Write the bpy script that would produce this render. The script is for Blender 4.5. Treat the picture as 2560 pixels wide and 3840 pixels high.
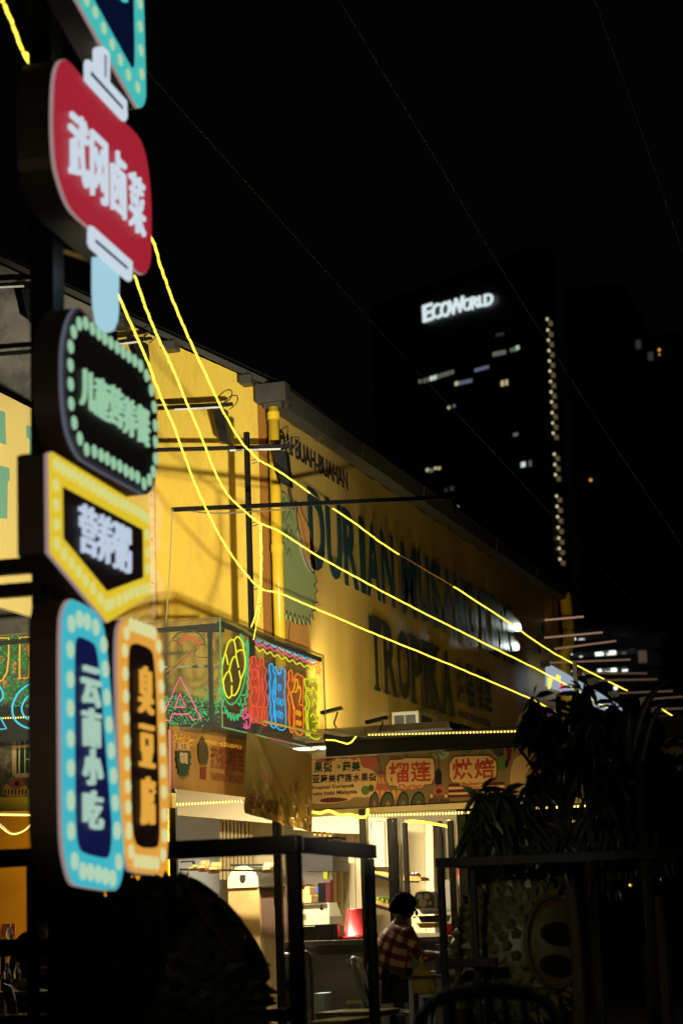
import bpy, bmesh, math, random
import numpy as np
from mathutils import Vector, Matrix

# ------------------------------------------------------------------ camera, world, exposure
sc = bpy.context.scene
for o in list(bpy.data.objects): bpy.data.objects.remove(o)
COL = sc.collection
F, CX, CY = 8000., 1280., 1920.
PITCH, YAW, ROLL, EYE = math.radians(11.3), math.radians(17.2), math.radians(2.0), 1.05
fwd = np.array([-math.sin(YAW)*math.cos(PITCH), math.cos(YAW)*math.cos(PITCH), math.sin(PITCH)])
r0 = np.array([math.cos(YAW), math.sin(YAW), 0.]); u0 = np.cross(r0, fwd)
RT = r0*math.cos(-ROLL)+u0*math.sin(-ROLL); UP = -r0*math.sin(-ROLL)+u0*math.cos(-ROLL)
CAM = np.array([0., 0., EYE])
cd = bpy.data.cameras.new('camera'); cam = bpy.data.objects.new('camera', cd); COL.objects.link(cam)
cam.matrix_world = Matrix(((RT[0], UP[0], -fwd[0], CAM[0]), (RT[1], UP[1], -fwd[1], CAM[1]), (RT[2], UP[2], -fwd[2], CAM[2]), (0, 0, 0, 1)))
cd.sensor_fit = 'HORIZONTAL'; cd.sensor_width = 16.; cd.lens = 50.; cd.clip_start = .1; cd.clip_end = 3000
cd.dof.use_dof = True; cd.dof.focus_distance = 18.3; cd.dof.aperture_fstop = 1.6; cd.dof.aperture_blades = 9
sc.camera = cam
w = bpy.data.worlds.new('World'); sc.world = w; w.use_nodes = True
nt = w.node_tree; bg = nt.nodes['Background']
sky = nt.nodes.new('ShaderNodeTexSky'); sky.sky_type = 'NISHITA'; sky.sun_disc = False
sky.sun_elevation = math.radians(-3); sky.sun_rotation = math.radians(200)
mixn = nt.nodes.new('ShaderNodeMixRGB'); mixn.inputs[0].default_value = .6; mixn.inputs[2].default_value = (.012, .0105, .008, 1)
nt.links.new(sky.outputs[0], mixn.inputs[1]); nt.links.new(mixn.outputs[0], bg.inputs[0]); bg.inputs[1].default_value = .03
sc.view_settings.view_transform = 'Standard'; sc.view_settings.look = 'None'
sc.view_settings.exposure = 0; sc.view_settings.gamma = 1
sc.render.engine = 'CYCLES'; sc.cycles.use_denoising = True
sc.cycles.max_bounces = 6; sc.cycles.transparent_max_bounces = 16
sc.cycles.sample_clamp_indirect = 4
random.seed(7); rnd = random.random
def ru(a, b): return a+(b-a)*rnd()

# ------------------------------------------------------------------ geometry helpers
def V(*a): return np.array(a, float)
def ray(u, v): return fwd+RT*(u-CX)/F-UP*(v-CY)/F
def at(u, v, D): return CAM+ray(u, v)*D
def hx(u, v, X): d = ray(u, v); return CAM+d*(X/d[0])
def hy(u, v, Y): d = ray(u, v); return CAM+d*(Y/d[1])
class Pl:                                            # a vertical plane: origin, direction s, up z, normal n towards the street
    def __init__(s, P0, ds):
        s.P = np.array(P0, float); s.s = np.array(ds, float)/np.linalg.norm(ds); s.n = np.cross(s.s, V(0, 0, 1))
    def off(s, t): return Pl(s.P+s.n*t, s.s)
    def hit(s, u, v):
        d = ray(u, v); return CAM+d*(np.dot(s.P-CAM, s.n)/np.dot(d, s.n))
    def sz(s, u, v): h = s.hit(u, v); return (np.dot(h-s.P, s.s), h[2])
    def w(s, a, z, o=0.): q = s.P+s.s*a+s.n*o; return V(q[0], q[1], z)

class MB:
    def __init__(s): s.v = []; s.f = []; s.m = []
    def add(s, vs, fs, mi=0):
        k = len(s.v); s.v += [tuple(float(c) for c in p) for p in vs]; s.f += [tuple(i+k for i in f) for f in fs]; s.m += [mi]*len(fs); return s
    def box(s, a, b, mi=0):
        x0, x1 = sorted((a[0], b[0])); y0, y1 = sorted((a[1], b[1])); z0, z1 = sorted((a[2], b[2]))
        return s.add([(x0,y0,z0),(x1,y0,z0),(x1,y1,z0),(x0,y1,z0),(x0,y0,z1),(x1,y0,z1),(x1,y1,z1),(x0,y1,z1)],
              [(0,3,2,1),(4,5,6,7),(0,1,5,4),(1,2,6,5),(2,3,7,6),(3,0,4,7)], mi)
    def beam(s, p, q, wd, ht, mi=0, up=(0, 0, 1)):
        p = V(*p); q = V(*q); d = q-p; d /= np.linalg.norm(d); u = V(*up)
        if abs(np.dot(d, u)) > .95: u = V(0, 1, 0)
        a = np.cross(d, u); a /= np.linalg.norm(a); b = np.cross(a, d); vs = []
        for c in (p, q):
            for i, j in ((-1,-1),(1,-1),(1,1),(-1,1)): vs.append(c+a*i*wd/2+b*j*ht/2)
        return s.add(vs, [(0,1,2,3),(7,6,5,4),(0,4,5,1),(1,5,6,2),(2,6,7,3),(3,7,4,0)], mi)
    def tube(s, pts, r, n=8, mi=0, closed=False):
        P = [V(*p) for p in pts]; N = len(P); rs = r if hasattr(r, '__len__') else [r]*N; vs = []; last = None
        for i in range(N):
            if closed: d = P[(i+1) % N]-P[i-1]
            else: d = P[min(i+1, N-1)]-P[max(i-1, 0)]
            d = d/(np.linalg.norm(d)+1e-9)
            if last is None:
                a = np.cross(d, V(0, 0, 1) if abs(d[2]) < .9 else V(1, 0, 0))
            else: a = last-d*np.dot(last, d)
            a /= np.linalg.norm(a)+1e-9; last = a; b = np.cross(d, a)
            for k in range(n):
                t = 2*math.pi*k/n; vs.append(P[i]+(a*math.cos(t)+b*math.sin(t))*rs[i])
        fs = []
        for i in range(N if closed else N-1):
            j = (i+1) % N
            for k in range(n): fs.append((i*n+k, i*n+(k+1) % n, j*n+(k+1) % n, j*n+k))
        if not closed: fs += [tuple(range(n))[::-1], tuple((N-1)*n+k for k in range(n))]
        return s.add(vs, fs, mi)
    def prism(s, front, back, mf=0, ms=0, cap=True):
        n = len(front); s.add(list(front)+list(back), [], 0); k = len(s.v)-2*n
        s.f.append(tuple(k+i for i in range(n))); s.m.append(mf)
        if cap: s.f.append(tuple(k+n+i for i in range(n))[::-1]); s.m.append(ms)
        for i in range(n):
            j = (i+1) % n; s.f.append((k+i, k+n+i, k+n+j, k+j)); s.m.append(ms)
        return s
    def lathe(s, base, prof, n=20, mi=0, axis=(0, 0, 1)):
        ax = V(*axis); ax /= np.linalg.norm(ax); a = np.cross(ax, V(0, 1, 0) if abs(ax[1]) < .9 else V(1, 0, 0)); a /= np.linalg.norm(a); b = np.cross(ax, a)
        vs = []
        for r, z in prof:
            for k in range(n):
                t = 2*math.pi*k/n; vs.append(V(*base)+ax*z+(a*math.cos(t)+b*math.sin(t))*max(r, 1e-4))
        fs = [(i*n+k, i*n+(k+1) % n, (i+1)*n+(k+1) % n, (i+1)*n+k) for i in range(len(prof)-1) for k in range(n)]
        return s.add(vs, fs, mi)
    def ell(s, c, r, n=12, mi=0):
        m = n//2+1; prof = [(math.sin(math.pi*i/m), -math.cos(math.pi*i/m)) for i in range(m+1)]; vs = []
        for a, z in prof:
            for k in range(n):
                t = 2*math.pi*k/n; vs.append((c[0]+r[0]*max(a, 1e-3)*math.cos(t), c[1]+r[1]*max(a, 1e-3)*math.sin(t), c[2]+r[2]*z))
        fs = [(i*n+k, i*n+(k+1) % n, (i+1)*n+(k+1) % n, (i+1)*n+k) for i in range(m) for k in range(n)]
        return s.add(vs, fs, mi)
    def build(s, name, mats, parent=None, smooth=False, label=None, kind=None, cat=None, group=None, bevel=0, fixn=True):
        ro = V(0, 0, 0)
        p = parent
        while p is not None: ro = ro+V(*p.location); p = p.parent
        me = bpy.data.meshes.new(name)
        me.from_pydata([(a-ro[0], b-ro[1], c-ro[2]) for a, b, c in s.v], [], s.f)
        if not isinstance(mats, (list, tuple)): mats = [mats]
        for m in mats: me.materials.append(m)
        if len(mats) > 1: me.polygons.foreach_set('material_index', s.m)
        if fixn:
            bm = bmesh.new(); bm.from_mesh(me); bmesh.ops.recalc_face_normals(bm, faces=bm.faces); bm.to_mesh(me); bm.free()
        if smooth: me.polygons.foreach_set('use_smooth', [True]*len(me.polygons))
        me.update()
        o = bpy.data.objects.new(name, me); COL.objects.link(o)
        if parent: o.parent = parent
        if bevel:
            b = o.modifiers.new('bevel', 'BEVEL'); b.width = bevel; b.segments = 2; b.limit_method = 'ANGLE'
        tag(o, label, cat, group, kind); return o
def tag(o, label=None, cat=None, group=None, kind=None):
    for k, val in (('label', label), ('category', cat), ('group', group), ('kind', kind)):
        if val: o[k] = val
    return o
def thing(name, label, cat, loc, group=None):
    o = bpy.data.objects.new(name, None); COL.objects.link(o); o.location = [float(c) for c in loc]; o.empty_display_size = .1
    return tag(o, label, cat, group)
def dup(o, parent=None):
    c = o.copy(); COL.objects.link(c)
    if parent: c.parent = parent
    for ch in list(o.children): dup(ch, c)
    return c
def chaikin(p, n=2):
    p = [V(*q) for q in p]
    for _ in range(n):
        r = []
        for i in range(len(p)):
            a, b = p[i], p[(i+1) % len(p)]; r += [a*.75+b*.25, a*.25+b*.75]
        p = r
    return p
def spline(p, n=8):
    p = [V(*q) for q in p]; r = []
    for i in range(len(p)-1):
        a = p[max(i-1, 0)]; b = p[i]; c = p[i+1]; d = p[min(i+2, len(p)-1)]
        for k in range(n):
            t = k/n; r.append(.5*((2*b)+(-a+c)*t+(2*a-5*b+4*c-d)*t*t+(-a+3*b-3*c+d)*t**3))
    return r+[p[-1]]

# ------------------------------------------------------------------ materials
def mat(name, col, rough=.6, metal=0., em=None, es=0., nz=0., nscale=8., bump=0., bscale=30., spec=.5, trans=0., alpha=1., dirt=None, dscale=2., dfac=.5, stretch=(1, 1, 1)):
    m = bpy.data.materials.new(name); m.use_nodes = True; t = m.node_tree; b = t.nodes['Principled BSDF']
    c4 = (*col, 1); b.inputs['Base Color'].default_value = c4; b.inputs['Roughness'].default_value = rough
    b.inputs['Metallic'].default_value = metal; b.inputs['Specular IOR Level'].default_value = spec
    if trans: b.inputs['Transmission Weight'].default_value = trans
    if alpha < 1: b.inputs['Alpha'].default_value = alpha
    if em: b.inputs['Emission Color'].default_value = (*em, 1); b.inputs['Emission Strength'].default_value = es
    if nz or bump or dirt:
        tc = t.nodes.new('ShaderNodeTexCoord'); mp = t.nodes.new('ShaderNodeMapping'); mp.inputs['Scale'].default_value = stretch
        t.links.new(tc.outputs['Object'], mp.inputs[0])
    cur = None
    if nz:
        n = t.nodes.new('ShaderNodeTexNoise'); n.inputs['Scale'].default_value = nscale; n.inputs['Detail'].default_value = 6
        t.links.new(mp.outputs[0], n.inputs['Vector'])
        r = t.nodes.new('ShaderNodeMapRange'); r.inputs[1].default_value = .25; r.inputs[2].default_value = .75; r.inputs[3].default_value = 1-nz; r.inputs[4].default_value = 1+nz*.4
        t.links.new(n.outputs[0], r.inputs[0])
        mx = t.nodes.new('ShaderNodeVectorMath'); mx.operation = 'SCALE'; mx.inputs[0].default_value = col
        t.links.new(r.outputs[0], mx.inputs['Scale']); cur = mx.outputs[0]
        t.links.new(cur, b.inputs['Base Color'])
    if dirt:
        n = t.nodes.new('ShaderNodeTexNoise'); n.inputs['Scale'].default_value = dscale; n.inputs['Detail'].default_value = 8; n.inputs['Roughness'].default_value = .7
        t.links.new(mp.outputs[0], n.inputs['Vector'])
        r = t.nodes.new('ShaderNodeValToRGB'); r.color_ramp.elements[0].position = .48; r.color_ramp.elements[1].position = .62
        r.color_ramp.elements[1].color = (dfac, dfac, dfac, 1); t.links.new(n.outputs[0], r.inputs[0])
        mx = t.nodes.new('ShaderNodeMixRGB'); t.links.new(r.outputs[0], mx.inputs[0]); mx.inputs[1].default_value = c4; mx.inputs[2].default_value = (*dirt, 1)
        if cur: t.links.new(cur, mx.inputs[1])
        t.links.new(mx.outputs[0], b.inputs['Base Color'])
    if bump:
        n = t.nodes.new('ShaderNodeTexNoise'); n.inputs['Scale'].default_value = bscale; n.inputs['Detail'].default_value = 5
        t.links.new(mp.outputs[0], n.inputs['Vector'])
        bu = t.nodes.new('ShaderNodeBump'); bu.inputs['Strength'].default_value = bump; bu.inputs['Distance'].default_value = .02
        t.links.new(n.outputs[0], bu.inputs['Height']); t.links.new(bu.outputs[0], b.inputs['Normal'])
    return m
def srgb(r, g, b): return tuple(((c/255)/12.92 if c/255 <= .04045 else ((c/255+.055)/1.055)**2.4) for c in (r, g, b))
def glow(name, rgb, st=1., base=.02):
    c = srgb(*rgb); return mat(name, tuple(base for _ in c), .5, em=c, es=st, spec=.2)
def plain_glow(name, rgb, st): return glow(name, rgb, st)

M = {}
M['black'] = mat('black_paint', (.012, .011, .010), .45, bump=.1)
M['blackmetal'] = mat('black_steel', (.014, .013, .012), .38, .3, nz=.3)
M['steel'] = mat('brushed_steel', (.5, .47, .42), .3, 1., nz=.2, nscale=20, bump=.05)
M['sidebrown'] = mat('sign_side_enamel', (.17, .125, .08), .45, nz=.15)
M['yellow'] = mat('yellow_plaster', srgb(236, 198, 72), .72, nz=.10, nscale=1.3, bump=.35, bscale=14, dirt=srgb(196, 150, 48), dscale=2.6, dfac=.45, stretch=(1, 1, .35))
M['pipeyellow'] = mat('yellow_pipe_paint', srgb(246, 200, 50), .3, nz=.15, nscale=5)
M['banner'] = mat('vinyl_banner_amber', srgb(206, 170, 86), .38, nz=.12, nscale=2.5, bump=.35, bscale=3, stretch=(1, 1, .35))
M['bannertext'] = mat('print_dark', (.022, .022, .024), .4)
M['bannertext2'] = mat('print_teal', (.016, .05, .062), .4)
M['gutter'] = mat('grey_sheet_metal', (.075, .07, .055), .5, .2, nz=.3, nscale=6, bump=.1)
M['grey_plaster'] = mat('peeling_grey_plaster', (.21, .185, .15), .9, nz=.4, nscale=3, bump=.6, bscale=6, dirt=(.05, .045, .04), dscale=1.6, dfac=.9)
M['cream'] = mat('cream_wall', srgb(232, 216, 172), .7, nz=.06, nscale=2, bump=.1)
M['coolwhite'] = mat('cool_white_wall', srgb(208, 212, 214), .75, nz=.05, nscale=3)
M['orangewall'] = mat('orange_wall', srgb(232, 160, 12), .7, nz=.1, nscale=2)
M['ground'] = mat('dark_paving', (.055, .05, .045), .7, nz=.4, nscale=2, bump=.3)
M['counter'] = mat('grey_counter_front', (.13, .115, .10), .55, nz=.2, nscale=3)
M['acrylic'] = None
def acrylic():
    m = bpy.data.materials.new('clear_acrylic'); m.use_nodes = True; t = m.node_tree; t.nodes.clear()
    o = t.nodes.new('ShaderNodeOutputMaterial'); a = t.nodes.new('ShaderNodeBsdfTransparent'); a.inputs[0].default_value = (.86, .86, .80, 1)
    g = t.nodes.new('ShaderNodeBsdfGlossy'); g.inputs['Roughness'].default_value = .06
    d = t.nodes.new('ShaderNodeBsdfDiffuse'); d.inputs[0].default_value = (.6, .6, .5, 1)
    lw = t.nodes.new('ShaderNodeLayerWeight'); lw.inputs[0].default_value = .5; fr = t.nodes.new('ShaderNodeMath'); fr.operation = 'MULTIPLY'; fr.inputs[1].default_value = .16; t.links.new(lw.outputs[1], fr.inputs[0])
    x = t.nodes.new('ShaderNodeMixShader'); t.links.new(fr.outputs[0], x.inputs[0]); t.links.new(a.outputs[0], x.inputs[1]); t.links.new(g.outputs[0], x.inputs[2])
    y = t.nodes.new('ShaderNodeMixShader'); y.inputs[0].default_value = .035; t.links.new(x.outputs[0], y.inputs[1]); t.links.new(d.outputs[0], y.inputs[2])
    t.links.new(y.outputs[0], o.inputs[0]); return m
M['acrylic'] = acrylic()
M['edge'] = glow('acrylic_edge_green', (150, 220, 120), .5)
M['rope'] = glow('rope_light_yellow', (255, 226, 70), 2.6)
M['led'] = glow('led_warm', (255, 224, 110), 5.5)
M['ropeoff'] = mat('unlit_rope_tube', srgb(190, 130, 60), .4, em=srgb(150, 95, 40), es=.35)  # unlit sections still carry a faint glow of their own

# ------------------------------------------------------------------ text
GC = {}
def glyph(txt, off=.0, res=3):
    key = (txt, off)
    if key in GC: return GC[key]
    cu = bpy.data.curves.new('t', 'FONT'); cu.body = txt; cu.extrude = .5; cu.offset = off; cu.resolution_u = res; cu.fill_mode = 'BOTH'
    o = bpy.data.objects.new('t', cu); COL.objects.link(o); bpy.context.view_layer.update()
    me = o.evaluated_get(bpy.context.evaluated_depsgraph_get()).to_mesh()
    vs = np.array([v.co[:] for v in me.vertices]); fs = [tuple(p.vertices) for p in me.polygons]
    bpy.data.objects.remove(o); bpy.data.curves.remove(cu)
    lo, hi = vs.min(0), vs.max(0); vs = (vs-lo)/(hi-lo); GC[key] = (vs, fs); return GC[key]
def put_text(mb, pl, txt, s0, s1, z0, z1, o0, o1, off=.0, mi=0, zr=None):
    """text fitted between s0..s1 and z0..z1 on plane, standing o0..o1 proud; zr=(z0r,z1r) lets the row taper"""
    vs, fs = glyph(txt, off); out = []
    for x, y, z in vs:
        if zr: a = z0*(1-x)+zr[0]*x; b = z1*(1-x)+zr[1]*x
        else: a, b = z0, z1
        out.append(pl.w(s0+(s1-s0)*x, a+(b-a)*y, o0+(o1-o0)*z))
    mb.add(out, fs, mi)
def px_text(mb, pl, txt, u0, u1, vt, vb, o0, o1, off=0., mi=0):
    """text between image columns u0..u1; vt/vb are the top and bottom rows at the middle column"""
    um = (u0+u1)/2; s0 = pl.sz(u0, vt)[0]; s1 = pl.sz(u1, vt)[0]; z1 = pl.sz(um, vt)[1]; z0 = pl.sz(um, vb)[1]
    put_text(mb, pl, txt, s0, s1, z0, z1, o0, o1, off, mi)
def flat(mb, pl, pts, o0, o1, mi=0):
    mb.prism([pl.w(a, z, o1) for a, z in pts], [pl.w(a, z, o0) for a, z in pts], mi, mi)
def pxflat(mb, pl, pts, o0, o1, mi=0): flat(mb, pl, [pl.sz(*p) for p in pts], o0, o1, mi)

# ================================================================== SETTING
g = MB(); g.box((-700, -60, -.3), (700, 900, 0)); g.build('ground', M['ground'], kind='structure')

YF, XW = 18.34, -6.35
front = Pl((0, YF, 0), (1, 0, 0)); side = Pl((XW, 0, 0), (0, 1, 0))
# ---- yellow building
B = thing('yellow_building', 'long yellow building with a low sloping gable and a dim amber side wall', 'building', (XW, YF, 0))
ridge = front.sz(150, 1060); eave = (XW, 6.13)
Zs = 2.93
m = MB(); pts = [front.sz(430, 1190)]
ragged = [front.sz(*p) for p in [(430, 1195), (445, 1240), (436, 1262), (455, 1290), (440, 1330), (452, 1400), (438, 1500), (450, 1700), (440, 2000), (445, 2500)]]
poly = [(p[0], p[1]) for p in ragged]+[(ragged[-1][0], Zs), (XW-.03, Zs), (XW-.03, eave[1]+.03)]
m.prism([front.w(a, z, .012) for a, z in poly], [front.w(a, z, 0) for a, z in poly]); m.build('painted_front_wall', M['yellow'], B)
rs = (front.sz(430, 1190)[1]-eave[1])/(front.sz(430, 1190)[0]-XW)       # roof slope
rz = lambda x: eave[1]+(x-XW)*rs
m = MB(); xl = -14.; poly = [(xl, Zs), (XW, Zs), (XW, rz(XW)), (xl, rz(xl))]
m.prism([front.w(a, z, -.001) for a, z in poly], [front.w(a, z, -.2) for a, z in poly]); m.build('plaster_wall', M['grey_plaster'], B, label='bare peeling grey plaster left of the yellow paint')
m = MB(); m.prism([side.w(s, z, 0) for s, z in [(YF+.001, Zs), (31.4, Zs), (31.4, 6.1), (YF+.001, 6.1)]], [side.w(s, z, -.2) for s, z in [(YF+.001, Zs), (31.4, Zs), (31.4, 6.1), (YF+.001, 6.1)]]); m.build('side_wall', M['yellow'], B)
m = MB(); m.add([(XW+.18, YF-.10, rz(XW)+.02), (XW+.18, 31.6, rz(XW)+.02), (xl, 31.6, rz(xl)+.10), (xl, YF-.10, rz(xl)+.10)], [(0, 1, 2, 3)])
m.build('roof', M['gutter'], B)
m = MB(); m.beam(front.w(XW, rz(XW)+.05, .05), front.w(xl, rz(xl)+.05, .05), .1, .05); m.build('roof_flashing', M['gutter'], B)
for u, v in ((655, 1305), (940, 1432), (470, 1222)):
    s_, z_ = front.sz(u, v); m = MB(); m.box((s_-.06, YF-.16, z_-.05), (s_+.06, YF-.002, z_+.035)); m.build('purlin_end', M['gutter'], B)
# gutter made of sheets, box end
n = 11; y0, y1 = YF+.02, 31.5
for i in range(n):
    a = y0+(y1-y0)*i/n; b = y0+(y1-y0)*(i+1)/n-.015; t = ru(-.006, .006)
    m = MB(); m.prism([(XW+.04, a, 5.90), (XW+.17+t, a, 5.93), (XW+.20+t, a, 6.10), (XW+.16+t, a, 6.10), (XW+.02, a, 6.06)], [(XW+.04, b, 5.90), (XW+.17+t, b, 5.93), (XW+.20+t, b, 6.10), (XW+.16+t, b, 6.10), (XW+.02, b, 6.06)]); m.build('gutter_sheet', M['gutter'], B)
m = MB(); m.box((XW-.09, YF-.14, 5.97), (XW+.21, YF+.01, 6.15)); m.box((XW-.02, YF-.12, 5.91), (XW+.16, YF, 5.97)); m.build('gutter_box', M['gutter'], B, bevel=.006)
# roof hump further back
m = MB(); m.beam((XW+.10, 26.2, 6.20), (XW+.10, 31.5, 6.18), .14, .10); m.build('roof_capping', M['gutter'], B)
m = MB(); px, py = XW+.075, YF-.10
m.tube([(px, py, 5.92), (px, py, 2.9)], .052, 16); m.build('corner_downpipe', M['pipeyellow'], B, smooth=True)
for z in (5.80, 4.55, 3.4):
    m = MB(); m.tube([(px, py, z), (px, py, z+.07)], .058, 16); m.build('pipe_collar', M['pipeyellow'], B)
m = MB(); m.box((XW-.10, YF-.035, Zs), (XW-.03, YF-.013, 5.98)); m.build('corner_trim', mat('reddish_trim', srgb(150, 96, 22), .6), B)
m = MB(); q = XW+.13
m.tube(spline([(q, 31.3, 6.02), (q+.02, 31.3, 5.7), (q+.02, 31.3, 5.3), (q-.06, 31.3, 5.05), (q-.06, 31.3, 4.6), (q-.06, 31.3, 2.9)], 5), .09, 12); m.build('rear_downpipe', M['pipeyellow'], B, smooth=True, label='shaded pipe at the far end of the side wall')
# ---- vinyl banner over side wall
BN = thing('wall_banner', 'long amber vinyl banner printed DURIAN MUSANG KING TROPIKA over the side wall', 'banner', (XW, YF+.2, 3))
bp = side.off(.03)
m = MB(); nx, nzz = 90, 22; ya, yb, za, zb = YF+.10, 30.7, Zs, 5.93
import functools
def wav(s, z):
    e = min(s-ya, yb-s, zb-z); k = .018*math.sin(s*2.1+z*1.3)+.012*math.sin(s*5.3-z*2)+.006*math.sin(z*9+s)
    return k*min(1, max(0, e)*1.2)*.6
vs = []; fs = []
for j in range(nzz+1):
    for i in range(nx+1):
        s_ = ya+(yb-ya)*i/nx; z_ = za+(zb-za)*j/nzz
        if j == nzz: z_ -= .05*abs(math.sin(i*math.pi/5.0))**.7*.8
        vs.append(bp.w(s_, z_, wav(s_, z_)))
for j in range(nzz):
    for i in range(nx): k = j*(nx+1)+i; fs.append((k, k+1, k+nx+2, k+nx+1))
m.add(vs, fs); m.build('vinyl_sheet', M['banner'], BN, smooth=True)
tp = bp.off(.028)
def SZ(u, v): return tp.sz(u, v)
def side_text(name, txt, uL, vTL, uR, vTR, vBL, off, mt, o1=.003, h=None):
    s0, zt = SZ(uL, vTL); s1, ztr = SZ(uR, vTR); zb_ = SZ(uL, vBL)[1]
    m = MB(); put_text(m, tp, txt, s0, s1, zb_, zt, 0, o1, off, 0, (zb_+(ztr-zt)*0, ztr*0+zt)); return m.build(name, mt, BN, fixn=False)
side_text('lettering', 'EDAI BUAH-BUAHAN', 1032, 1597, 1302, 1775, 1672, .012, M['bannertext'])
word = [('D', 1154, 1236), ('U', 1248, 1313), ('R', 1318, 1378), ('I', 1386, 1404), ('A', 1412, 1462), ('N', 1466, 1516)]
zt = SZ(1154, 1823)[1]; zb2 = SZ(1186, 2140)[1]
tot = [SZ(1154, 1823)[0], SZ(1926, 2320)[0]]
mT = MB()
letters = 'DURIAN MUSANG KING'; wid = {'I': .42, 'M': 1.25, ' ': .42, 'G': 1.02}
ws = [wid.get(c, 1.) for c in letters]; tw = sum(ws); acc = 0; L = tot[1]-tot[0]
for c, wd in zip(letters, ws):
    a = tot[0]+L*acc/tw; b = tot[0]+L*(acc+wd*.9)/tw; acc += wd
    if c == ' ': continue
    m = MB(); put_text(m, tp, c, a, b, zb2, zt, 0, .003, .035); m.build('letter', M['bannertext2'], BN, fixn=False)
# TROPIKA, slab serif
zt = SZ(1382, 2307)[1]; zb3 = SZ(1414, 2591)[1]; s0 = SZ(1380, 2300)[0]; s1 = SZ(1706, 2690)[0]
letters = 'TROPIKA'; ws = [1., 1.05, 1.05, 1., .55, 1.1, 1.1]; tw = sum(ws); acc = 0; L = s1-s0
for c, wd in zip(letters, ws):
    a = s0+L*acc/tw; b = s0+L*(acc+wd*.92)/tw; acc += wd; W_ = b-a; H_ = zt-zb3
    m = MB(); put_text(m, tp, c, a+(.12*W_ if c in 'TI' and 0 else 0), b, zb3, zt, 0, .003, .035)
    sh = .055*H_
    def sl(x0, x1, top): 
        z0_ = zt-sh if top else zb3
        flat(m, tp, [(a+W_*x0, z0_), (a+W_*x1, z0_), (a+W_*x1, z0_+sh), (a+W_*x0, z0_+sh)], 0, .0034)
    for x0, x1, top in {'T': [(.25, .75, 0), (0, 1, 1)], 'R': [(-.06, .4, 0), (.62, 1.06, 0), (-.06, .3, 1)], 'P': [(-.06, .45, 0), (-.06, .3, 1)], 'I': [(-.15, 1.15, 0), (-.15, 1.15, 1)], 'K': [(-.06, .36, 0), (.66, 1.06, 0), (-.06, .36, 1), (.66, 1.02, 1)], 'A': [(-.06, .32, 0), (.68, 1.06, 0)]}.get(c, []): sl(x0, x1, top)
    m.build('letter', M['bannertext'], BN, fixn=False)
for c, u0_, u1_, vt, vb in (('热', 1708, 1737, 2468, 2650), ('猫', 1744, 1772, 2487, 2665), ('榴', 1779, 1805, 2500, 2670), ('莲', 1811, 1838, 2517, 2682)):
    m = MB(); px_text(m, tp, c, u0_, u1_, vt, vb-12, 0, .003, .02); m.build('letter', M['bannertext'], BN, fixn=False)
m = MB(); px_text(m, tp, 'RAINFOREST MUSANG KING DURIAN', 1716, 1836, 2680, 2708, 0, .003, .0); m.build('small_lettering', M['bannertext'], BN, fixn=False)
# printed durian fruit (plain, no face)
gm = mat('print_green', srgb(160, 172, 110), .4); pk = mat('print_peach', srgb(226, 160, 84), .4); ln = mat('print_line', (.03, .03, .02), .4); pn = mat('print_pale', srgb(205, 190, 160), .4)
m = MB(); m2 = MB()
outl = [(1046, 1838), (1070, 1850), (1085, 1880), (1110, 1900), (1130, 1960), (1150, 2060), (1172, 2130), (1178, 2155), (1188, 2180), (1176, 2195), (1190, 2215), (1178, 2230), (1188, 2260), (1174, 2262), (1182, 2290), (1168, 2290), (1176, 2325), (1160, 2305), (1162, 2345), (1148, 2312), (1148, 2350), (1134, 2308), (1130, 2345), (1120, 2305), (1112, 2340), (1104, 2300), (1096, 2335), (1088, 2296), (1078, 2325), (1074, 2290), (1066, 2310), (1058, 2280), (1046, 2270)]
pxflat(m, tp, outl, -.016, .001); m.build('printed_fruit', gm, BN, fixn=False)
for i in range(14):
    u, v = ru(1050, 1110), ru(1850, 2060); m2.tube([tp.w(*SZ(u, v+26), .002), tp.w(*SZ(u+9, v), .002), tp.w(*SZ(u+18, v+34), .002)], .004, 4)
for i in range(len(outl)-1): m2.tube([tp.w(*SZ(*outl[i]), .002), tp.w(*SZ(*outl[i+1]), .002)], .005, 4)
m = MB(); pod = [(1110, 1890), (1124, 1898), (1134, 1930), (1150, 1960), (1162, 2000), (1172, 2040), (1180, 2090), (1184, 2130), (1172, 2150), (1156, 2130), (1140, 2090), (1128, 2040), (1118, 1990), (1110, 1940)]
pxflat(m, tp, pod, .001, .003); m.build('printed_pod', pk, BN, fixn=False)
m = MB(); pxflat(m, tp, [(1113, 1990), (1128, 2010), (1140, 2070), (1160, 2115), (1178, 2148), (1160, 2146), (1138, 2110), (1122, 2060)], .003, .0045); m.build('printed_pod_rim', pn, BN, fixn=False)
for i in range(len(pod)): m2.tube([tp.w(*SZ(*pod[i]), .004), tp.w(*SZ(*pod[(i+1) % len(pod)]), .004)], .007, 4)
m2.tube([tp.w(*SZ(1080, 1808), .003), tp.w(*SZ(1086, 1850), .003), tp.w(*SZ(1096, 1890), .003)], .016, 4)
m2.build('printed_outline', ln, BN)
m = MB(); pxflat(m, tp, [(1090, 2330), (1120, 2345), (1146, 2342), (1158, 2380), (1166, 2440), (1088, 2440), (1084, 2370)], .0012, .0028); m.build('printed_stem', pk, BN, fixn=False)
for i in range(18):
    s_ = ya+.2+(yb-ya-.3)*i/17; m = MB(); m.tube([bp.w(s_, zb-.02, .03), bp.w(s_+.02, zb+.1, .05)], .008, 5); m.build('tie_cord', M['steel'], BN)

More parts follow.
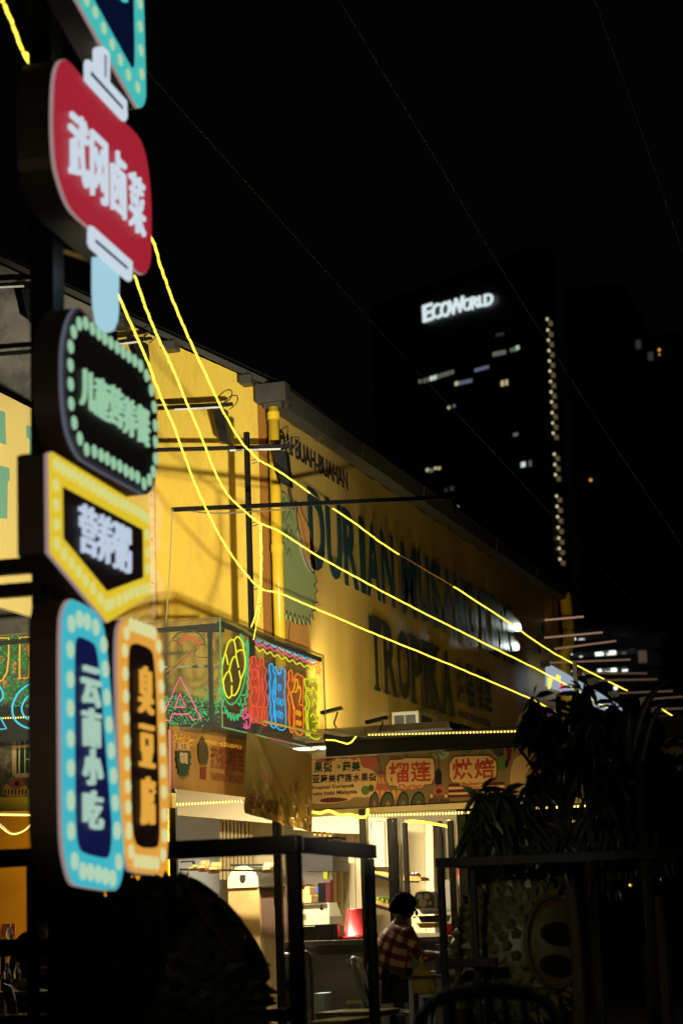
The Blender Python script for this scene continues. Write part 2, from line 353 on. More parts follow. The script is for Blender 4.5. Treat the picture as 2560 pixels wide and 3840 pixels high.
# ---- big pale banner on the flank of the neighbouring bay (X const)
XB = front.sz(567, 1900)[0]
fl = Pl((XB, 0, 0), (0, 1, 0))
PB = thing('pale_banner', 'bright pale yellow banner with teal letters behind the stack of signs', 'banner', (XB, YF-.1, 3.5))
ma = fl.sz(-300, 1300)[0]; zt = fl.sz(100, 1522)[1]
m = MB(); m.prism([fl.w(s, z, 0) for s, z in [(ma, 3.72), (YF-.02, 3.72), (YF-.02, zt), (ma, zt)]], [fl.w(s, z, -.05) for s, z in [(ma, 3.72), (YF-.02, 3.72), (YF-.02, zt), (ma, zt)]])
m.build('panel', mat('pale_vinyl', srgb(242, 214, 128), .5, nz=.05, nscale=3, bump=.08, bscale=4, stretch=(1, 1, .2)), PB)
teal = mat('print_seafoam', srgb(120, 176, 150), .5)
for pts in ([(-60, 1520), (18, 1545), (22, 1668), (-60, 1640)], [(98, 1593), (152, 1615), (152, 1710), (110, 1706), (110, 1650), (98, 1636)], [(-60, 1730), (34, 1755), (36, 1800), (28, 1806), (26, 1945), (-60, 1940)]):
    m = MB(); pxflat(m, fl, pts, .0005, .003); m.build('printed_letter', teal, PB, fixn=False)
m = MB(); m.box((XB, YF-.055, 2.95), (XB+.05, YF-.018, zt)); m.build('edge_strip', mat('bare_edge_strip', srgb(232, 200, 150), .7, nz=.3, nscale=9), PB)
for z in np.arange(3.1, zt, .42):
    m = MB(); m.box((XB+.018, YF-.062, z), (XB+.03, YF-.05, z+.012)); m.build('screw', M['steel'], PB)
m = MB()
for i in range(22):
    z = ru(3., 5.2); x = XB+ru(.06, .09); flat(m, front.off(.013), [(x-.02, z), (x+ru(.01, .03), z+.01), (x+ru(.015, .04), z+ru(.05, .2)), (x-.015, z+ru(.06, .2))], 0, .001+rnd()*.002)
m.build('peeled_paint', mat('peeled_patch', srgb(232, 196, 120), .8), B, kind='stuff')

# ================================================================== LIGHTS of the place, plus added fill lamps
def lamp(name, kind, loc, tgt, e, col, size=.3, parent=None, spot=None, blend=.5):
    l = bpy.data.lights.new(name, kind); l.energy = e; l.color = col
    if kind == 'AREA': l.size = size
    else: l.shadow_soft_size = size
    if spot: l.spot_size = spot; l.spot_blend = blend
    o = bpy.data.objects.new(name, l); COL.objects.link(o); loc = Vector([float(c) for c in loc])
    o.rotation_euler = (Vector([float(c) for c in tgt])-loc).to_track_quat('-Z', 'Y').to_euler()
    if parent: o.parent = parent; loc = loc-parent.location
    o.location = loc; return o
def flood(loc, tgt, e, col, label, pole=True, spot=math.radians(110), size=.09, blend=.6):
    loc = V(*loc); t = thing('floodlight', label, 'floodlight', (loc[0], loc[1], 0) if pole else loc)
    d = V(*tgt)-loc; d /= np.linalg.norm(d); a = np.cross(d, V(0, 0, 1)); a /= np.linalg.norm(a); b = np.cross(a, d)
    m = MB(); bk = loc-d*.06
    m.prism([loc-d*.01+a*x*.13+b*y*.10 for x, y in ((-1,-1),(1,-1),(1,1),(-1,1))], [bk+a*x*.11+b*y*.08 for x, y in ((-1,-1),(1,-1),(1,1),(-1,1))]); m.build('housing', M['black'], t)
    m = MB(); m.prism([loc-d*.004+a*x*.11+b*y*.08 for x, y in ((-1,-1),(1,-1),(1,1),(-1,1))], [loc-d*.009+a*x*.11+b*y*.08 for x, y in ((-1,-1),(1,-1),(1,1),(-1,1))]); m.build('lamp_glass', glow('flood_glass', tuple(int(255*c**.45) for c in col), 1.5), t)
    if pole:
        m = MB(); m.tube([(bk[0], bk[1], 0), (bk[0], bk[1], bk[2])], .03, 10); m.build('pole', M['black'], t)
    lamp('flood_lamp', 'SPOT', loc+d*.02, tgt, e, col, size, t, spot, blend); return t
# where the post's shadow on the front wall says the lamp stands, just outside the frame on the right
Ldir = V(.50, -1, -.40); LP = V(-6.6, YF, 5.75)+Ldir*11.9
flood(LP, LP+V(-math.sin(math.radians(32)), math.cos(math.radians(32)), math.tan(math.radians(15.5)))*10, 9000, (1., .95, .74), 'black floodlight on a pole across the street outside the right edge of the photo', spot=math.radians(22), size=.12, blend=.5)
flood((-5.2, .8, 2.2), (-3.5, 7.6, 3.0), 34, (1., .80, .52), 'warm fill lamp added out of view left of the camera', spot=math.radians(30))  # added fill lamp, brightens the sides of the sign cabinets
flood((-2.95, 3.0, 2.75), (-2.72, 12.2, 1.02), 260, (1., .9, .55), 'unseen fill lamp added near the camera for the right spiky sculpture', spot=math.radians(12), blend=1.)  # invented spot so the right sculpture shows in the dark
flood((-2.2, 3.0, 2.9), (-3.62, 9.6, .95), 26, (1., .86, .5), 'unseen fill lamp added near the camera for the left spiky sculpture', spot=math.radians(12), blend=1.)  # another added spot, keeps the left sculpture's thorns readable
flood((-2.0, 3.2, 2.7), (-4.95, 17.2, .95), 300, (1., .84, .55), 'unseen warm fill lamp added near the camera for the seated diners', spot=math.radians(9), blend=.8)  # spot put in to brighten the man at the table
def wallwash(u, v, Y, tgt, e, col, label):
    p = hy(u, v, Y); t = thing('floodlight', label, 'floodlight', p)
    m = MB(); d = V(-.8, .35, .35); d /= np.linalg.norm(d)
    m.beam(p-V(.10, 0, .0), p+V(.10, 0, .035), .07, .03); m.build('housing', M['black'], t)
    m = MB(); m.beam(p+V(.06, 0, 0), p+V(.02, 0, -.10), .012, .012); m.beam(p+V(.02, 0, -.10), p+V(.05, 0, -.17), .012, .012); m.build('bracket', M['black'], t)
    lamp('flood_lamp', 'SPOT', p+V(0, .02, .10), tgt, e, col, .05, t, math.radians(104), 1.)
wallwash(1243, 2672, 18.85, (XW+.1, 23.0, 4.5), 230, (1., .90, .52), 'small black floodlight on a bracket just right of the neon box')
wallwash(1412, 2708, 18.4, (XW+.1, 26.0, 4.2), 150, (1., .86, .5), 'small black floodlight on the canopy left of the wall air conditioner')

for k_, (u_, v_) in enumerate(((2004, 2362), (1992, 2432))):
    w9 = hx(u_, v_, XW+.13); t = thing('floodlight', ['upper', 'lower'][k_]+' small white floodlight grazing the far end of the wall banner', 'floodlight', w9)
    m = MB(); m.box(w9+V(.02, 0, -.07), w9+V(.10, .12, .07)); m.build('housing', M['black'], t)
    m = MB(); m.beam(w9+V(.06, .06, 0), V(XW+.02, w9[1]+.06, w9[2]), .02, .02); m.build('bracket', M['black'], t)
    l = lamp('flood_lamp', 'SPOT', w9+V(.06, -.02, 0), w9+V(-.5, -3.2, -.05), 34, (.85, 1., .92), .04, t, math.radians(24), .8); l.scale = (1.6, .55, 1)
# ================================================================== SIGN STACK
SP = Pl(at(190, 1800, 8.0), (-.052, 1, 0))
RIM = glow('rim_acrylic', (168, 140, 140), .8); RIM2 = glow('rim_acrylic_cool', (92, 96, 108), .8)
def q(k, pts, ox=0, oy=0): return [(ox+x/k, oy+y/k) for x, y in pts]
A1 = lambda pts: q(2.45, pts, 0, 0)
A2 = lambda pts: q(2.45, pts, 0, 900)
A3 = lambda pts: q(2.45, pts, 0, 1640)
A4 = lambda pts: q(2.45, pts, 0, 2200)
A5 = lambda pts: q(2.24, pts, 0, 2900)
BULB = {}
def bulb_mesh(r, mt):
    key = (round(r, 4), mt.name)
    if key in BULB: return BULB[key]
    m = MB(); ax = SP.n; a = SP.s; b = V(0, 0, 1); n = 12; vs = []; prof = [(1., 0.), (.93, .45), (.6, .85), (0.05, 1.)]
    for c, h in prof:
        for k in range(n): t = 2*math.pi*k/n; vs.append((a*math.cos(t)+b*math.sin(t))*r*c+ax*h*r*.35)
    fs = [(i*n+k, i*n+(k+1) % n, (i+1)*n+(k+1) % n, (i+1)*n+k) for i in range(3) for k in range(n)]+[tuple(3*n+k for k in range(n))]
    me = bpy.data.meshes.new('bulb'); me.from_pydata([tuple(v) for v in vs], [], fs); me.materials.append(mt); me.polygons.foreach_set('use_smooth', [True]*len(fs)); BULB[key] = me; return me
def signbox(name, label, outer, inner, fmat, imat, dots, dmat, dr, chars, cmat, thick=.125, rim=RIM, smooth=1, ismooth=1, coff=.02, ref=None):
    pl = SP; oz = [V(*pl.sz(*p)) for p in outer]
    if smooth: oz = chaikin(oz, smooth)
    c = sum(oz)/len(oz); base = pl.w(c[0], min(p[1] for p in oz), -thick/2); t = thing(name, label, 'sign', base)
    m = MB(); m.prism([pl.w(a, z, -.016) for a, z in oz], [pl.w(a, z, -thick) for a, z in oz]); m.build('cabinet', M['sidebrown'], t)
    m = MB(); m.prism([pl.w(a, z, -.0005) for a, z in oz], [pl.w(a, z, -.0155) for a, z in oz]); m.build('rim', rim, t)
    m = MB(); ins = oz; m.prism([pl.w(c[0]+(a-c[0])*.992, c[1]+(z-c[1])*.995, .003) for a, z in ins], [pl.w(c[0]+(a-c[0])*.992, c[1]+(z-c[1])*.995, 0) for a, z in ins]); m.build('face_panel', fmat, t)
    if inner:
        iz = [V(*pl.sz(*p)) for p in inner]
        if ismooth: iz = chaikin(iz, ismooth)
        m = MB(); m.prism([pl.w(a, z, .006) for a, z in iz], [pl.w(a, z, .0035) for a, z in iz]); m.build('inner_panel', imat, t)
    for d in dots:
        s_, z_ = pl.sz(*d); o = bpy.data.objects.new('bulb', bulb_mesh(dr, dmat)); COL.objects.link(o); o.parent = t
        o.location = [float(x) for x in pl.w(s_, z_, .0065)-V(*t.location)]
    for ch, (u0_, u1_, vt, vb) in chars:
        m = MB(); sl = abs((u1_-u0_))*0.0
        um = (u0_+u1_)/2; gp = (u1_-u0_)*.05; s0 = pl.sz(u0_+gp, vt)[0]; s1 = pl.sz(u1_-gp, vt)[0]
        # rows vt..vb are the sheared extent: take the skew out
        kk = (3430-(vt+vb)/2)/(3402-um); half = abs(kk)*(u1_-u0_)/2; h = (vb-vt)/2-half*.9; vm = (vt+vb)/2
        put_text(m, pl, ch, s0, s1, pl.sz(um, vm+h)[1], pl.sz(um, vm-h)[1], .0066, .022, coff); m.build('character', cmat, t, fixn=False)
    return t
def bx(k, o, a): return (a[0]/k, a[1]/k, o+a[2]/k, o+a[3]/k)
dotA = glow('bulb_sage', (172, 205, 160), 1.0)
S1 = signbox('arrow_sign', 'topmost sign of the stack, turquoise with navy centre, cut by the photo top',
    [(180, -200), (510, 398), (527, 406), (541, 388), (547, 347), (535, -60), (530, -200)], [(300, -100), (351, 0), (486, 245), (494, 256), (501, 238), (497, 0), (495, -100)],
    glow('turquoise_face', (66, 184, 178), 1.), glow('navy_face', (6, 14, 42), 1.), A1([(780, 0), (860, 110), (938, 258), (1015, 405), (1090, 548), (1165, 685), (1250, 800), (1288, 678), (1280, 460), (1272, 240), (1270, 30)]), dotA, .027, [], None, coff=0)
m = MB(); pxflat(m, SP, [(440, -60), (470, -40), (470, 8), (458, 8), (440, -10)], .0066, .012); m.build('character', glow('cyan_char', (80, 200, 190), 1.), S1)
red = glow('crimson_face', (160, 34, 50), 1.); icew = glow('ice_white', (200, 214, 226), 1.); iceb = glow('ice_blue', (160, 204, 220), 1.)
S2 = signbox('red_sign', 'big red sign with four fat white characters and white lolly stick brackets', [(241, 218), (219, 232), (203, 285), (198, 400), (198, 500), (205, 610), (222, 680), (253, 767), (286, 810), (335, 852), (480, 985), (531, 1033), (553, 1018), (565, 982), (568, 877), (566, 735), (552, 604), (531, 531), (500, 488), (461, 453), (306, 286), (260, 230)],
    None, red, None, [], dotA, .02, [(c, b) for c, b in (('武', (243, 320, 398, 712)), ('冈', (326, 390, 486, 778)), ('卤', (402, 459, 545, 826)), ('菜', (470, 530, 632, 894)))], icew, thick=.155, coff=.0)
blk = mat('slot_black', (.006, .006, .006), .5)
def bar(name, pts, mt, par, o0, o1, pl=SP):
    m = MB(); pxflat(m, pl, pts, o0, o1); return m.build(name, mt, par)
b1 = bar('stick_clamp', [(308, 240), (313, 224), (324, 224), (465, 378), (467, 440), (460, 455), (450, 452), (309, 302)], icew, S2, .006, .014)
bar('slot', [(328, 266), (448, 400), (448, 411), (328, 281)], blk, b1, .0145, .016)
b2 = bar('stick', [(372, 180), (381, 172), (402, 190), (408, 205), (408, 318), (372, 280)], icew, S2, -.03, .0055)
bar('slot', [(386, 202), (394, 210), (394, 300), (386, 292)], glow('ice_grey', (120, 128, 136), 1.), b2, .006, .008)
b3 = bar('stick_clamp', [(322, 866), (326, 846), (338, 850), (486, 982), (485, 1046), (476, 1056), (466, 1052), (329, 930), (321, 912)], icew, S2, .006, .014)
bar('slot', [(345, 897), (466, 1002), (466, 1012), (345, 909)], blk, b3, .0145, .016)
bar('stick', [(369, 961), (443, 1018), (442, 1160), (438, 1205), (426, 1234), (410, 1246), (394, 1236), (382, 1206), (372, 1150), (369, 1090)], iceb, S2, -.03, .005)
green = glow('mint_bulb', (150, 196, 160), 1.)
S3 = signbox('black_sign', 'black rounded sign ringed by mint bulbs with five mint characters', A2([(715, 615), (675, 640), (625, 740), (592, 880), (576, 1000), (572, 1180), (574, 1350), (585, 1530), (615, 1740), (660, 1870), (710, 1970), (765, 2035), (1300, 2330), (1355, 2345), (1400, 2290), (1430, 2180), (1443, 2000), (1445, 1750), (1437, 1520), (1415, 1370), (1370, 1260), (1300, 1130), (1180, 1010), (980, 880), (850, 760), (750, 640)]),
    A2([(720, 640), (680, 690), (640, 820), (616, 1000), (612, 1200), (620, 1500), (660, 1750), (720, 1900), (800, 2000), (1330, 2300), (1380, 2260), (1425, 2120), (1435, 1900), (1430, 1540), (1390, 1350), (1300, 1170), (1100, 980), (950, 890), (760, 680)]), glow('slate_rim', (40, 40, 46), .9), glow('black_face', (12, 9, 8), 1.),
    A2([(710, 770), (770, 765), (832, 815), (890, 860), (945, 905), (1002, 945), (1060, 988), (1115, 1030), (1168, 1070), (1222, 1110), (1275, 1155), (1330, 1245), (1375, 1380), (1400, 1535), (1410, 1705), (1412, 1855), (1413, 2010), (1393, 2130), (1357, 2205), (1307, 2240), (1247, 2180), (1193, 2150), (1140, 2120), (1083, 2080), (1025, 2050), (968, 2010), (912, 1980), (850, 1945), (778, 1925), (716, 1825), (665, 1680), (637, 1505), (632, 1325), (630, 1150), (632, 980), (660, 845)]), green, .028,
    [(c, bx(2.45, 900, b)) for c, b in (('儿', (705, 848, 1165, 1590)), ('童', (835, 972, 1235, 1670)), ('营', (965, 1098, 1315, 1740)), ('养', (1090, 1222, 1420, 1835)), ('餐', (1215, 1345, 1495, 1910)))], green, rim=RIM2, coff=.0)
S4 = signbox('yellow_sign', 'yellow pointed badge sign with three pale blue characters on black', A3([(440, 150), (475, 130), (1375, 680), (1378, 1455), (985, 1705), (450, 1060)]), A3([(568, 455), (1300, 850), (1305, 1290), (975, 1415), (575, 930)]),
    glow('lemon_face', (222, 192, 44), 1.), glow('maroon_black', (18, 10, 10), 1.),
    A3([(500, 250), (557, 290), (613, 325), (670, 350), (728, 390), (782, 420), (838, 455), (893, 490), (945, 520), (998, 555), (1050, 585), (1105, 610), (1155, 635), (1205, 660), (1255, 685), (1300, 715), (1345, 745), (500, 440), (503, 620), (505, 800), (507, 980), (575, 1075), (642, 1160), (708, 1240), (770, 1320), (837, 1390), (905, 1480), (965, 1545), (1015, 1530), (1080, 1500), (1137, 1470), (1190, 1440), (1245, 1420), (1298, 1400), (1350, 1390), (1345, 1210), (1345, 1060), (1340, 895)]), glow('bulb_straw', (212, 214, 130), 1.), .026,
    [(c, bx(2.45, 1640, b)) for c, b in (('营', (695, 862, 600, 1115)), ('养', (858, 1008, 690, 1185)), ('粥', (1005, 1170, 770, 1260)))], glow('pale_blue_char', (188, 202, 222), 1.), smooth=0, ismooth=0, coff=.004)
S5 = signbox('blue_sign', 'tall turquoise framed sign with four characters down a navy strip', [(261, 2246), (240, 2275), (228, 2335), (227, 2560), (229, 2800), (230, 3000), (234, 3168), (249, 3257), (268, 3315), (292, 3327), (429, 3347), (450, 3322), (463, 3257), (463, 3170), (449, 3016), (408, 2527), (393, 2370), (376, 2318), (347, 2284), (282, 2250)],
    [(292, 2386), (347, 2412), (357, 2437), (367, 2506), (408, 3016), (415, 3110), (410, 3190), (400, 3218), (385, 3220), (310, 3202), (290, 3179), (281, 3101), (279, 2950), (277, 2608), (277, 2445), (281, 2400)], glow('cyan_face', (62, 178, 192), 1.), glow('indigo_face', (16, 20, 64), 1.),
    A4([(638, 345), (712, 300), (783, 325), (863, 375), (628, 580), (628, 855), (628, 1120), (630, 1400), (632, 1670), (632, 1955), (635, 2245), (935, 535), (950, 760), (965, 1020), (985, 1270), (1005, 1510), (1025, 1740), (1040, 1990), (1060, 2240)])+A5([(610, 740), (680, 825), (745, 835), (810, 850), (870, 870), (930, 885), (965, 490), (980, 750), (577, 245), (580, 490)]), glow('bulb_aqua', (176, 208, 176), 1.), .034,
    [(c, bx(2.45, 2200, b)) for c, b in (('云', (715, 892, 720, 1125)), ('南', (722, 895, 1105, 1495)), ('小', (728, 910, 1478, 1845)), ('吃', (730, 914, 1865, 2240)))], glow('sage_char', (164, 198, 180), 1.), thick=.13, coff=.022)
S6 = signbox('orange_sign', 'tall orange framed sign with three amber characters, right beside the turquoise one', A4([(1150, 288), (1100, 335), (1078, 430), (1072, 700), (1082, 1100), (1100, 2000)])+[(455, 3100), (462, 3190), (473, 3244), (494, 3276), (607, 3284), (624, 3250), (632, 3079), (634, 2960)]+A4([(1545, 1750), (1500, 900), (1475, 520), (1440, 390), (1390, 345)]),
    A4([(1205, 508), (1370, 568), (1400, 640), (1420, 900), (1450, 1800), (1455, 2300)])+[(594, 3123), (591, 3165), (580, 3183), (513, 3179), (496, 3137)]+A4([(1200, 2100), (1185, 1500), (1172, 900), (1172, 600)]), glow('orange_face', (222, 156, 58), 1.), glow('umber_face', (16, 9, 8), 1.),
    A4([(1145, 430), (1130, 590), (1135, 800), (1140, 1010), (1143, 1210), (1148, 1420), (1152, 1630), (1157, 1840), (1160, 2030), (1168, 2230), (1190, 350), (1235, 365), (1275, 380), (1315, 395), (1355, 412), (1395, 430), (1440, 550), (1465, 730), (1465, 920), (1475, 1100), (1475, 1310), (1480, 1500), (1483, 1700), (1490, 1890), (1495, 2100), (1500, 2290)])+A5([(1065, 500), (1085, 660), (1130, 740), (1175, 745), (1215, 750), (1255, 755), (1300, 760), (1365, 525), (1355, 690)]), glow('bulb_cream', (216, 214, 150), 1.), .030,
    [(c, bx(2.45, 2200, b)) for c, b in (('臭', (1240, 1375, 720, 1190)), ('豆', (1250, 1385, 1260, 1675)), ('腐', (1262, 1390, 1740, 2205)))], glow('amber_char', (226, 164, 62), 1.), coff=.012)
# posts and brackets that carry the stack
bk = SP.off(-.24)
FR = thing('sign_post', 'black steel post and cross arms carrying the stack of food signs', 'post', bk.w(bk.sz(180, 3300)[0], 0))
def pw(pl, u, v, o=0): s_, z_ = pl.sz(u, v); return pl.w(s_, z_, o)
m = MB(); a = bk.sz(178, 1300)[0]; m.beam(bk.w(a, 1.22), bk.w(a, 5.2), .105, .105); m.build('post', M['blackmetal'], FR)
for u_ in (238, 330):
    m = MB(); a = bk.sz(u_, 3400)[0]; m.beam(bk.w(a, 0), bk.w(a, 1.40), .1, .1); m.build('lower_post', M['blackmetal'], FR)
for v, h, uu in ((2120, .058, 150), (2208, .05, 165)):
    p_ = pw(bk, uu, v-2); m = MB(); m.beam(p_+V(.0, 0, 0), p_-V(1.6, .0, -.02), .06, h); m.build('cross_arm', M['blackmetal'], FR)
for v in (330, 900, 1200, 2180, 3330):
    p_ = pw(bk, 178, v); m = MB(); m.beam(p_, pw(bk, 420 if v < 3000 else 330, v+80), .05, .05); m.build('bracket', M['blackmetal'], FR)
for v in (600, 1500, 1950, 2700, 3100):
    s_, z_ = bk.sz(178, v); m = MB(); m.beam(bk.w(s_+.03, z_), bk.w(s_+.03, z_, .12), .04, .04); m.build('spacer', M['blackmetal'], FR)

# ================================================================== ROPE LIGHTS
def rope(label, pts, r, lit=None, grp='yellow rope lights strung over the street'):
    P = spline([at(u, v, d) for u, v, d in pts], 10); base = P[0]
    t = thing('rope_light', label, 'rope light', base, grp)
    Q = [p+V(ru(-1, 1), ru(-1, 1), ru(-1, 1))*.0022 for p in P]
    seg = lit or [(0, 1, 1)]
    for a, b, on in seg:
        i, j = int(a*(len(Q)-1)), int(b*(len(Q)-1))
        m = MB(); m.tube(Q[i:j+1], r if on else r*.6, 8); m.build('light_tube' if on else 'unlit_tube', M['rope'] if on else M['ropeoff'], t, smooth=True)
    m = MB()
    for i in range(3, len(Q)-1, 8):
        d = Q[i+1]-Q[i]; d /= np.linalg.norm(d); m.tube([Q[i]-d*.005, Q[i]+d*.005], r*1.15, 6)
    m.build('tie_band', M['black'], t, kind='stuff')
    return t
r_ = .0068
rope('highest of the three yellow rope lights, passing the top of the black post', [(-60, -120, 8.9), (8, 0, 9.0), (52, 100, 9.2), (115, 245, 9.5), (330, 560, 10.6), (480, 780, 11.6), (565, 885, 12.2), (603, 1000, 12.7), (650, 1130, 13.2), (700, 1250, 13.9), (770, 1400, 14.8), (830, 1530, 15.6), (900, 1650, 16.5), (945, 1700, 17.0), (975, 1727, 17.2), (1050, 1770, 17.6), (1190, 1868, 18.4), (1330, 1962, 19.2), (1450, 2050, 20), (1600, 2140, 21), (1700, 2200, 21.8), (1900, 2330, 23.5), (2060, 2440, 25), (2200, 2515, 26.5), (2350, 2590, 28)], r_, [(0, .66, 1), (.66, .685, 0), (.685, .765, 1), (.765, .835, 0), (.835, 1, 1)])
rope('middle yellow rope light, meeting the post where the short vertical rope drops', [(120, -60, 9.2), (190, 140, 9.5), (214, 232, 9.7), (330, 620, 10.8), (430, 860, 11.7), (505, 1032, 12.3), (545, 1150, 12.8), (590, 1260, 13.4), (640, 1365, 14.0), (700, 1510, 14.9), (760, 1650, 15.7), (800, 1755, 16.2), (850, 1850, 16.7), (910, 1910, 17.0), (972, 1960, 17.2), (1050, 1995, 17.5), (1200, 2090, 18.3), (1400, 2200, 19.5), (1600, 2305, 21), (1850, 2430, 23), (2060, 2535, 25), (2250, 2640, 27), (2420, 2740, 29)], r_)
rope('lowest yellow rope light, sagging furthest below the others', [(100, 200, 9.6), (250, 600, 10.8), (350, 880, 11.6), (432, 1078, 12.2), (480, 1190, 12.7), (545, 1335, 13.3), (600, 1480, 14.0), (660, 1620, 14.8), (710, 1760, 15.5), (760, 1880, 16.0), (830, 2020, 16.5), (900, 2125, 16.9), (975, 2205, 17.2), (1050, 2226, 17.5), (1200, 2290, 18.3), (1400, 2375, 19.5), (1600, 2457, 21), (1800, 2540, 22.6), (1990, 2622, 24.4), (2120, 2690, 26), (2300, 2780, 28)], r_)
rope('short yellow rope light hanging down the black post to the neon box', [(975, 1965, 17.2), (977, 2080, 17.2), (975, 2200, 17.2), (962, 2290, 17.1), (942, 2352, 17.0)], r_*.8)
rope('thin second strand beside the short hanging rope light', [(980, 1965, 17.25), (982, 2100, 17.25), (980, 2210, 17.2), (972, 2290, 17.1), (950, 2400, 16.9)], r_*.5)
rope('bright yellow rope light beyond the tree at the right edge', [(2475, 2655, 24), (2520, 2685, 24), (2600, 2735, 24)], r_*1.1)
rope('second yellow rope light beyond the tree low at the right edge', [(2440, 2710, 24), (2500, 2745, 24), (2600, 2790, 24)], r_*.5)
# black post with hooks
PP = hy(934, 2000, 17.3); PT = thing('black_post', 'square black steel post standing in front of the yellow gable wall', 'post', (PP[0], 17.3, 2.95))
m = MB(); m.beam((PP[0], 17.3, 2.75), (PP[0], 17.3, hy(934, 1620, 17.3)[2]), .042, .042); m.build('shaft', M['blackmetal'], PT)
for v in (1730, 1965, 2205):
    p_ = hy(944, v-3, 17.25); m = MB(); m.tube([p_, p_+V(.05, 0, .015), p_+V(.07, 0, .0), p_+V(.055, 0, -.015), p_+V(0, 0, -.03)], .004, 6); m.build('hook', M['steel'], PT)

# ================================================================== FLOODLIGHT ARMS
def arm(label, p, q_, lu, lightsz=1., white=None, wire=None):
    p = V(*p); q_ = V(*q_); t = thing('wall_floodlight', label, 'floodlight', p)
    m = MB(); m.beam(p, q_, .03, .035); m.build('arm', M['blackmetal'], t)
    d = (q_-p)/np.linalg.norm(q_-p)
    if white:
        a, b = white; m = MB(); m.beam(p+(q_-p)*a-V(0, 0, .024), p+(q_-p)*b-V(0, 0, .024), .022, .014); m.build('arm_glint', mat('arm_glint', (.7, .68, .62), .4, em=(.7, .65, .5), es=.22), t)  # pale glowing strip imitates lamplight reflected along the arm
    if lu:
        k = lightsz; h = MB(); c = q_+V(0, 0, -.04*k)
        h.prism([c+V(-.10, 0, .0)*k, c+V(.02, -.0, 0)*k, c+V(.05, 0, -.34)*k, c+V(-.03, 0, -.30)*k], [c+V(-.10, .1, .0)*k, c+V(.02, .1, 0)*k, c+V(.05, .1, -.34)*k, c+V(-.03, .1, -.30)*k]); h.build('lamp_head', M['black'], t)
        h = MB(); h.tube(spline([c+V(-.02, .05, .05)*k, c+V(.06, .05, .12)*k, c+V(.13, .05, .12)*k, c+V(.12, .05, .05)*k, c+V(.05, .05, .0)*k], 5), .005, 6); h.build('cable', M['black'], t)
        h = MB(); h.box(c+V(-.09, 0, .03)*k, c+V(.09, .05, .055)*k); h.build('bracket', M['black'], t)
    return t
arm('dark floodlight arm across the top of the yellow gable', hy(560, 1532, 17.9), hy(833, 1517, 17.9), 1, 1., (.35, .99))
arm('dark floodlight arm level with the wall banner lettering, its lamp past the downpipe', hy(560, 1688, 17.6), hy(1062, 1674, 17.9), 1, 1., (.60, .98))
arm('short floodlight arm right behind the black sign near the gable peak', hy(380, 1290, 17.9), hy(535, 1270, 17.9), 1, .9, (.3, .9))
arm('floodlight arm against the bare grey wall at the left edge of the photo', hy(-80, 1072, 17.9), hy(118, 1062, 17.9), 1, 1.1, (.1, .85))
arm('plain dark rod across the bare grey wall at the left edge of the photo', hy(-80, 1333, 17.9), hy(150, 1315, 17.9), 0)
A3_ = arm('longest floodlight arm, reaching across the wall banner towards the tower', at(648, 1911, 16.6), at(1690, 1864, 19.6), 1, .45)
m = MB(); m.tube(spline([at(648, 1908, 16.6), at(800, 1925, 17), at(950, 1918, 17.5), at(1100, 1908, 18)], 5), .006, 5)
m.tube(spline([at(648, 1911, 16.6), at(643, 2000, 16.6), at(636, 2150, 16.6), at(622, 2330, 16.6)], 5), .005, 5); m.build('loose_wire', mat('wire_beige', (.3, .24, .12), .5), A3_, smooth=True)
# sagging overhead wires
for k, (pts, lab) in enumerate([([(380, 60, 10), (560, 275, 12), (1100, 880, 17), (1500, 1324, 21), (1900, 1750, 25), (2271, 2150, 30), (2600, 2500, 35)], 'thin overhead wire crossing the sky from the turquoise arrow sign to the right edge'),
    ([(1270, -5, 12), (1600, 540, 15), (1906, 1050, 18), (2250, 1590, 22), (2620, 2140, 27)], 'thin overhead wire from the top middle of the sky down past the lit column'),
    ([(2225, -10, 14), (2400, 480, 17), (2580, 1010, 20)], 'faint overhead wire in the top right corner of the sky')]):
    m = MB(); m.tube(spline([at(*p) for p in pts], 8), .0016+.0004*k, 5); m.build('overhead_wire', mat('wire_grey%d' % k, (.2, .18, .15), .5, em=(.2, .18, .15), es=.015), smooth=True, label=lab, cat='wire')

# ================================================================== NEON BOX
NX, NY = -6.0, 15.97
NF = Pl((0, NY, 0), (1, 0, 0)); NS = Pl((NX, 0, 0), (0, 1, 0)); nz0, nz1, ny1, nx0 = 2.735, 3.62, 18.66, -8.2
NB = thing('neon_box', 'clear acrylic neon box sign hung at the corner over the fruit stall', 'neon sign', (NX, NY, nz0))
for k in range(3):
    a = nx0+(NX-nx0)*k/3; b = nx0+(NX-nx0)*(k+1)/3-.004
    m = MB(); m.box((a, NY, nz0), (b, NY+.006, nz1)); m.build('acrylic_panel', M['acrylic'], NB)
for k in range(2):
    a = NY+.008+(ny1-NY)*[0, .72][k]; b = NY+(ny1-NY)*[.72, 1][k]
    m = MB(); m.box((NX-.006, a+.002, nz0), (NX, b, nz1)); m.build('acrylic_panel', M['acrylic'], NB)
m = MB(); m.box((nx0, NY+.01, nz0-.006), (NX-.008, ny1, nz0)); m.build('acrylic_floor', M['acrylic'], NB)
for a, b in (((nx0, NY+.03, nz1-.06), (NX-.02, NY+.03, nz1-.06)), ((NX-.03, NY+.05, nz1-.04), (NX-.03, ny1, nz1-.04)), ((NX-.10, NY+.03, nz0+.0), (NX-.10, NY+.03, nz1-.06)), ((nx0, NY+.2, nz0+.06), (NX-.12, NY+.2, nz0+.06)), ((NX-.22, NY+.2, nz0+.08), (NX-.22, ny1, nz0+.08))):
    m = MB(); m.beam(a, b, .03, .038); m.build('frame_bar', M['blackmetal'], NB)
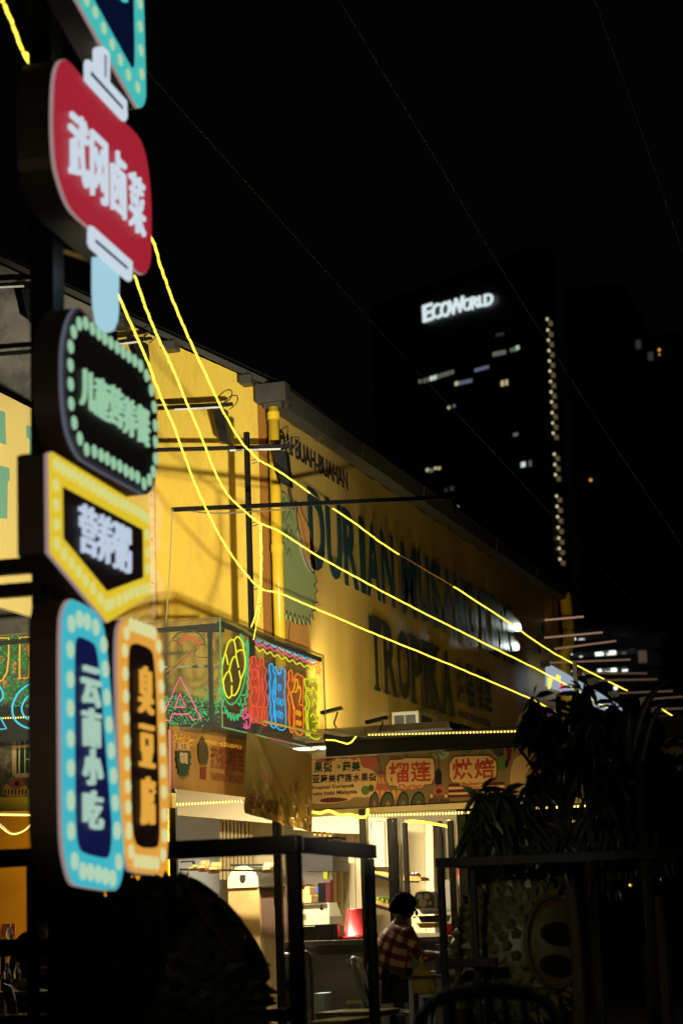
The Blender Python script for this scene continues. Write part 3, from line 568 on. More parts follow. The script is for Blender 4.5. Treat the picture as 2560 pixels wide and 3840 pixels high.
for a, b, mt in (((NX, NY, nz0), (NX, NY, nz1), M['edge']), ((NX, NY, nz0), (NX, (NY+ny1)/2-.3, nz0), M['edge']), ((NX, (NY+ny1)/2-.28, nz0), (NX, (NY+ny1)/2+.35, nz0), glow('edge_pink', (220, 110, 90), .6)), ((NX, (NY+ny1)/2+.37, nz0), (NX, ny1, nz0), glow('edge_pale', (190, 200, 170), .5)), ((NX, ny1, nz0), (NX, ny1, nz1), glow('edge_dim', (130, 115, 50), .5)), ((nx0, NY, nz1), (NX, NY, nz1), glow('edge_cream', (170, 150, 70), .5)), ((NX, NY, nz1), (NX, ny1, nz1), glow('edge_olive', (150, 130, 50), .4))):
    m = MB(); m.beam(a, b, .009, .009); m.build('lit_edge', mt, NB)
NEON = {k: glow('neon_'+k, c, s) for k, (c, s) in {'yellow': ((232, 232, 20), 1.9), 'green': ((40, 225, 140), 1.2), 'red': ((255, 80, 52), 1.5), 'blue': ((50, 180, 255), 1.6), 'orange': ((255, 120, 24), 1.7), 'pink': ((255, 80, 150), 1.5), 'cyan': ((40, 205, 245), 1.6), 'lemon': ((225, 225, 30), 1.7), 'gold': ((255, 170, 10), 1.7), 'rainbow': ((255, 92, 60), .9), 'grey': ((120, 110, 60), .35)}.items()}
K3 = lambda x, y: (560+x/2.24, 2260+y/2.24)
def neon(col, pts, pl=NS, r=.0085, closed=False, par=NB, o=-.03, sm=4, raw=False):
    P = [pw(pl, *(p if raw else K3(*p)), o) for p in pts]
    if closed: P = spline(P+[P[0]], sm) if sm > 1 else P
    elif sm > 1: P = spline(P, sm)
    if closed and sm <= 1: P = P+[P[0], P[1]]
    m = MB(); m.tube(P, r*.72, 7); return m.build('neon_tube', NEON[col], par, smooth=True)
def fill(col, pts, rgb):
    P = [NS.sz(*K3(*p)) for p in pts]; P = [tuple(x) for x in chaikin(P, 1)]; m = MB(); flat(m, NS, P, -.050, -.046)
    mt = mat('tinted_acrylic_'+col, rgb, .3, em=rgb, es=.42, alpha=.62); m.build('tinted_panel', mt, NB, fixn=False)  # emission stands for the neon tubes lighting the coloured acrylic
def rr(x0, y0, x1, y1, sl):   # small rounded lozenge in the skewed crop
    c = ((x0+x1)/2, (y0+y1)/2); a, b = (x1-x0)/2, (y1-y0)/2
    return [(c[0]+a*math.cos(t), c[1]+b*math.sin(t)+a*math.cos(t)*sl) for t in np.linspace(0, 2*math.pi, 10)[:-1]]
# durian
sp = [(640, 465), (632, 500), (640, 540), (625, 560), (636, 620), (622, 650), (634, 690), (624, 740), (640, 770), (632, 800), (650, 810), (645, 870), (665, 870), (668, 925), (682, 900), (690, 965), (705, 925), (715, 985), (728, 940), (742, 990), (755, 945), (770, 985), (778, 935), (795, 950), (800, 900), (815, 905), (812, 850), (835, 855), (830, 800), (852, 790), (845, 740), (860, 720), (848, 660), (864, 640), (850, 590), (862, 560), (848, 520), (860, 490), (845, 450), (860, 420), (858, 340), (848, 320), (838, 370), (822, 340), (815, 300), (795, 265), (785, 290)]
neon('green', sp, sm=1, r=.009)
neon('green', [(850, 420), (835, 600), (810, 720), (770, 810), (720, 855), (680, 830), (650, 770), (640, 700)], r=.009)
neon('green', [(860, 340), (850, 400), (838, 440), (846, 520)], sm=1); neon('green', [(800, 775), (815, 780), (840, 770)], sm=1); neon('green', [(768, 840), (790, 865), (797, 800)], sm=1)
for L_ in ([(740, 315), (765, 285), (790, 300), (812, 340), (820, 400), (832, 470), (828, 560), (800, 640), (780, 720), (745, 778), (722, 775), (700, 800), (675, 780), (655, 720), (652, 680), (640, 640), (640, 540), (655, 460), (672, 400), (690, 340), (715, 310), (740, 315)], [(740, 318), (750, 360), (757, 418)], [(758, 420), (785, 398), (815, 402), (828, 420)], [(757, 420), (757, 450), (778, 545)], [(758, 448), (730, 465), (710, 520), (700, 570)], [(700, 570), (712, 610), (722, 665)], [(698, 572), (672, 600), (655, 640), (645, 680)], [(672, 430), (680, 470), (690, 520)], [(782, 570), (795, 640)], [(720, 695), (720, 770)]):
    neon('yellow', L_, sm=3, r=.0095)
# 热 : fat outline with inner strokes
fill('red', [(905, 450), (885, 460), (890, 500), (875, 520), (880, 560), (890, 620), (875, 660), (885, 720), (890, 760), (875, 790), (885, 850), (880, 920), (890, 1000), (912, 1005), (925, 960), (930, 1000), (955, 1010), (960, 970), (975, 1015), (1010, 1030), (1020, 960), (1010, 900), (1022, 850), (1015, 780), (1000, 760), (1012, 700), (1000, 640), (1008, 560), (985, 530), (985, 480), (965, 465), (955, 500), (945, 540), (925, 520), (920, 465)], (.75, .10, .05))
neon('red', [(905, 450), (885, 460), (890, 500), (875, 520), (880, 560), (890, 620), (875, 660), (885, 720), (890, 760), (875, 790), (885, 850), (880, 920), (890, 1000), (912, 1005), (925, 960), (930, 1000), (955, 1010), (960, 970), (975, 1015), (1010, 1030), (1020, 960), (1010, 900), (1022, 850), (1015, 780), (1000, 760), (1012, 700), (1000, 640), (1008, 560), (985, 530), (985, 480), (965, 465), (955, 500), (945, 540), (925, 520), (920, 465)], closed=True, sm=3)
for L_ in ([(890, 560), (930, 565), (935, 620), (905, 640)], [(945, 560), (950, 760), (930, 860)], [(975, 630), (980, 760), (1000, 800), (985, 860)], [(890, 860), (925, 870), (1010, 880)], [(900, 890), (895, 990)], [(935, 885), (940, 990)], [(970, 890), (975, 1000)], [(990, 890), (1005, 1010)], [(900, 720), (925, 700), (930, 760)]): neon('red', L_, sm=3)
# 猫
fill('blue', [(1055, 510), (1038, 520), (1035, 570), (1045, 620), (1035, 680), (1045, 740), (1035, 800), (1048, 860), (1040, 920), (1055, 980), (1045, 1020), (1060, 1045), (1085, 1040), (1088, 900), (1095, 1045), (1165, 1060), (1170, 900), (1160, 760), (1168, 680), (1160, 610), (1168, 600), (1150, 550), (1135, 550), (1130, 585), (1100, 585), (1090, 535), (1075, 550)], (.05, .20, .42))
neon('blue', [(1055, 510), (1038, 520), (1035, 570), (1045, 620), (1035, 680), (1045, 740), (1035, 800), (1048, 860), (1040, 920), (1055, 980), (1045, 1020), (1060, 1045), (1085, 1040), (1088, 900), (1095, 1045), (1165, 1060), (1170, 900), (1160, 760), (1168, 680), (1160, 610), (1168, 600), (1150, 550), (1135, 550), (1130, 585), (1100, 585), (1090, 535), (1075, 550)], closed=True, sm=3)
for x0, y0 in ((1112, 685), (1100, 800), (1130, 810), (1105, 910), (1128, 920)): neon('blue', rr(x0, y0, x0+20, y0+55, .3), closed=True, sm=2, r=.007)
for L_ in ([(1065, 560), (1085, 620), (1070, 700), (1085, 800)], [(1085, 620), (1090, 700), (1080, 860), (1085, 1040)], [(1075, 700), (1060, 780), (1075, 860), (1070, 960)], [(1090, 560), (1110, 600), (1135, 590)]): neon('blue', L_, sm=3)
# 榴
fill('orange', [(1215, 565), (1198, 580), (1200, 640), (1188, 680), (1200, 740), (1190, 800), (1203, 860), (1200, 960), (1210, 1070), (1230, 1085), (1240, 960), (1245, 870), (1250, 1075), (1312, 1100), (1318, 880), (1300, 860), (1285, 850), (1312, 850), (1318, 640), (1300, 615), (1265, 595), (1250, 620), (1230, 660), (1225, 580)], (.50, .10, .02))
neon('orange', [(1215, 565), (1198, 580), (1200, 640), (1188, 680), (1200, 740), (1190, 800), (1203, 860), (1200, 960), (1210, 1070), (1230, 1085), (1240, 960), (1245, 870), (1250, 1075), (1312, 1100), (1318, 880), (1300, 860), (1285, 850), (1312, 850), (1318, 640), (1300, 615), (1265, 595), (1250, 620), (1230, 660), (1225, 580)], closed=True, sm=3)
for L_ in ([(1210, 760), (1235, 740), (1245, 700), (1255, 640)], [(1245, 750), (1265, 740), (1275, 680), (1265, 640)], [(1280, 720), (1290, 700), (1300, 760), (1285, 840)], [(1215, 770), (1230, 840), (1240, 900)]): neon('gold', L_, sm=3)
for x0, y0 in ((1260, 905), (1284, 915), (1262, 990), (1286, 995)): neon('gold', rr(x0, y0, x0+16, y0+36, .3), closed=True, sm=2, r=.007)
# 莲
fill('lemon', [(1365, 615), (1355, 645), (1330, 640), (1340, 720), (1360, 715), (1375, 740), (1345, 740), (1338, 800), (1350, 860), (1335, 880), (1345, 930), (1338, 990), (1350, 1030), (1345, 1110), (1360, 1115), (1372, 1085), (1380, 1130), (1450, 1145), (1455, 1050), (1425, 1030), (1450, 1025), (1455, 960), (1430, 940), (1450, 850), (1452, 780), (1430, 755), (1452, 745), (1455, 675), (1430, 670), (1425, 635), (1405, 630), (1400, 665), (1380, 655), (1378, 620)], (.38, .34, .02))
neon('lemon', [(1365, 615), (1355, 645), (1330, 640), (1340, 720), (1360, 715), (1375, 740), (1345, 740), (1338, 800), (1350, 860), (1335, 880), (1345, 930), (1338, 990), (1350, 1030), (1345, 1110), (1360, 1115), (1372, 1085), (1380, 1130), (1450, 1145), (1455, 1050), (1425, 1030), (1450, 1025), (1455, 960), (1430, 940), (1450, 850), (1452, 780), (1430, 755), (1452, 745), (1455, 675), (1430, 670), (1425, 635), (1405, 630), (1400, 665), (1380, 655), (1378, 620)], closed=True, sm=3)
for L_ in ([(1385, 780), (1400, 710), (1425, 760)], [(1395, 870), (1410, 810), (1435, 860)], [(1380, 960), (1400, 930), (1430, 990), (1400, 1000)], [(1400, 1060), (1415, 1090), (1430, 1050)], [(1350, 780), (1370, 850), (1355, 950), (1365, 1080)]): neon('lemon', L_, sm=3)
# waves
def wave(col, x0, y0, x1, y1, n, a):
    P = []
    for i in range(n*2+1):
        t = i/(n*2); P.append((x0+(x1-x0)*t, y0+(y1-y0)*t+(a if i % 2 else -a)*(1-.25*t)))
    neon(col, P, sm=3, r=.009)
wave('blue', 915, 300, 1420, 490, 8, 15); wave('pink', 917, 338, 1420, 520, 8, 15); wave('lemon', 920, 382, 1418, 560, 8, 15)
neon('orange', [(1441, 495), (1447, 530), (1460, 545), (1450, 565), (1455, 602), (1441, 585), (1428, 595), (1434, 560), (1424, 535), (1436, 530)], closed=True, sm=1, r=.006)
for L_ in ([(840, 880), (815, 920), (820, 980), (850, 950), (875, 960), (870, 1040), (850, 1050), (822, 1020)], [(845, 880), (835, 930), (865, 935), (840, 970)], [(820, 1045), (850, 1055), (840, 990)]): neon('pink', L_, sm=3, r=.008)
# front face: A, rainbow, leaves
neon('pink', [(105, 990), (160, 990), (178, 935), (318, 935), (345, 982), (425, 980), (247, 622), (112, 925)], pl=NF, sm=1, o=-.03, r=.008)
neon('pink', [(245, 765), (205, 868), (203, 878), (285, 878), (292, 868)], pl=NF, closed=True, sm=1, r=.007)
neon('rainbow', [(235, 335), (265, 295), (310, 282), (360, 290), (400, 320), (420, 352)], pl=NF); neon('rainbow', [(240, 345), (275, 312), (320, 300), (365, 312), (408, 355)], pl=NF)
neon('grey', [(180, 305), (230, 255), (300, 232), (370, 240), (430, 280), (458, 345)], pl=NF)
neon('grey', [(120, 410), (130, 375), (155, 360), (160, 325), (200, 315), (235, 335), (260, 370), (270, 405), (245, 420), (130, 425)], pl=NF, closed=True, r=.005)
neon('grey', [(375, 455), (370, 410), (400, 390), (410, 355), (455, 350), (490, 380), (520, 385), (528, 430), (500, 455)], pl=NF, closed=True, r=.005)
neon('gold', [(-25, 2390), (27, 2392), (26, 2470), (20, 2520), (4, 2548), (-20, 2560)], pl=NF, raw=True, sm=1, r=.009)
neon('gold', [(130, 2386), (68, 2389), (67, 2543), (101, 2541), (103, 2478), (132, 2520)], pl=NF, raw=True, sm=1, r=.009)
neon('gold', [(132, 2415), (102, 2415), (101, 2459), (132, 2452)], pl=NF, raw=True, sm=1, r=.008)
neon('cyan', [(150, 2560), (110, 2563), (75, 2585), (52, 2615), (40, 2655), (48, 2695), (75, 2720), (110, 2732), (150, 2730)], pl=NF, raw=True, r=.011)
neon('cyan', [(150, 2598), (115, 2600), (90, 2620), (75, 2655), (85, 2685), (105, 2698), (150, 2695)], pl=NF, raw=True, r=.010)
neon('cyan', [(-20, 2700), (-5, 2690), (18, 2732), (-20, 2736)], pl=NF, raw=True, sm=1, r=.010); neon('cyan', [(-22, 2640), (2, 2620), (4, 2595), (-10, 2570)], pl=NF, raw=True, r=.010)
# fairy light leaves and orange flowers inside the box
m = MB(); m2 = MB(); mo = MB(); mlf = MB()
def leafp(mb, c, s, mi=0):
    a = V(ru(-1, 1), ru(-.3, .3), ru(-1, 1)); a /= np.linalg.norm(a); b = np.cross(a, V(ru(-.3, .3), 1, ru(-.3, .3))); b /= np.linalg.norm(b)
    mb.add([c-a*s, c+b*s*.38, c+a*s, c-b*s*.38], [(0, 1, 2, 3)], mi)
for i in range(520):
    x = ru(0, 1)
    u_ = 600+225*x; c = hy(u_, 2640+(1-x**1.2*.55)*0+ru(-30, 90)-x*ru(0, 60), NY+.06+ru(0, .1))
    leafp(m, c, ru(.006, .016))
for i in range(700):
    u_ = ru(-20, 150); v_ = ru(2385, 2600) if rnd() < .85 else ru(2600, 2650); c = hy(u_, v_, NY+.08+ru(0, .12)); 
    (leafp(m, c, ru(.008, .016)) if rnd() < .45 else leafp(mlf, c, ru(.02, .04)))
for i in range(16):
    c = hy(ru(-10, 125), ru(2400, 2590), NY+.12); mo.ell(c, (.024, .01, .024), 8)
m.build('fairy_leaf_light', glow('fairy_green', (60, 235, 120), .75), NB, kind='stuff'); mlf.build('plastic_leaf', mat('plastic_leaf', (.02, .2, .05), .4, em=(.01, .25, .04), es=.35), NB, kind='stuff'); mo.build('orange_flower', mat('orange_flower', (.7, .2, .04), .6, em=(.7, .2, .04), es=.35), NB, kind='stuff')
# things seen inside: tool rail with black clamp
m = MB(); m.beam(hy(680, 2366, NY+.9), hy(840, 2364, NY+.9), .02, .03); m.build('rail', M['blackmetal'], NB)
m = MB(); m.beam(hy(560, 2505, NY+.8), hy(815, 2498, NY+.8), .025, .02); m.build('pale_rail', mat('pale_rail', (.5, .45, .3), .5), NB)
for a, b in (((790, 2375), (610, 2530)), ((738, 2430), (625, 2540))):
    m = MB(); m.tube([hy(*a, NY+.7), hy(*b, NY+.7)], .006, 6); m.build('tie_strap', M['ropeoff'], NB)

# ================================================================== FRUIT STALL: canopy, printed fascia, LED strips
YC = 17.7
CP = Pl((0, YC, 0), (1, 0, 0)); FP = Pl((0, YC+.12, 0), (1, 0, 0))
C_ = thing('stall_canopy', 'flat dark steel canopy edged with tiny lights over the fruit stall counter', 'canopy', CP.w(-5, 0))
xL = CP.sz(1215, 2760)[0]; xR = CP.sz(2900, 2740)[0]; zc = CP.sz(1700, 2737)[1]
m = MB(); m.box((xL, YC, zc-.035), (xR, YC+1.9, zc)); m.build('roof_sheet', M['gutter'], C_)
m = MB(); m.box((xL, YC+.03, zc-.16), (xR, YC+.09, zc-.036)); m.build('edge_beam', M['blackmetal'], C_)
for u in (1590, 1800, 2050, 2300):
    a = CP.sz(u, 2800)[0]; m = MB(); m.beam((a, YC+.1, zc-.1), (a, YC+1.9, zc-.1), .04, .05); m.build('rafter', M['blackmetal'], C_)
CAPZ0, CAPZ1 = FP.sz(1440, 3050)[1], FP.sz(1440, 3028)[1]
m = MB(); m.box((FP.sz(1130, 3000)[0], YC+.08, CAPZ0), (xR, YC+.16, CAPZ1)); m.build('lower_beam', mat('cream_beam', srgb(206, 180, 120), .5, nz=.1), C_)
m = MB(); m.box((-9.3, 17.0, FP.sz(400, 3090)[1]-.0), (-6.3, 17.06, FP.sz(400, 3090)[1]+.02)); 
# sheet metal flap beside the neon box
t = thing('metal_flap', 'bent pale sheet metal flap lying on the canopy edge', 'metal sheet', hy(1290, 2760, 17.4))
m = MB(); fp = [(1216, 2731, 17.9), (1300, 2737, 17.9), (1376, 2728, 17.9), (1374, 2762, 17.35), (1330, 2755, 17.35), (1218, 2742, 17.35)]
m.prism([hy(*p) for p in fp], [hy(*p)-V(0, 0, .012) for p in fp]); m.build('sheet', mat('zinc_sheet', (.55, .52, .45), .45, .3, nz=.2), t)
m = MB(); m.beam(hy(1216, 2762, 17.5), hy(1330, 2782, 17.5), .05, .045); m.build('under_rail', M['black'], t)
# LED strips: housing + individual dots
def upglow(par, pos, tgt, e):
    l = lamp('strip_boost', 'AREA', pos, tgt, e, (1., .78, .34), .7, par); l.data.shape = 'RECTANGLE'; l.data.size_y = .03  # extra area lamp added before the strip to brighten the hanging cloth
LEDM = {}
def led_strip(label, pts, sp=.035, r=.0075, grp='rows of tiny warm lights along the stall', house=True, wavy=False, sag=0):
    P = [hy(*p) for p in pts]; P = spline(P, 8) if len(P) > 2 else P
    t = thing('light_strip', label, 'light strip', P[0], grp)
    if house: m = MB(); m.tube([p+V(0, .008, .004) for p in P], .012, 6); m.build('housing', mat('led_housing', (.25, .18, .05), .4, em=(1, .7, .12), es=.16), t)
    m = MB(); m2 = MB(); D = [0]
    for a, b in zip(P[:-1], P[1:]): D.append(D[-1]+np.linalg.norm(b-a))
    n_ = int(D[-1]/sp)
    if wavy:
        m.tube([p+V(ru(-1, 1), 0, ru(-1, 1))*.002 for p in P], r*1.3, 6); m.build('light_tube', M['rope'], t, smooth=True); return t
    for i in range(n_):
        d = (i+.5)*sp; k = max(j for j in range(len(D)-1) if D[j] <= d); p = P[k]+(P[k+1]-P[k])*(d-D[k])/(D[k+1]-D[k])+V(0, -.006, 0)
        m.ell(p, (r*.75, r, r*1.3), 6)
    m.build('led_bead', M['led'], t, kind='stuff'); return t
led_strip('row of tiny lights along the top edge of the flat canopy', [(1378, 2757, YC-.01), (2045, 2741, YC-.01)], sp=.030, r=.006)
for u_, e_ in ((1300, 5), (1650, 6), (2000, 5)):
    q9 = hy(u_, 3085, YC-.28); l = lamp('strip_boost', 'AREA', q9, q9+V(0, .36, .40), e_*.22, (1., .8, .4), .8); l.data.shape = 'RECTANGLE'; l.data.size_y = .03; l.parent = C_; l.location = l.location-C_.location  # area lamps added in front to strengthen the strip light on the fascia
led_strip('row of tiny lights under the DURIAN and BAKERY fascia', [(1383, 3060, YC+.05), (1782, 3048, YC+.05)], sp=.028, r=.009)
upglow(led_strip('row of tiny lights under the dim left banner', [(660, 3018, 17.3), (911, 3005, 17.3)], sp=.028, r=.009), V(-5.75, 16.3, 1.9), V(-5.85, 17.0, 2.25), 5)
led_strip('row of tiny lights under the canopy beyond the tree', [(1990, 3033, YC+.2), (2230, 3022, YC+.2)], sp=.030, r=.008)
led_strip('short row of tiny lights far back below the canopy', [(2110, 3083, 19.5), (2320, 3074, 19.5)], sp=.035, r=.008)
led_strip('row of tiny lights above the orange wall at the left edge', [(-30, 3056, 16.8), (128, 3058, 16.8)], sp=.022, r=.008)
led_strip('drooping loop of tiny lights at the left edge', [(-30, 3070, 16.8), (0, 3098, 16.8), (30, 3122, 16.8), (55, 3129, 16.8), (85, 3120, 16.8), (110, 3100, 16.8), (132, 3068, 16.8)], sp=.020, r=.006)
led_strip('thin row of tiny lights behind the cyan neon letters', [(-30, 2696, 16.6), (132, 2690, 16.6)], sp=.024, r=.005)
led_strip('thin light cord across the foot of the pink neon letter', [(605, 2677, 16.5), (700, 2670, 16.5), (830, 2673, 16.5), (1000, 2710, 17.0), (1200, 2755, 17.6)], sp=.024, r=.003)
led_strip('wavy rope light between the cloth and the counter post', [(1170, 3046, 17.6), (1200, 3050, 17.6), (1235, 3042, 17.6), (1275, 3058, 17.6), (1310, 3055, 17.6), (1350, 3066, 17.6), (1375, 3060, 17.6), (1380, 3035, 17.6)], wavy=True, house=False, r=.010)
led_strip('wavy rope light hanging inside the right bay', [(1520, 3082, 18.4), (1555, 3080, 18.4), (1600, 3086, 18.4), (1650, 3095, 18.4), (1692, 3102, 18.4), (1680, 3076, 18.4)], wavy=True, house=False, r=.010)
led_strip('glowing cord looping from the metal flap', [(1222, 2775, 17.45), (1260, 2778, 17.45), (1300, 2790, 17.45), (1320, 2780, 17.45), (1335, 2762, 17.45)], wavy=True, house=False, r=.005)
# printed fascia
K4 = lambda x, y: (1100+x/1.568, 2560+y/1.568)
FB = thing('printed_fascia', 'wide printed stall banner with the words Durian and Bakery above the lit counter', 'banner', FP.w(-4.6, 2.1))
xl_, xr_ = FP.sz(1120, 2900)[0], FP.sz(2700, 2900)[0]; zb_, zt_ = CAPZ1+.001, zc-.17
xs0 = FP.sz(1190, 2810)[0]
m = MB(); m.prism([FP.w(a, z, 0) for a, z in [(xl_, zb_), (xr_, zb_), (xr_, zt_), (xl_, zt_)]], [FP.w(a, z, -.02) for a, z in [(xl_, zb_), (xr_, zb_), (xr_, zt_), (xl_, zt_)]])
m.build('backing', mat('fascia_print_sand', srgb(142, 112, 66), .4, nz=.25, nscale=3), FB)
PR = {k: mat('fascia_'+k, srgb(*c), .38) for k, c in {'terra': (184, 92, 62), 'maroon': (98, 28, 26), 'green': (88, 112, 44), 'dark': (30, 24, 18), 'sand': (198, 156, 100), 'plum': (120, 76, 66), 'amber': (216, 160, 64), 'cream': (222, 178, 112), 'forest': (14, 56, 34), 'red': (186, 60, 34), 'sky': (150, 158, 128), 'brown': (120, 74, 36), 'olive': (70, 76, 34), 'grey': (60, 66, 60)}.items()}
def pr(name, colr, pts, o0, o1, k4=True, sm=0, pl=FP, par=FB, clip=True):
    P = [pl.sz(*(K4(*p) if k4 else p)) for p in pts]
    if sm: P = [tuple(x) for x in chaikin(P, sm)]
    if clip: P = [(a, min(max(z, zb_+.002), zt_-.002)) for a, z in P]
    m = MB(); flat(m, pl, P, o0, o1); return m.build(name, PR[colr], par, fixn=False)
def arc(cx, cy, r, r2, a0, a1, n=10): return [(cx+r*math.cos(math.radians(a)), cy-r2*math.sin(math.radians(a))) for a in np.linspace(a0, a1, n)]
# scenery print: onion domes, arcade, palm, swirls, stripes
for cx, cy, r, h in ((436, 520, 42, 95), (512, 540, 26, 66), (605, 455, 30, 40), (450, 460, 62, 75)):
    pr('printed_dome', 'plum', [(cx-r*.7, cy+14)]+arc(cx, cy, r, r*.9, 200, 110, 6)+[(cx, cy-h)]+arc(cx, cy, r, r*.9, 70, -20, 6)+[(cx+r*.7, cy+14)], .0003, .001)
pr('printed_palace', 'terra', [(485, 545), (560, 535), (560, 640), (640, 640), (640, 735), (440, 738), (440, 640), (485, 630)], .0011, .0018)
for cx in (505, 525, 545): pr('printed_window', 'amber', [(cx-7, 560), (cx+7, 560), (cx+7, 595), (cx-7, 595)], .0019, .0026)
for cx in (492, 525, 557, 590, 620): pr('printed_arch', 'amber', [(cx-11, 690), (cx-11, 645)]+arc(cx, 645, 11, 14, 180, 0, 6)[1:-1]+[(cx+11, 645), (cx+11, 690)], .0019, .0026)
pr('printed_ball', 'terra', arc(440, 470, 55, 55, 0, 330, 14), .0008, .0012)
for cx in (576, 664, 290): pr('printed_minaret', 'plum', [(cx-6, 460), (cx-10, 420), (cx, 385), (cx+10, 420), (cx+6, 460)], .0005, .0012)
pr('printed_moon', 'sky', arc(865, 415, 50, 40, 0, 340, 14), .0004, .0008)
pr('printed_trunk', 'brown', [(838, 610), (848, 520), (845, 440), (830, 410), (842, 405), (858, 440), (862, 520), (858, 612)], .0012, .002)
for a in (10, 45, 80, 125, 165, 200, 340, 300, 240):
    r_a = math.radians(a); cx, cy = 838, 408; L_ = 62
    tip = (cx+L_*math.cos(r_a), cy-L_*.6*math.sin(r_a)+18); mid = (cx+L_*.55*math.cos(r_a), cy-L_*.75*math.sin(r_a)-4)
    pr('printed_frond', 'plum' if a % 2 else 'green', [(cx, cy), (mid[0], mid[1]-7), tip, (mid[0], mid[1]+7)], .002, .0027)
pr('printed_hut', 'dark', [(832, 600), (832, 530), (852, 500), (872, 532), (872, 600)], .0021, .0025)
for y0 in (598, 632, 662): pr('printed_stripe', 'maroon', [(912, y0), (1240, y0-14), (1240, y0+5), (912, y0+17)], .0012, .002)
for y0 in (615, 648): pr('printed_stripe', 'cream', [(912, y0), (1240, y0-14), (1240, y0+3), (912, y0+15)], .0012, .002)
for cx, w_ in ((480, 40), (560, 60), (650, 50), (740, 60)):
    c_ = [(cx-w_, 735), (cx-w_*.6, 660), (cx, 640), (cx+w_*.5, 665), (cx+w_*.6, 735), (cx+w_*.25, 735), (cx+w_*.1, 690), (cx-w_*.2, 685), (cx-w_*.5, 735)]
    pr('printed_swirl', 'dark', [(x, y-4) for x, y in c_], .0027, .0031, sm=1); pr('printed_swirl', 'olive', [(cx+(x-cx)*.8, y+8) for x, y in c_], .0032, .0037, sm=1)
for pts, c_ in (([(1000, 380), (1040, 365), (1060, 385), (1040, 420), (1000, 410), (1020, 440), (1080, 440), (1100, 400), (1090, 360), (1110, 355), (1130, 400), (1100, 470), (1010, 470), (975, 430)], 'green'), ([(1150, 360), (1200, 350), (1230, 370), (1240, 420), (1200, 440), (1170, 410)], 'grey'), ([(1240, 355), (1275, 352), (1285, 420), (1260, 500), (1240, 500), (1258, 420)], 'maroon'), ([(1190, 440), (1240, 410), (1260, 460), (1250, 520), (1200, 520)], 'green'), ([(1270, 540), (1300, 430), (1390, 430), (1400, 480), (1350, 560), (1400, 640), (1360, 680), (1280, 640)], 'sand'), ([(1400, 430), (1500, 425), (1520, 560), (1480, 680), (1400, 680)], 'plum')):
    pr('printed_swirl', c_, pts, .0008, .0014, sm=1)
# tiger print
for X0, Y0, K_, fac in ((845, 650, 1., 1),):
    pr('printed_scroll', 'terra', arc(860, 640, 36, 34, -40, 260, 14), .0036, .0041)
    pr('printed_scroll', 'maroon', arc(856, 640, 18, 16, -40, 260, 10), .0042, .0046)
    pr('printed_tiger', 'brown', [(790, 716), (800, 670), (812, 650), (830, 665), (850, 660), (885, 665), (898, 650), (908, 668), (925, 712)], .0047, .0052, sm=1)
    for s_ in (-1, 1):
        c0 = 855
        for k in range(4): x = c0+s_*(12+k*14); pr('printed_tiger_stripe', 'dark', [(x, 675+k*4), (x+s_*6, 690), (x+s_*2, 712), (x-s_*3, 695)], .0053, .0057)
        pr('printed_tiger_ear', 'cream', arc(c0+s_*43, 668, 10, 12, 0, 320, 8), .0053, .0057)
def card(pts, o, colr='cream', grow=None): 
    if grow: pr('card_outline', 'brown', grow, o-.0007, o-.0001, sm=1)
    pr('card', colr, pts, o, o+.0008, sm=1)
def txt(t_, x0, x1, y0, y1, col, o, off=.03, skew=True, pl=FP, par=FB, name='lettering'):
    u0_, v0_ = K4(x0, (y0+y1)/2); u1_, v1_ = K4(x1, 0); um = (u0_+u1_)/2
    s0 = pl.sz(u0_, v0_)[0]; s1 = pl.sz(u1_, v0_)[0]; z1 = pl.sz(um, K4(0, y0)[1])[1]; z0 = pl.sz(um, K4(0, y1)[1])[1]
    m = MB(); put_text(m, pl, t_, s0, s1, z0, z1, o, o+.0015, off); return m.build(name, PR[col], par, fixn=False)
def split_txt(t_, x0, x1, y0, y1, dy, col, o, off):
    n_ = len(t_); w_ = (x1-x0)/n_
    for i, c in enumerate(t_):
        if c == ' ': continue
        txt(c, x0+i*w_, x0+(i+.94)*w_, y0+dy*i/n_, y1+dy*i/n_, col, o, off, name='character')
card([(545, 460), (640, 455), (650, 446), (700, 446), (800, 446), (828, 452), (828, 596), (762, 600), (762, 626), (614, 632), (610, 606), (545, 604)], .0062, grow=[(538, 454), (640, 448), (650, 440), (800, 440), (834, 446), (834, 602), (768, 606), (768, 632), (608, 638), (604, 612), (538, 610)])
split_txt('榴莲', 560, 818, 470, 590, -8, 'red', .0072, .02); txt('Durian', 622, 756, 595, 628, 'red', .0072, .02)
card([(918, 442), (1030, 434), (1190, 432), (1194, 572), (1130, 578), (1128, 612), (984, 614), (982, 588), (920, 588)], .0062, grow=[(910, 436), (1030, 428), (1196, 426), (1200, 578), (1136, 584), (1134, 618), (978, 620), (976, 594), (912, 594)])
split_txt('烘焙', 935, 1190, 450, 572, -8, 'red', .0072, .02); txt('Bakery', 990, 1124, 583, 614, 'red', .0072, .02)
pr('card', 'cream', [(80, 480), (130, 440), (200, 400), (255, 410), (270, 450), (330, 450), (340, 415), (390, 430), (400, 500), (445, 505), (500, 540), (492, 590), (480, 640), (440, 680), (360, 670), (320, 700), (200, 715), (80, 710)], .0062, .007, sm=1)
pr('printed_papaya', 'terra', [(110, 470), (180, 425), (240, 418), (260, 440), (235, 470)], .0071, .0076, sm=1); pr('printed_papaya', 'dark', [(180, 452), (215, 435), (242, 432), (235, 452), (200, 464)], .0077, .0081, sm=1)
pr('printed_papaya', 'terra', [(330, 450), (345, 420), (380, 430), (375, 460)], .0071, .0076, sm=1)
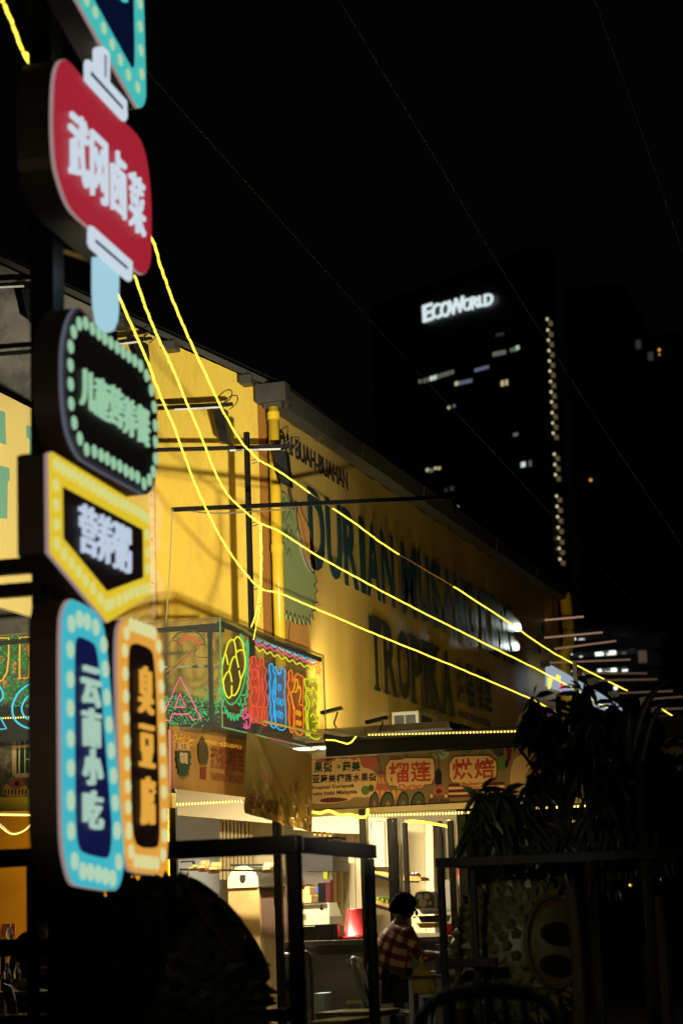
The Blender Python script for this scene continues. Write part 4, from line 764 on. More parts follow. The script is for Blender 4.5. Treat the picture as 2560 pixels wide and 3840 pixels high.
pr('printed_coconut', 'green', arc(425, 635, 26, 28, 0, 330, 12), .0071, .0076); pr('printed_coconut', 'olive', arc(458, 622, 18, 22, 0, 330, 12), .0077, .0081)
pr('printed_berries', 'maroon', [(150, 690), (220, 675), (300, 680), (330, 690), (270, 705), (170, 708)], .0071, .0076, sm=1)
split_txt('果街 燕美', 122, 398, 470, 530, -8, 'forest', .0082, .035); pr('printed_dot', 'forest', arc(268, 496, 11, 11, 0, 330, 10), .0082, .009); pr('printed_dot', 'cream', arc(268, 496, 5, 5, 0, 330, 8), .0091, .0098)
split_txt('亚燕美榴莲水果街', 112, 492, 544, 592, -12, 'dark', .0082, .03)
txt('Tropical Durians&', 104, 360, 602, 630, 'dark', .0082, .022); txt('Fruits Imbi Malaysia', 90, 376, 637, 668, 'dark', .0082, .022)
# posts of the stall
def post(u, vt, vb, Y, wd, mt, label, grp='black posts holding up the stall canopy', dp=.05):
    a = hy(u, vt, Y); b = hy(u, vb, Y); x = (a[0]+b[0])/2
    o = MB(); o.box((x-wd/2, Y, 0), (x+wd/2, Y+dp, a[2])); return o.build('stall_post', mt, label=label, cat='post', group=grp, bevel=.003)
post(649, 2730, 3800, 17.4, .062, M['blackmetal'], 'black stall post right beside the orange sign')
post(1041, 3060, 3600, 17.9, .07, M['blackmetal'], 'black stall post directly behind the hanging cloth')
post(1368, 3035, 3800, 17.75, .055, M['blackmetal'], 'black stall post where the wavy rope light ends')
post(1476, 3070, 3600, 17.9, .085, M['blackmetal'], 'widest black stall post, right behind the head of the man in plaid')
post(1522, 3085, 3480, 19.2, .04, M['blackmetal'], 'thin black post behind and right of the widest one')
post(1655, 3080, 3500, 19.2, .035, M['blackmetal'], 'thin black post in front of the bluish wall')
post(1697, 3078, 3620, 18.2, .05, M['blackmetal'], 'black stall post at the left edge of the tree')
post(2210, 2760, 3400, 17.9, .07, M['blackmetal'], 'black stall post seen through the tree leaves')
post(1384, 3030, 3760, 17.70, .012, mat('pale_pipe', (.6, .55, .42), .4), 'thin pale conduit clipped along a stall post', 'pale conduits on the stall posts', .012)
post(1711, 3085, 3500, 18.18, .012, mat('pale_pipe2', (.6, .5, .3), .4), 'thin pale conduit beside the post at the tree', 'pale conduits on the stall posts', .012)
post(1501, 3080, 3400, 17.95, .014, M['steel'], 'shiny steel pipe beside the widest stall post', 'pale conduits on the stall posts', .014)

# air conditioner on the wall
p = hx(1605, 2738, XW+.03)
AC = thing('air_conditioner', 'pale air conditioner unit low on the side wall with dark grille', 'air conditioner', (XW, p[1], Zs))
zA = hx(1590, 2680, XW+.3)[2]; a0 = hx(1563, 2700, XW+.34)
x0_, y0_ = XW+.06, a0[1]
m = MB(); m.box((x0_, y0_, Zs-.05), (x0_+.30, y0_+.75, zA)); m.build('casing', mat('ac_white', (.5, .47, .4), .5, nz=.2), AC, bevel=.01)
for i in range(2):
    for j in range(2):
        m = MB(); m.box((x0_+.03+i*.125, y0_-.006, zA-.29+j*.13), (x0_+.14+i*.125, y0_-.001, zA-.17+j*.13)); m.build('grille_pane', M['black'], AC)
m = MB(); m.box((x0_+.301, y0_+.06, Zs), (x0_+.31, y0_+.5, zA-.04)); m.build('side_grille', M['blackmetal'], AC)

# ================================================================== LEFT: printed board, yellow beam, orange wall
LB = Pl((0, 16.7, 0), (1, 0, 0))
t = thing('tiger_board', 'dim printed board with green characters and a tiger under the left neon letters', 'banner', LB.w(LB.sz(60, 3000)[0], LB.sz(60, 2990)[1]))
def lp(name, mt, pts, o0, o1, sm=0):
    P = [LB.sz(*p) for p in pts]; P = [tuple(x) for x in chaikin(P, sm)] if sm else P
    m = MB(); flat(m, LB, P, o0, o1); return m.build(name, mt, t, fixn=False)
lp('backing', mat('dim_olive_print', srgb(104, 92, 62), .5, nz=.5, nscale=30, dirt=srgb(170, 155, 120), dscale=14, dfac=.6), [(-80, 2765), (640, 2735), (640, 2975), (-80, 2992)], -.02, 0)
lp('card', PR['sand'], [(46, 2800), (56, 2792), (135, 2788), (135, 2914), (60, 2918), (46, 2905)], .001, .002)
for pts in ([(62, 2808), (70, 2806), (70, 2900), (62, 2902)], [(76, 2806), (92, 2804), (92, 2900), (76, 2901)], [(96, 2804), (134, 2802), (134, 2898), (96, 2900)]): lp('character', PR['forest'], pts, .0021, .003)
for pts in ([(100, 2846), (134, 2843), (134, 2848), (100, 2851)], [(112, 2815), (116, 2815), (116, 2890), (112, 2890)]): lp('character_gap', PR['sand'], pts, .0031, .0036)
lp('printed_scroll', PR['terra'], [(36, 2935), (50, 2920), (85, 2922), (92, 2945), (80, 2965), (50, 2962)], .001, .002, 2); lp('printed_scroll', PR['maroon'], [(55, 2930), (75, 2930), (72, 2950), (56, 2948)], .0021, .003, 1)
for y in (2928, 2948): lp('printed_stripe', PR['maroon'], [(102, y), (140, y-2), (140, y+9), (102, y+11)], .001, .002)
lp('printed_tiger', PR['amber'], [(8, 2988), (18, 2945), (28, 2940), (42, 2955), (60, 2962), (84, 2952), (98, 2944), (108, 2965), (112, 2986)], .0031, .004, 1)
for k in range(7): x = 20+k*13; lp('printed_tiger_stripe', PR['dark'], [(x, 2958), (x+4, 2964), (x+1, 2986), (x-3, 2972)], .0041, .005)
m = MB(); a = LB.off(.03); m.prism([pw(a, *p) for p in [(-80, 2994), (645, 2974), (645, 3030), (-80, 3047)]], [pw(a, *p, -.1) for p in [(-80, 2994), (645, 2974), (645, 3030), (-80, 3047)]])
m.build('yellow_fascia', mat('yellow_fascia', srgb(252, 206, 60), .5), label='yellow painted beam along the bottom of the tiger board', cat='beam')
t = thing('orange_wall', 'plain orange wall behind the seated man at the far left', 'wall', (-8.6, 18.9, 0))
m = MB(); m.box((-9.9, 18.9, 0), (hy(632, 3300, 18.9)[0], 19.0, 2.6)); m.build('wall_face', M['orangewall'], t)
m = MB(); p = hy(138, 3275, 18.88); m.box(p-V(.05, 0, .06), p+V(.05, .01, .06)); pf = m.build('picture_frame', mat('brown_frame', (.12, .06, .02), .5), t)
m = MB(); m.box(p-V(.035, .003, .045), p+V(.035, -.001, .045)); m.build('picture', mat('picture_amber', (.6, .35, .08), .5), pf)
m = MB(); p = hy(35, 3490, 18.86); m.box(p-V(.08, 0, .06), p+V(.06, .012, .06)); m.build('red_notice', mat('red_notice', (.25, .05, .02), .5), label='small reddish notice on the orange wall behind the bottles', cat='notice')

# ---- dim left banner and hanging cloth
def quad_grid(c, nx_, ny_, fn): 
    vs = []; fs = []
    for j in range(ny_+1):
        for i in range(nx_+1):
            a, b = i/nx_, j/ny_; p = (c[0]*(1-a)+c[1]*a)*(1-b)+(c[3]*(1-a)+c[2]*a)*b; vs.append(p+fn(a, b))
    for j in range(ny_):
        for i in range(nx_): k = j*(nx_+1)+i; fs.append((k, k+1, k+nx_+2, k+nx_+1))
    return vs, fs
DB = thing('dim_banner', 'dim brown printed banner under the neon box beside the hanging cloth', 'banner', at(780, 2960, 17.2))
c = [at(634, 2722, 17.0), at(926, 2745, 18.2), at(926, 2992, 18.2), at(640, 2957, 17.0)]
m = MB(); vs, fs = quad_grid(c, 40, 16, lambda a, b: V(0, -1, 0)*(.012*math.sin(a*14)+.008*math.sin(b*9+a*4))); m.add(vs, fs)
m.build('sheet', mat('dim_tan_vinyl', srgb(158, 112, 52), .35, nz=.25, nscale=6, bump=.5, bscale=7, stretch=(1, 1, .3)), DB, smooth=True)
dpl = Pl(c[0], c[1]-c[0]); dpl = dpl.off(.03)
def db(name, mt, pts, o0=.0, o1=.001):
    m = MB(); pxflat(m, dpl, [(600+x/2.613, 2700+y/2.613) for x, y in pts], o0, o1); return m.build(name, mt, DB, fixn=False)
def dbt(s_, x0, x1, y0, y1, mt, off=.02, o=.001):
    m = MB(); px_text(m, dpl, s_, 600+x0/2.613, 600+x1/2.613, 2700+y0/2.613, 2700+y1/2.613, o, o+.001, off); m.build('lettering', mt, DB, fixn=False)
dg = mat('dim_green', srgb(44, 58, 36), .5); dr = mat('dim_red', srgb(110, 44, 26), .5); dp = mat('dim_pale', srgb(190, 150, 96), .5)
bad = [(160, 310), (300, 310), (310, 380), (295, 400), (312, 430), (296, 450), (300, 500), (285, 480), (290, 560), (270, 530), (262, 580), (250, 545), (240, 600), (228, 545), (215, 590), (208, 530), (190, 550), (195, 490), (175, 480), (182, 440), (165, 400), (172, 360)]
db('printed_badge', dg, bad); dbt('榴莲', 195, 275, 320, 430, dp); dbt('国王级', 175, 288, 225, 295, dp, .01)
db('printed_fruit', mat('dim_leaf', srgb(70, 58, 30), .5), [(380, 250), (420, 160), (470, 260), (480, 340), (470, 420), (450, 460), (440, 430), (420, 460), (400, 420), (385, 360)]); db('printed_stem', dr, [(412, 470), (460, 460), (455, 590), (418, 590)])
dbt('热猫榴莲', 508, 822, 270, 500, dr, .01); dbt('RAINFOREST MUSANG KI', 522, 815, 535, 615, dr, .01)
m = MB()
for i in range(260):
    x = ru(115, 330) if rnd() < .5 else ru(430, 800); y = (150+(x-115)*.3+ru(-30, 70)) if x < 340 else (205+(x-430)*.18+ru(-16, 26))
    p_ = pw(dpl, 600+x/2.613, 2700+y/2.613, .012); d = V(ru(-1, 1), 0, ru(-1, 1))*.006; m.add([p_-d, p_+V(.006, 0, .001), p_+d, p_-V(.006, 0, .001)], [(0, 1, 2, 3)])
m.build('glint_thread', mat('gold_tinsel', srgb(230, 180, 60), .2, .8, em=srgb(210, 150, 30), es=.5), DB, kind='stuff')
m = MB(); m.tube([at(636, 2735, 16.95), at(638, 2960, 16.95)], .022, 8); m.build('rolled_edge', mat('roll_red', (.22, .05, .03), .5), DB)

def cloth_mat():
    m = mat('satin_olive', srgb(96, 78, 36), .24, nz=.3, nscale=5, bump=.3, bscale=14, spec=.9); t = m.node_tree; o = t.nodes['Material Output']; b = t.nodes['Principled BSDF']
    tr = t.nodes.new('ShaderNodeBsdfTranslucent'); tr.inputs[0].default_value = (*srgb(190, 150, 60), 1); x = t.nodes.new('ShaderNodeMixShader'); x.inputs[0].default_value = .22
    t.links.new(b.outputs[0], x.inputs[1]); t.links.new(tr.outputs[0], x.inputs[2]); t.links.new(x.outputs[0], o.inputs[0]); return m
DK = thing('dark_canopy', 'dark flat canopy edge seen through the bottom of the neon box', 'canopy', (-7.5, 17.2, 2.76))
m = MB(); m.box((-9.3, 16.4, 2.77), (-6.25, 18.3, 2.81)); m.build('roof_sheet', M['blackmetal'], DK)
m = MB(); m.box((-9.3, 16.36, 2.74), (-6.2, 16.40, 2.95)); m.build('front_board', M['blackmetal'], DK)
m = MB(); m.box((-6.24, 16.42, 2.74), (-6.20, 18.3, 2.95)); m.build('side_board', M['blackmetal'], DK)
HC = thing('hanging_cloth', 'creased translucent banner sheet with faint red characters hanging in front of the stall', 'cloth', at(1040, 3060, 17.1))
c = [at(925, 2742, 16.75), at(1168, 2826, 17.35), at(1172, 3122, 17.35), at(917, 3050, 16.75)]
def wr(a, b):
    k = (b**2)*(.032*math.sin(a*17+b*3)+.02*math.sin(a*31-b*6))+max(0, b-.55)*(.030*math.sin(a*43+b*22)+.022*math.sin(a*60-b*33))+.012*math.sin(a*5+b*4)
    f = .03*math.exp(-((a-.15-b*.6)**2)/.004)*(b < .9)+.022*math.exp(-((a-.75-.18*(1-b))**2)/.002)*b
    return V(.25, -1, 0)*(k+f)*1.7+V(0, 0, -1)*(.02*math.sin(a*math.pi)*(1-b))
m = MB(); vs, fs = quad_grid(c, 90, 70, wr); m.add(vs, fs)
m.build('sheet', cloth_mat(), HC, smooth=True)
cpl = Pl(c[0], c[1]-c[0]).off(.055); fr_ = mat('faint_red', srgb(126, 58, 34), .5)
def ct(ch, x0, x1, y0, y1):
    cs0, cs1 = 0, np.linalg.norm((c[1]-c[0])[:2]); u0_, u1_, v0_, v1_ = 600+x0/2.613, 600+x1/2.613, 2700+y0/2.613, 2700+y1/2.613; vs, fs = glyph(ch, .015); out = []
    for x, y, z in vs:
        u_ = u0_+(u1_-u0_)*x; a = (u_-921)/249; vt_ = 2742+84*a; vb_ = 3050+72*a; b = (v1_-(v1_-v0_)*y-vt_+0)/(vb_-vt_)
        p = (c[0]*(1-a)+c[1]*a)*(1-b)+(c[3]*(1-a)+c[2]*a)*b; out.append(p+wr(a, b)+V(.25, -1, 0)*(.007+.001*z))
    m = MB(); m.add(out, fs); m.build('character', fr_, HC, fixn=False)
for a in (('一', 985, 1030, 525, 550), ('个', 1035, 1080, 520, 640), ('人', 1090, 1140, 560, 680), ('马', 1255, 1300, 590, 745), ('币', 1305, 1355, 600, 745), ('老', 865, 935, 690, 860), ('树', 950, 1020, 720, 880), ('榴', 1030, 1090, 770, 910), ('莲', 1100, 1160, 780, 930)): ct(*a)

# ================================================================== INTERIOR of the stall
R_ = thing('stall_room', 'bright cream walls of the open shop room behind the stall', 'room', (-6, 22, 0))
def wp(name, pts, Y, mt, th=.08, par=R_, sm=0, **k):
    P = [hy(u, v, Y) for u, v in pts]; P = chaikin(P, sm) if sm else P
    m = MB(); m.prism(P, [p+V(0, th, 0) for p in P]); return m.build(name, mt, par, **k)
m = MB(); m.box((hy(634, 3300, 22)[0], 22, 0), (hy(1722, 3300, 18.6)[0], 22.1, 2.9)); m.build('back_wall', M['cream'], R_)
m = MB(); m.box((hy(634, 3300, 22)[0]-.1, 18.9, 0), (hy(634, 3300, 22)[0], 22, 2.9)); m.build('left_wall', M['coolwhite'], R_)
m = MB(); m.box((-9.9, 18.45, 2.86), (hy(1722, 3300, 18.6)[0], 22.1, 2.92)); m.build('ceiling', M['cream'], R_)
wp('pale_blue_panel', [(640, 3060), (823, 3075), (823, 3560), (640, 3560)], 21.5, M['coolwhite'])
wp('ceiling_beam', [(640, 2960), (1110, 2960), (1110, 3096), (640, 3056)], 20.6, M['cream'], .4)
wp('wall_return', [(946, 3092), (1060, 3094), (1060, 3300), (946, 3300)], 21.3, M['cream'])
for i in range(9):
    u = 823+i*14; wp('gate_slat', [(u, 3080), (u+9, 3081), (u+9, 3300), (u, 3300)], 21.0, mat('gate_cream', srgb(190, 170, 120), .5) if i == 0 else bpy.data.materials['gate_cream'], .05)
wp('dark_awning', [(1118, 3200), (1247, 3206), (1247, 3268), (1118, 3268)], 20.2, M['black'], .5)
wp('shop_wall', [(1118, 3268), (1247, 3268), (1247, 3500), (1118, 3500)], 21.6, mat('shop_grey', srgb(150, 140, 130), .5), .05)
for i, (a, b) in enumerate(((1247, 1259), (1260, 1271), (1272, 1284), (1285, 1297), (1298, 1303))): wp('shutter_leaf', [(a, 3100), (b, 3100), (b+4, 3500), (a+4, 3500)], 20.9+.03*(i % 2), mat('shutter_cream%d' % i, srgb(228-8*(i % 2), 206, 150), .5), .05)
wp('door_leaf', [(1305, 3100), (1328, 3100), (1334, 3500), (1310, 3500)], 20.85, M['cream'], .05); wp('door_leaf', [(1331, 3100), (1362, 3100), (1366, 3500), (1337, 3500)], 20.85, M['cream'], .05)
wp('lintel', [(1100, 3040), (1365, 3045), (1365, 3128), (1250, 3125), (1100, 3112)], 20.5, M['cream'], .3)
wp('wall_panel', [(1380, 3066), (1455, 3068), (1458, 3255), (1384, 3255)], 20.4, M['cream'], .1)
m = MB(); P = [hy(1400, 3078, 20.39), hy(1440, 3080, 20.39), hy(1443, 3250, 20.39)]
for a, b in zip(P[:-1], P[1:]): m.beam(a, b, .012, .012)
m.build('recess_shade_line', mat('cream_shadow', srgb(200, 184, 140), .6), R_)  # recess line of the panel, its shade put into the darker cream
wp('corner_wall', [(1525, 3080), (1590, 3080), (1596, 3500), (1530, 3500)], 20.9, M['cream'], .1)
wp('pillar_wall', [(1592, 3085), (1622, 3085), (1630, 3500), (1598, 3500)], 20.6, mat('cream_bright', srgb(240, 228, 186), .7), .3)
wp('bluish_wall', [(1624, 3095), (1660, 3095), (1666, 3380), (1632, 3380)], 21.4, M['coolwhite'], .1)
wp('grey_cabinet_wall', [(1655, 3300), (1690, 3300), (1692, 3420), (1655, 3420)], 20.2, mat('grey_panel', (.25, .22, .18), .5), .1)
# the light of the room: two real tube lamps
def tube_lamp(x, y, z, L_, e, label, col=(1., .88, .62)):
    t = thing('tube_lamp', label, 'ceiling lamp', (x, y, z), 'ceiling tubes in the shop room')
    m = MB(); m.box((x-L_/2, y-.03, z+.02), (x+L_/2, y+.03, z+.05)); m.build('batten', M['gutter'], t)
    m = MB(); m.tube([(x-L_/2, y, z), (x+L_/2, y, z)], .014, 8); m.build('tube', glow('tube_white', (255, 240, 205), 6), t)
    l = lamp('tube_light', 'AREA', (x, y, z-.03), (x, y, z-1), e, col, L_, t); l.data.shape = 'RECTANGLE'; l.data.size_y = .08
tube_lamp(-6.6, 18.8, 2.78, 1.2, 250, 'white ceiling tube over the roaster side of the room'); tube_lamp(-5.0, 18.8, 2.78, 1.2, 300, 'white ceiling tube over the bread racks')
tube_lamp(-8.1, 17.8, 2.70, 1.0, 26, 'warm ceiling tube over the table at the far left', (1., .75, .35))
# dark things behind counter
def simple(name, label, cat, mt, parts, group=None, base=None, bevel=0):
    P = [p for b in parts for p in (b[0], b[1])]; base = base if base is not None else V(*P[0]); t = thing(name, label, cat, base, group)
    for b in parts:
        m = MB(); m.box(b[0], b[1]); m.build(b[2], b[3] if len(b) > 3 else mt, t, bevel=bevel)
    return t
# counter
cx0, cx1 = hy(1060, 3500, 18.3)[0], hy(1700, 3500, 18.3)[0]
t = thing('counter', 'long grey counter with a dark top behind the man in plaid', 'counter', ((cx0+cx1)/2, 18.3, 0))
m = MB(); m.box((cx0, 18.33, 0), (cx1, 18.9, .985)); m.build('front_panel', M['counter'], t)
m = MB(); m.box((cx0-.02, 18.28, .987), (cx1, 18.95, 1.035)); m.build('top', mat('counter_top_dark', (.07, .06, .05), .35), t, bevel=.005)
m = MB(); m.box((cx0-.02, 18.285, .93), (cx1, 18.32, .986)); m.build('top_edge', M['black'], t)
def onc(u, Y=18.5): return hy(u, 3500, Y)[0]
# red bucket upside down
x = onc(1337); t = thing('red_bucket', 'red plastic bucket standing upside down on the counter', 'bucket', (x, 18.55, 1.036))
rp = mat('red_plastic', srgb(206, 40, 48), .35)
m = MB(); m.lathe((x, 18.55, 1.036), [(.138, 0), (.142, .004), (.142, .03), (.125, .033), (.094, .262), (.088, .27), (0, .27)], 28); m.build('body', rp, t, smooth=True)
m = MB(); m.lathe((x, 18.55, 1.036), [(.142, .002), (.156, .006), (.158, .022), (.143, .026)], 28); m.build('rim', rp, t, smooth=True)
# black boxes
for i, (u0_, u1_) in enumerate(((1122, 1150), (1152, 1190), (1192, 1255), (1257, 1278))):
    a, b = onc(u0_), onc(u1_); t = thing('black_box', ['leftmost of four black boxes on the counter, half behind the frame post', 'second black box from the left on the counter', 'widest black box on the counter', 'narrow smoky black box next to the red bucket'][i], 'box', ((a+b)/2, 18.5, 1.036), 'black boxes on the counter')
    m = MB(); m.box((a, 18.4, 1.037), (b, 18.6, 1.037+[.12, .125, .13, .125][i])); m.build('body', M['black'] if i < 3 else mat('smoky', (.05, .04, .03), .15), t, bevel=.006)
    m = MB(); m.box((a+.002, 18.402, 1.037+.131), (b-.002, 18.598, 1.037+.139)); m.build('lid', M['black'], t)
# pastry case
a, b = onc(1118, 18.9), onc(1228, 18.9); zz = hy(1170, 3440, 18.9)[2]; zt2 = hy(1170, 3388, 18.9)[2]
t = thing('pastry_case', 'small glass pastry case behind the black boxes', 'display case', ((a+b)/2, 18.95, 1.036))
m = MB(); m.prism([(a, 18.88, 1.04), (b+.03, 18.88, 1.04), (b+.03, 18.88, zz), (b, 18.95, zt2), (a, 18.95, zt2)], [(a, 19.25, 1.04), (b+.03, 19.25, 1.04), (b+.03, 19.25, zz), (b, 19.2, zt2), (a, 19.2, zt2)]); m.build('glass', mat('pale_glass', srgb(190, 190, 160), .12, spec=.6), t)
m = MB(); m.beam((a, 18.94, zt2), (b, 18.94, zt2), .012, .014); m.beam((b, 18.94, zt2), (b+.03, 18.87, zz), .012, .012); m.build('metal_edge', M['steel'], t)
m = MB(); m.box((a+.01, 18.868, zz-.03), (a+.09, 18.878, zz+.03)); m.build('cake', mat('cake', srgb(226, 190, 120), .6), t)
# cake boxes beyond
for i, (u0_, v0_, u1_, v1_) in enumerate(((1128, 3328, 1160, 3358), (1124, 3358, 1166, 3388))):
    p, q_ = hy(u0_, v1_, 19.6), hy(u1_, v0_, 19.6); m = MB(); m.box((p[0], 19.6, p[2]), (q_[0], 19.8, q_[2])); 
    m.build('cake_box', mat('cake_box%d' % i, srgb(222, 176, 104), .5, nz=.4, nscale=25), label=['upper of two stacked amber cake boxes in the shop', 'lower of two stacked amber cake boxes in the shop'][i], cat='box', group='cake boxes', bevel=.004)
for i, (u0_, v0_, u1_, v1_, c_, lb, nm) in enumerate(((1193, 3312, 1218, 3385, (20, 20, 26), 'tall dark phone-like panel in the shop background', 'dark_display'), (1176, 3330, 1192, 3346, (70, 90, 200), 'small glowing blue display in the shop background', 'blue_display'), (1222, 3310, 1240, 3400, (150, 70, 70), 'pinkish packets stacked in the shop background', 'pink_packets'), (1240, 3300, 1247, 3410, (120, 20, 10), 'red and orange sign edge in the shop background', 'red_edge'), (1212, 3265, 1226, 3300, (190, 200, 30), 'yellow green tag hanging under the dark awning', 'hanging_tag'), (1225, 3395, 1242, 3420, (110, 130, 50), 'green packet beside the pastry case', 'green_packet'))):
    p, q_ = hy(u0_, v1_, 21.2), hy(u1_, v0_, 21.2); m = MB(); m.box((p[0], 21.2, p[2]), (q_[0], 21.24, q_[2])); c3 = srgb(*c_)
    m.build(nm, mat(nm, c3, .4, em=c3 if 'blue' in nm else None, es=1.5 if 'blue' in nm else 0), label=lb, cat='display' if 'blue' in nm else 'shop goods', bevel=.003)
# roaster
p = hy(912, 3310, 19.4); rx = p[0]; t = thing('roaster', 'rounded steel roaster hood with a dark slot in its end', 'oven', (rx, 19.6, 0))
zc_ = hy(912, 3310, 19.4)[2]; rad = 62/8000*20.0
def halfcyl(m, x, z, r, y0_, y1_):
    P = [(x+r*math.cos(a), z+r*math.sin(a)) for a in np.linspace(0, math.pi, 20)]+[(x-r, z-.02), (x+r, z-.02)]
    P = P[:20]+[(x-r, z-.05), (x+r, z-.05)]
    m.prism([(a, y0_, b) for a, b in P], [(a+.0, y1_, b) for a, b in P])
m = MB(); halfcyl(m, rx, zc_, rad, 19.4, 20.25); m.build('hood', M['steel'], t)
m = MB(); halfcyl(m, rx, zc_, rad*.985, 19.385, 19.399); m.build('end_plate', mat('end_plate_cream', srgb(214, 196, 146), .4, nz=.15, nscale=14), t)
m = MB(); m.prism([(rx+a, 19.383, zc_+b) for a, b in ((-.03, .07), (.03, .07), (.03, .02), (.015, -.005), (-.015, -.005), (-.03, .02))], [(rx+a, 19.39, zc_+b) for a, b in ((-.03, .07), (.03, .07), (.03, .02), (.015, -.005), (-.015, -.005), (-.03, .02))]); m.build('slot', M['black'], t)
m = MB(); m.box((rx-rad, 19.4, 0), (rx+rad, 20.25, zc_-.052)); m.build('body', mat('roaster_body', srgb(176, 150, 96), .4, .2, nz=.2), t)
m = MB(); m.box((rx+rad+.002, 19.45, zc_-.5), (rx+rad+.3, 20.1, zc_-.055)); m.build('side_cabinet', mat('roaster_side', (.12, .07, .05), .4, .4), t)
m = MB(); m.beam((rx+rad+.1, 19.4, zc_-.045), (rx+rad+.1, 20.3, zc_-.03), .3, .02); m.build('side_tray', M['steel'], t)
m = MB(); m.beam((rx-.12, 19.38, zc_+rad+.01), (rx+.28, 19.5, zc_+rad-.0), .02, .02); m.build('handle_rod', M['blackmetal'], t)
# snack bags
def bag(u, v, wpx, hpx, Y, label, col=(200, 150, 90)):
    c = hy(u, v, Y); w_, h_ = wpx/8000*Y*1.04, hpx/8000*Y*1.04; t = thing('snack_bag', label, 'snack bag', c, 'snack bags on the rack'); vs = []; fs = []
    for j in range(9):
        for i in range(7):
            a, b = i/6-.5, j/8-.5; th = .03*math.cos(a*2.6)*math.cos(b*2.6)
            vs.append(c+V(a*w_+b*.03+ru(-.003, .003), -th+ru(-.003, .003), b*h_+(.01 if i % 2 else 0)*(abs(b) > .45)))
    for j in range(8):
        for i in range(6): k = j*7+i; fs.append((k, k+1, k+8, k+7))
    m = MB(); m.add(vs+[p+V(0, .03, 0) for p in vs], fs+[tuple(x+63 for x in f)[::-1] for f in fs]); m.build('pouch', mat('foil_bag', srgb(*col), .25, .3, nz=.5, nscale=18, dirt=srgb(140, 30, 30), dscale=12, dfac=.9), t, smooth=True)
    m = MB(); m.box(c+V(-w_*.4, -.034, -h_*.1), c+V(w_*.3, -.031, h_*.12)); m.build('label_patch', mat('bag_label', srgb(200, 190, 120), .5), t)
bag(762, 3252, 34, 40, 19.0, 'left of two upright snack bags above the dark spiky sculpture'); bag(805, 3258, 44, 40, 19.0, 'right of two upright snack bags, leaning over'); bag(1005, 3258, 42, 36, 19.0, 'crumpled snack bag behind the roaster hood', (190, 180, 120)); bag(722, 3256, 26, 20, 19.0, 'low green snack packet at the left end of the row', (120, 140, 70))
m = MB(); m.box(hy(676, 3236, 19.2), hy(726, 3228, 19.2)+V(0, .03, 0)); m.beam(hy(726, 3232, 19.2), hy(726, 3260, 19.2), .02, .02); m.beam(hy(676, 3262, 19.2), hy(1060, 3268, 19.2), .05, .02); m.build('snack_rack', M['blackmetal'], label='dark metal rack carrying the row of snack bags', cat='rack')
# bread racks
t = thing('bread_rack', 'black slanted bread rack with wooden shelves left of the widest post', 'rack', hy(1398, 3480, 19.3)); ab = mat('shelf_wood', srgb(206, 156, 84), .5, nz=.2, nscale=20)
m = MB(); m.beam(hy(1396, 3252, 19.3), hy(1405, 3480, 19.3), .018, .02); m.build('upright', M['blackmetal'], t)
for v in (3290, 3402):
    pp = [hy(1398, v-14, 19.3), hy(1466, v+6, 19.3), hy(1466, v+18, 19.3), hy(1402, v+2, 19.3)]
    m = MB(); m.prism(pp, [p+V(0, .03, 0) for p in pp]); m.build('shelf_bracket', M['blackmetal'], t)
    pp = [hy(1402, v-22, 19.35), hy(1466, v-6, 19.35), hy(1466, v+6, 19.35), hy(1402, v-10, 19.35)]
    m = MB(); m.prism(pp, [p+V(0, .35, .0) for p in pp]); m.build('shelf', ab, t)
m = MB(); m.beam(hy(1396, 3254, 19.3), hy(1460, 3254, 19.3), .008, .008); m.build('top_wire', M['blackmetal'], t)
for i in range(3):
    c = hy(1425+i*17, 3378+i*4, 19.4); m = MB(); m.beam(c-V(.03, 0, -.01), c+V(.04, .1, .02), .05, .035); m.build('green_packet', mat('packet_green', srgb(96, 120, 40), .4), label=['left', 'middle', 'right'][i]+' green packet on the lower shelf of the bread rack', cat='packet', group='green packets on the bread rack', bevel=.006)
t = thing('bread_shelf', 'wooden bread shelf with foil packs right of the widest post', 'shelf', hy(1540, 3310, 19.6))
pp = [hy(1512, 3284, 19.6), hy(1574, 3290, 19.6), hy(1580, 3302, 19.6), hy(1570, 3304, 19.6), hy(1512, 3304, 19.6)]; m = MB(); m.prism(pp, [p+V(0, .3, 0) for p in pp]); m.build('board', ab, t)
m = MB(); m.beam(hy(1512, 3308, 19.6), hy(1572, 3309, 19.6), .01, .012); m.build('bracket', M['blackmetal'], t)
for i in range(4):
    c = hy(1520+i*12, 3275, 19.65); m = MB(); m.beam(c, c+V(.035, .05, -.03), .022, .03); m.build('foil_pack', M['steel'], label='foil pack %s on the bread shelf' % ['nearest the post', 'second from the post', 'third from the post', 'at the open end'][i], cat='packet', group='foil packs on the bread shelf', bevel=.008)
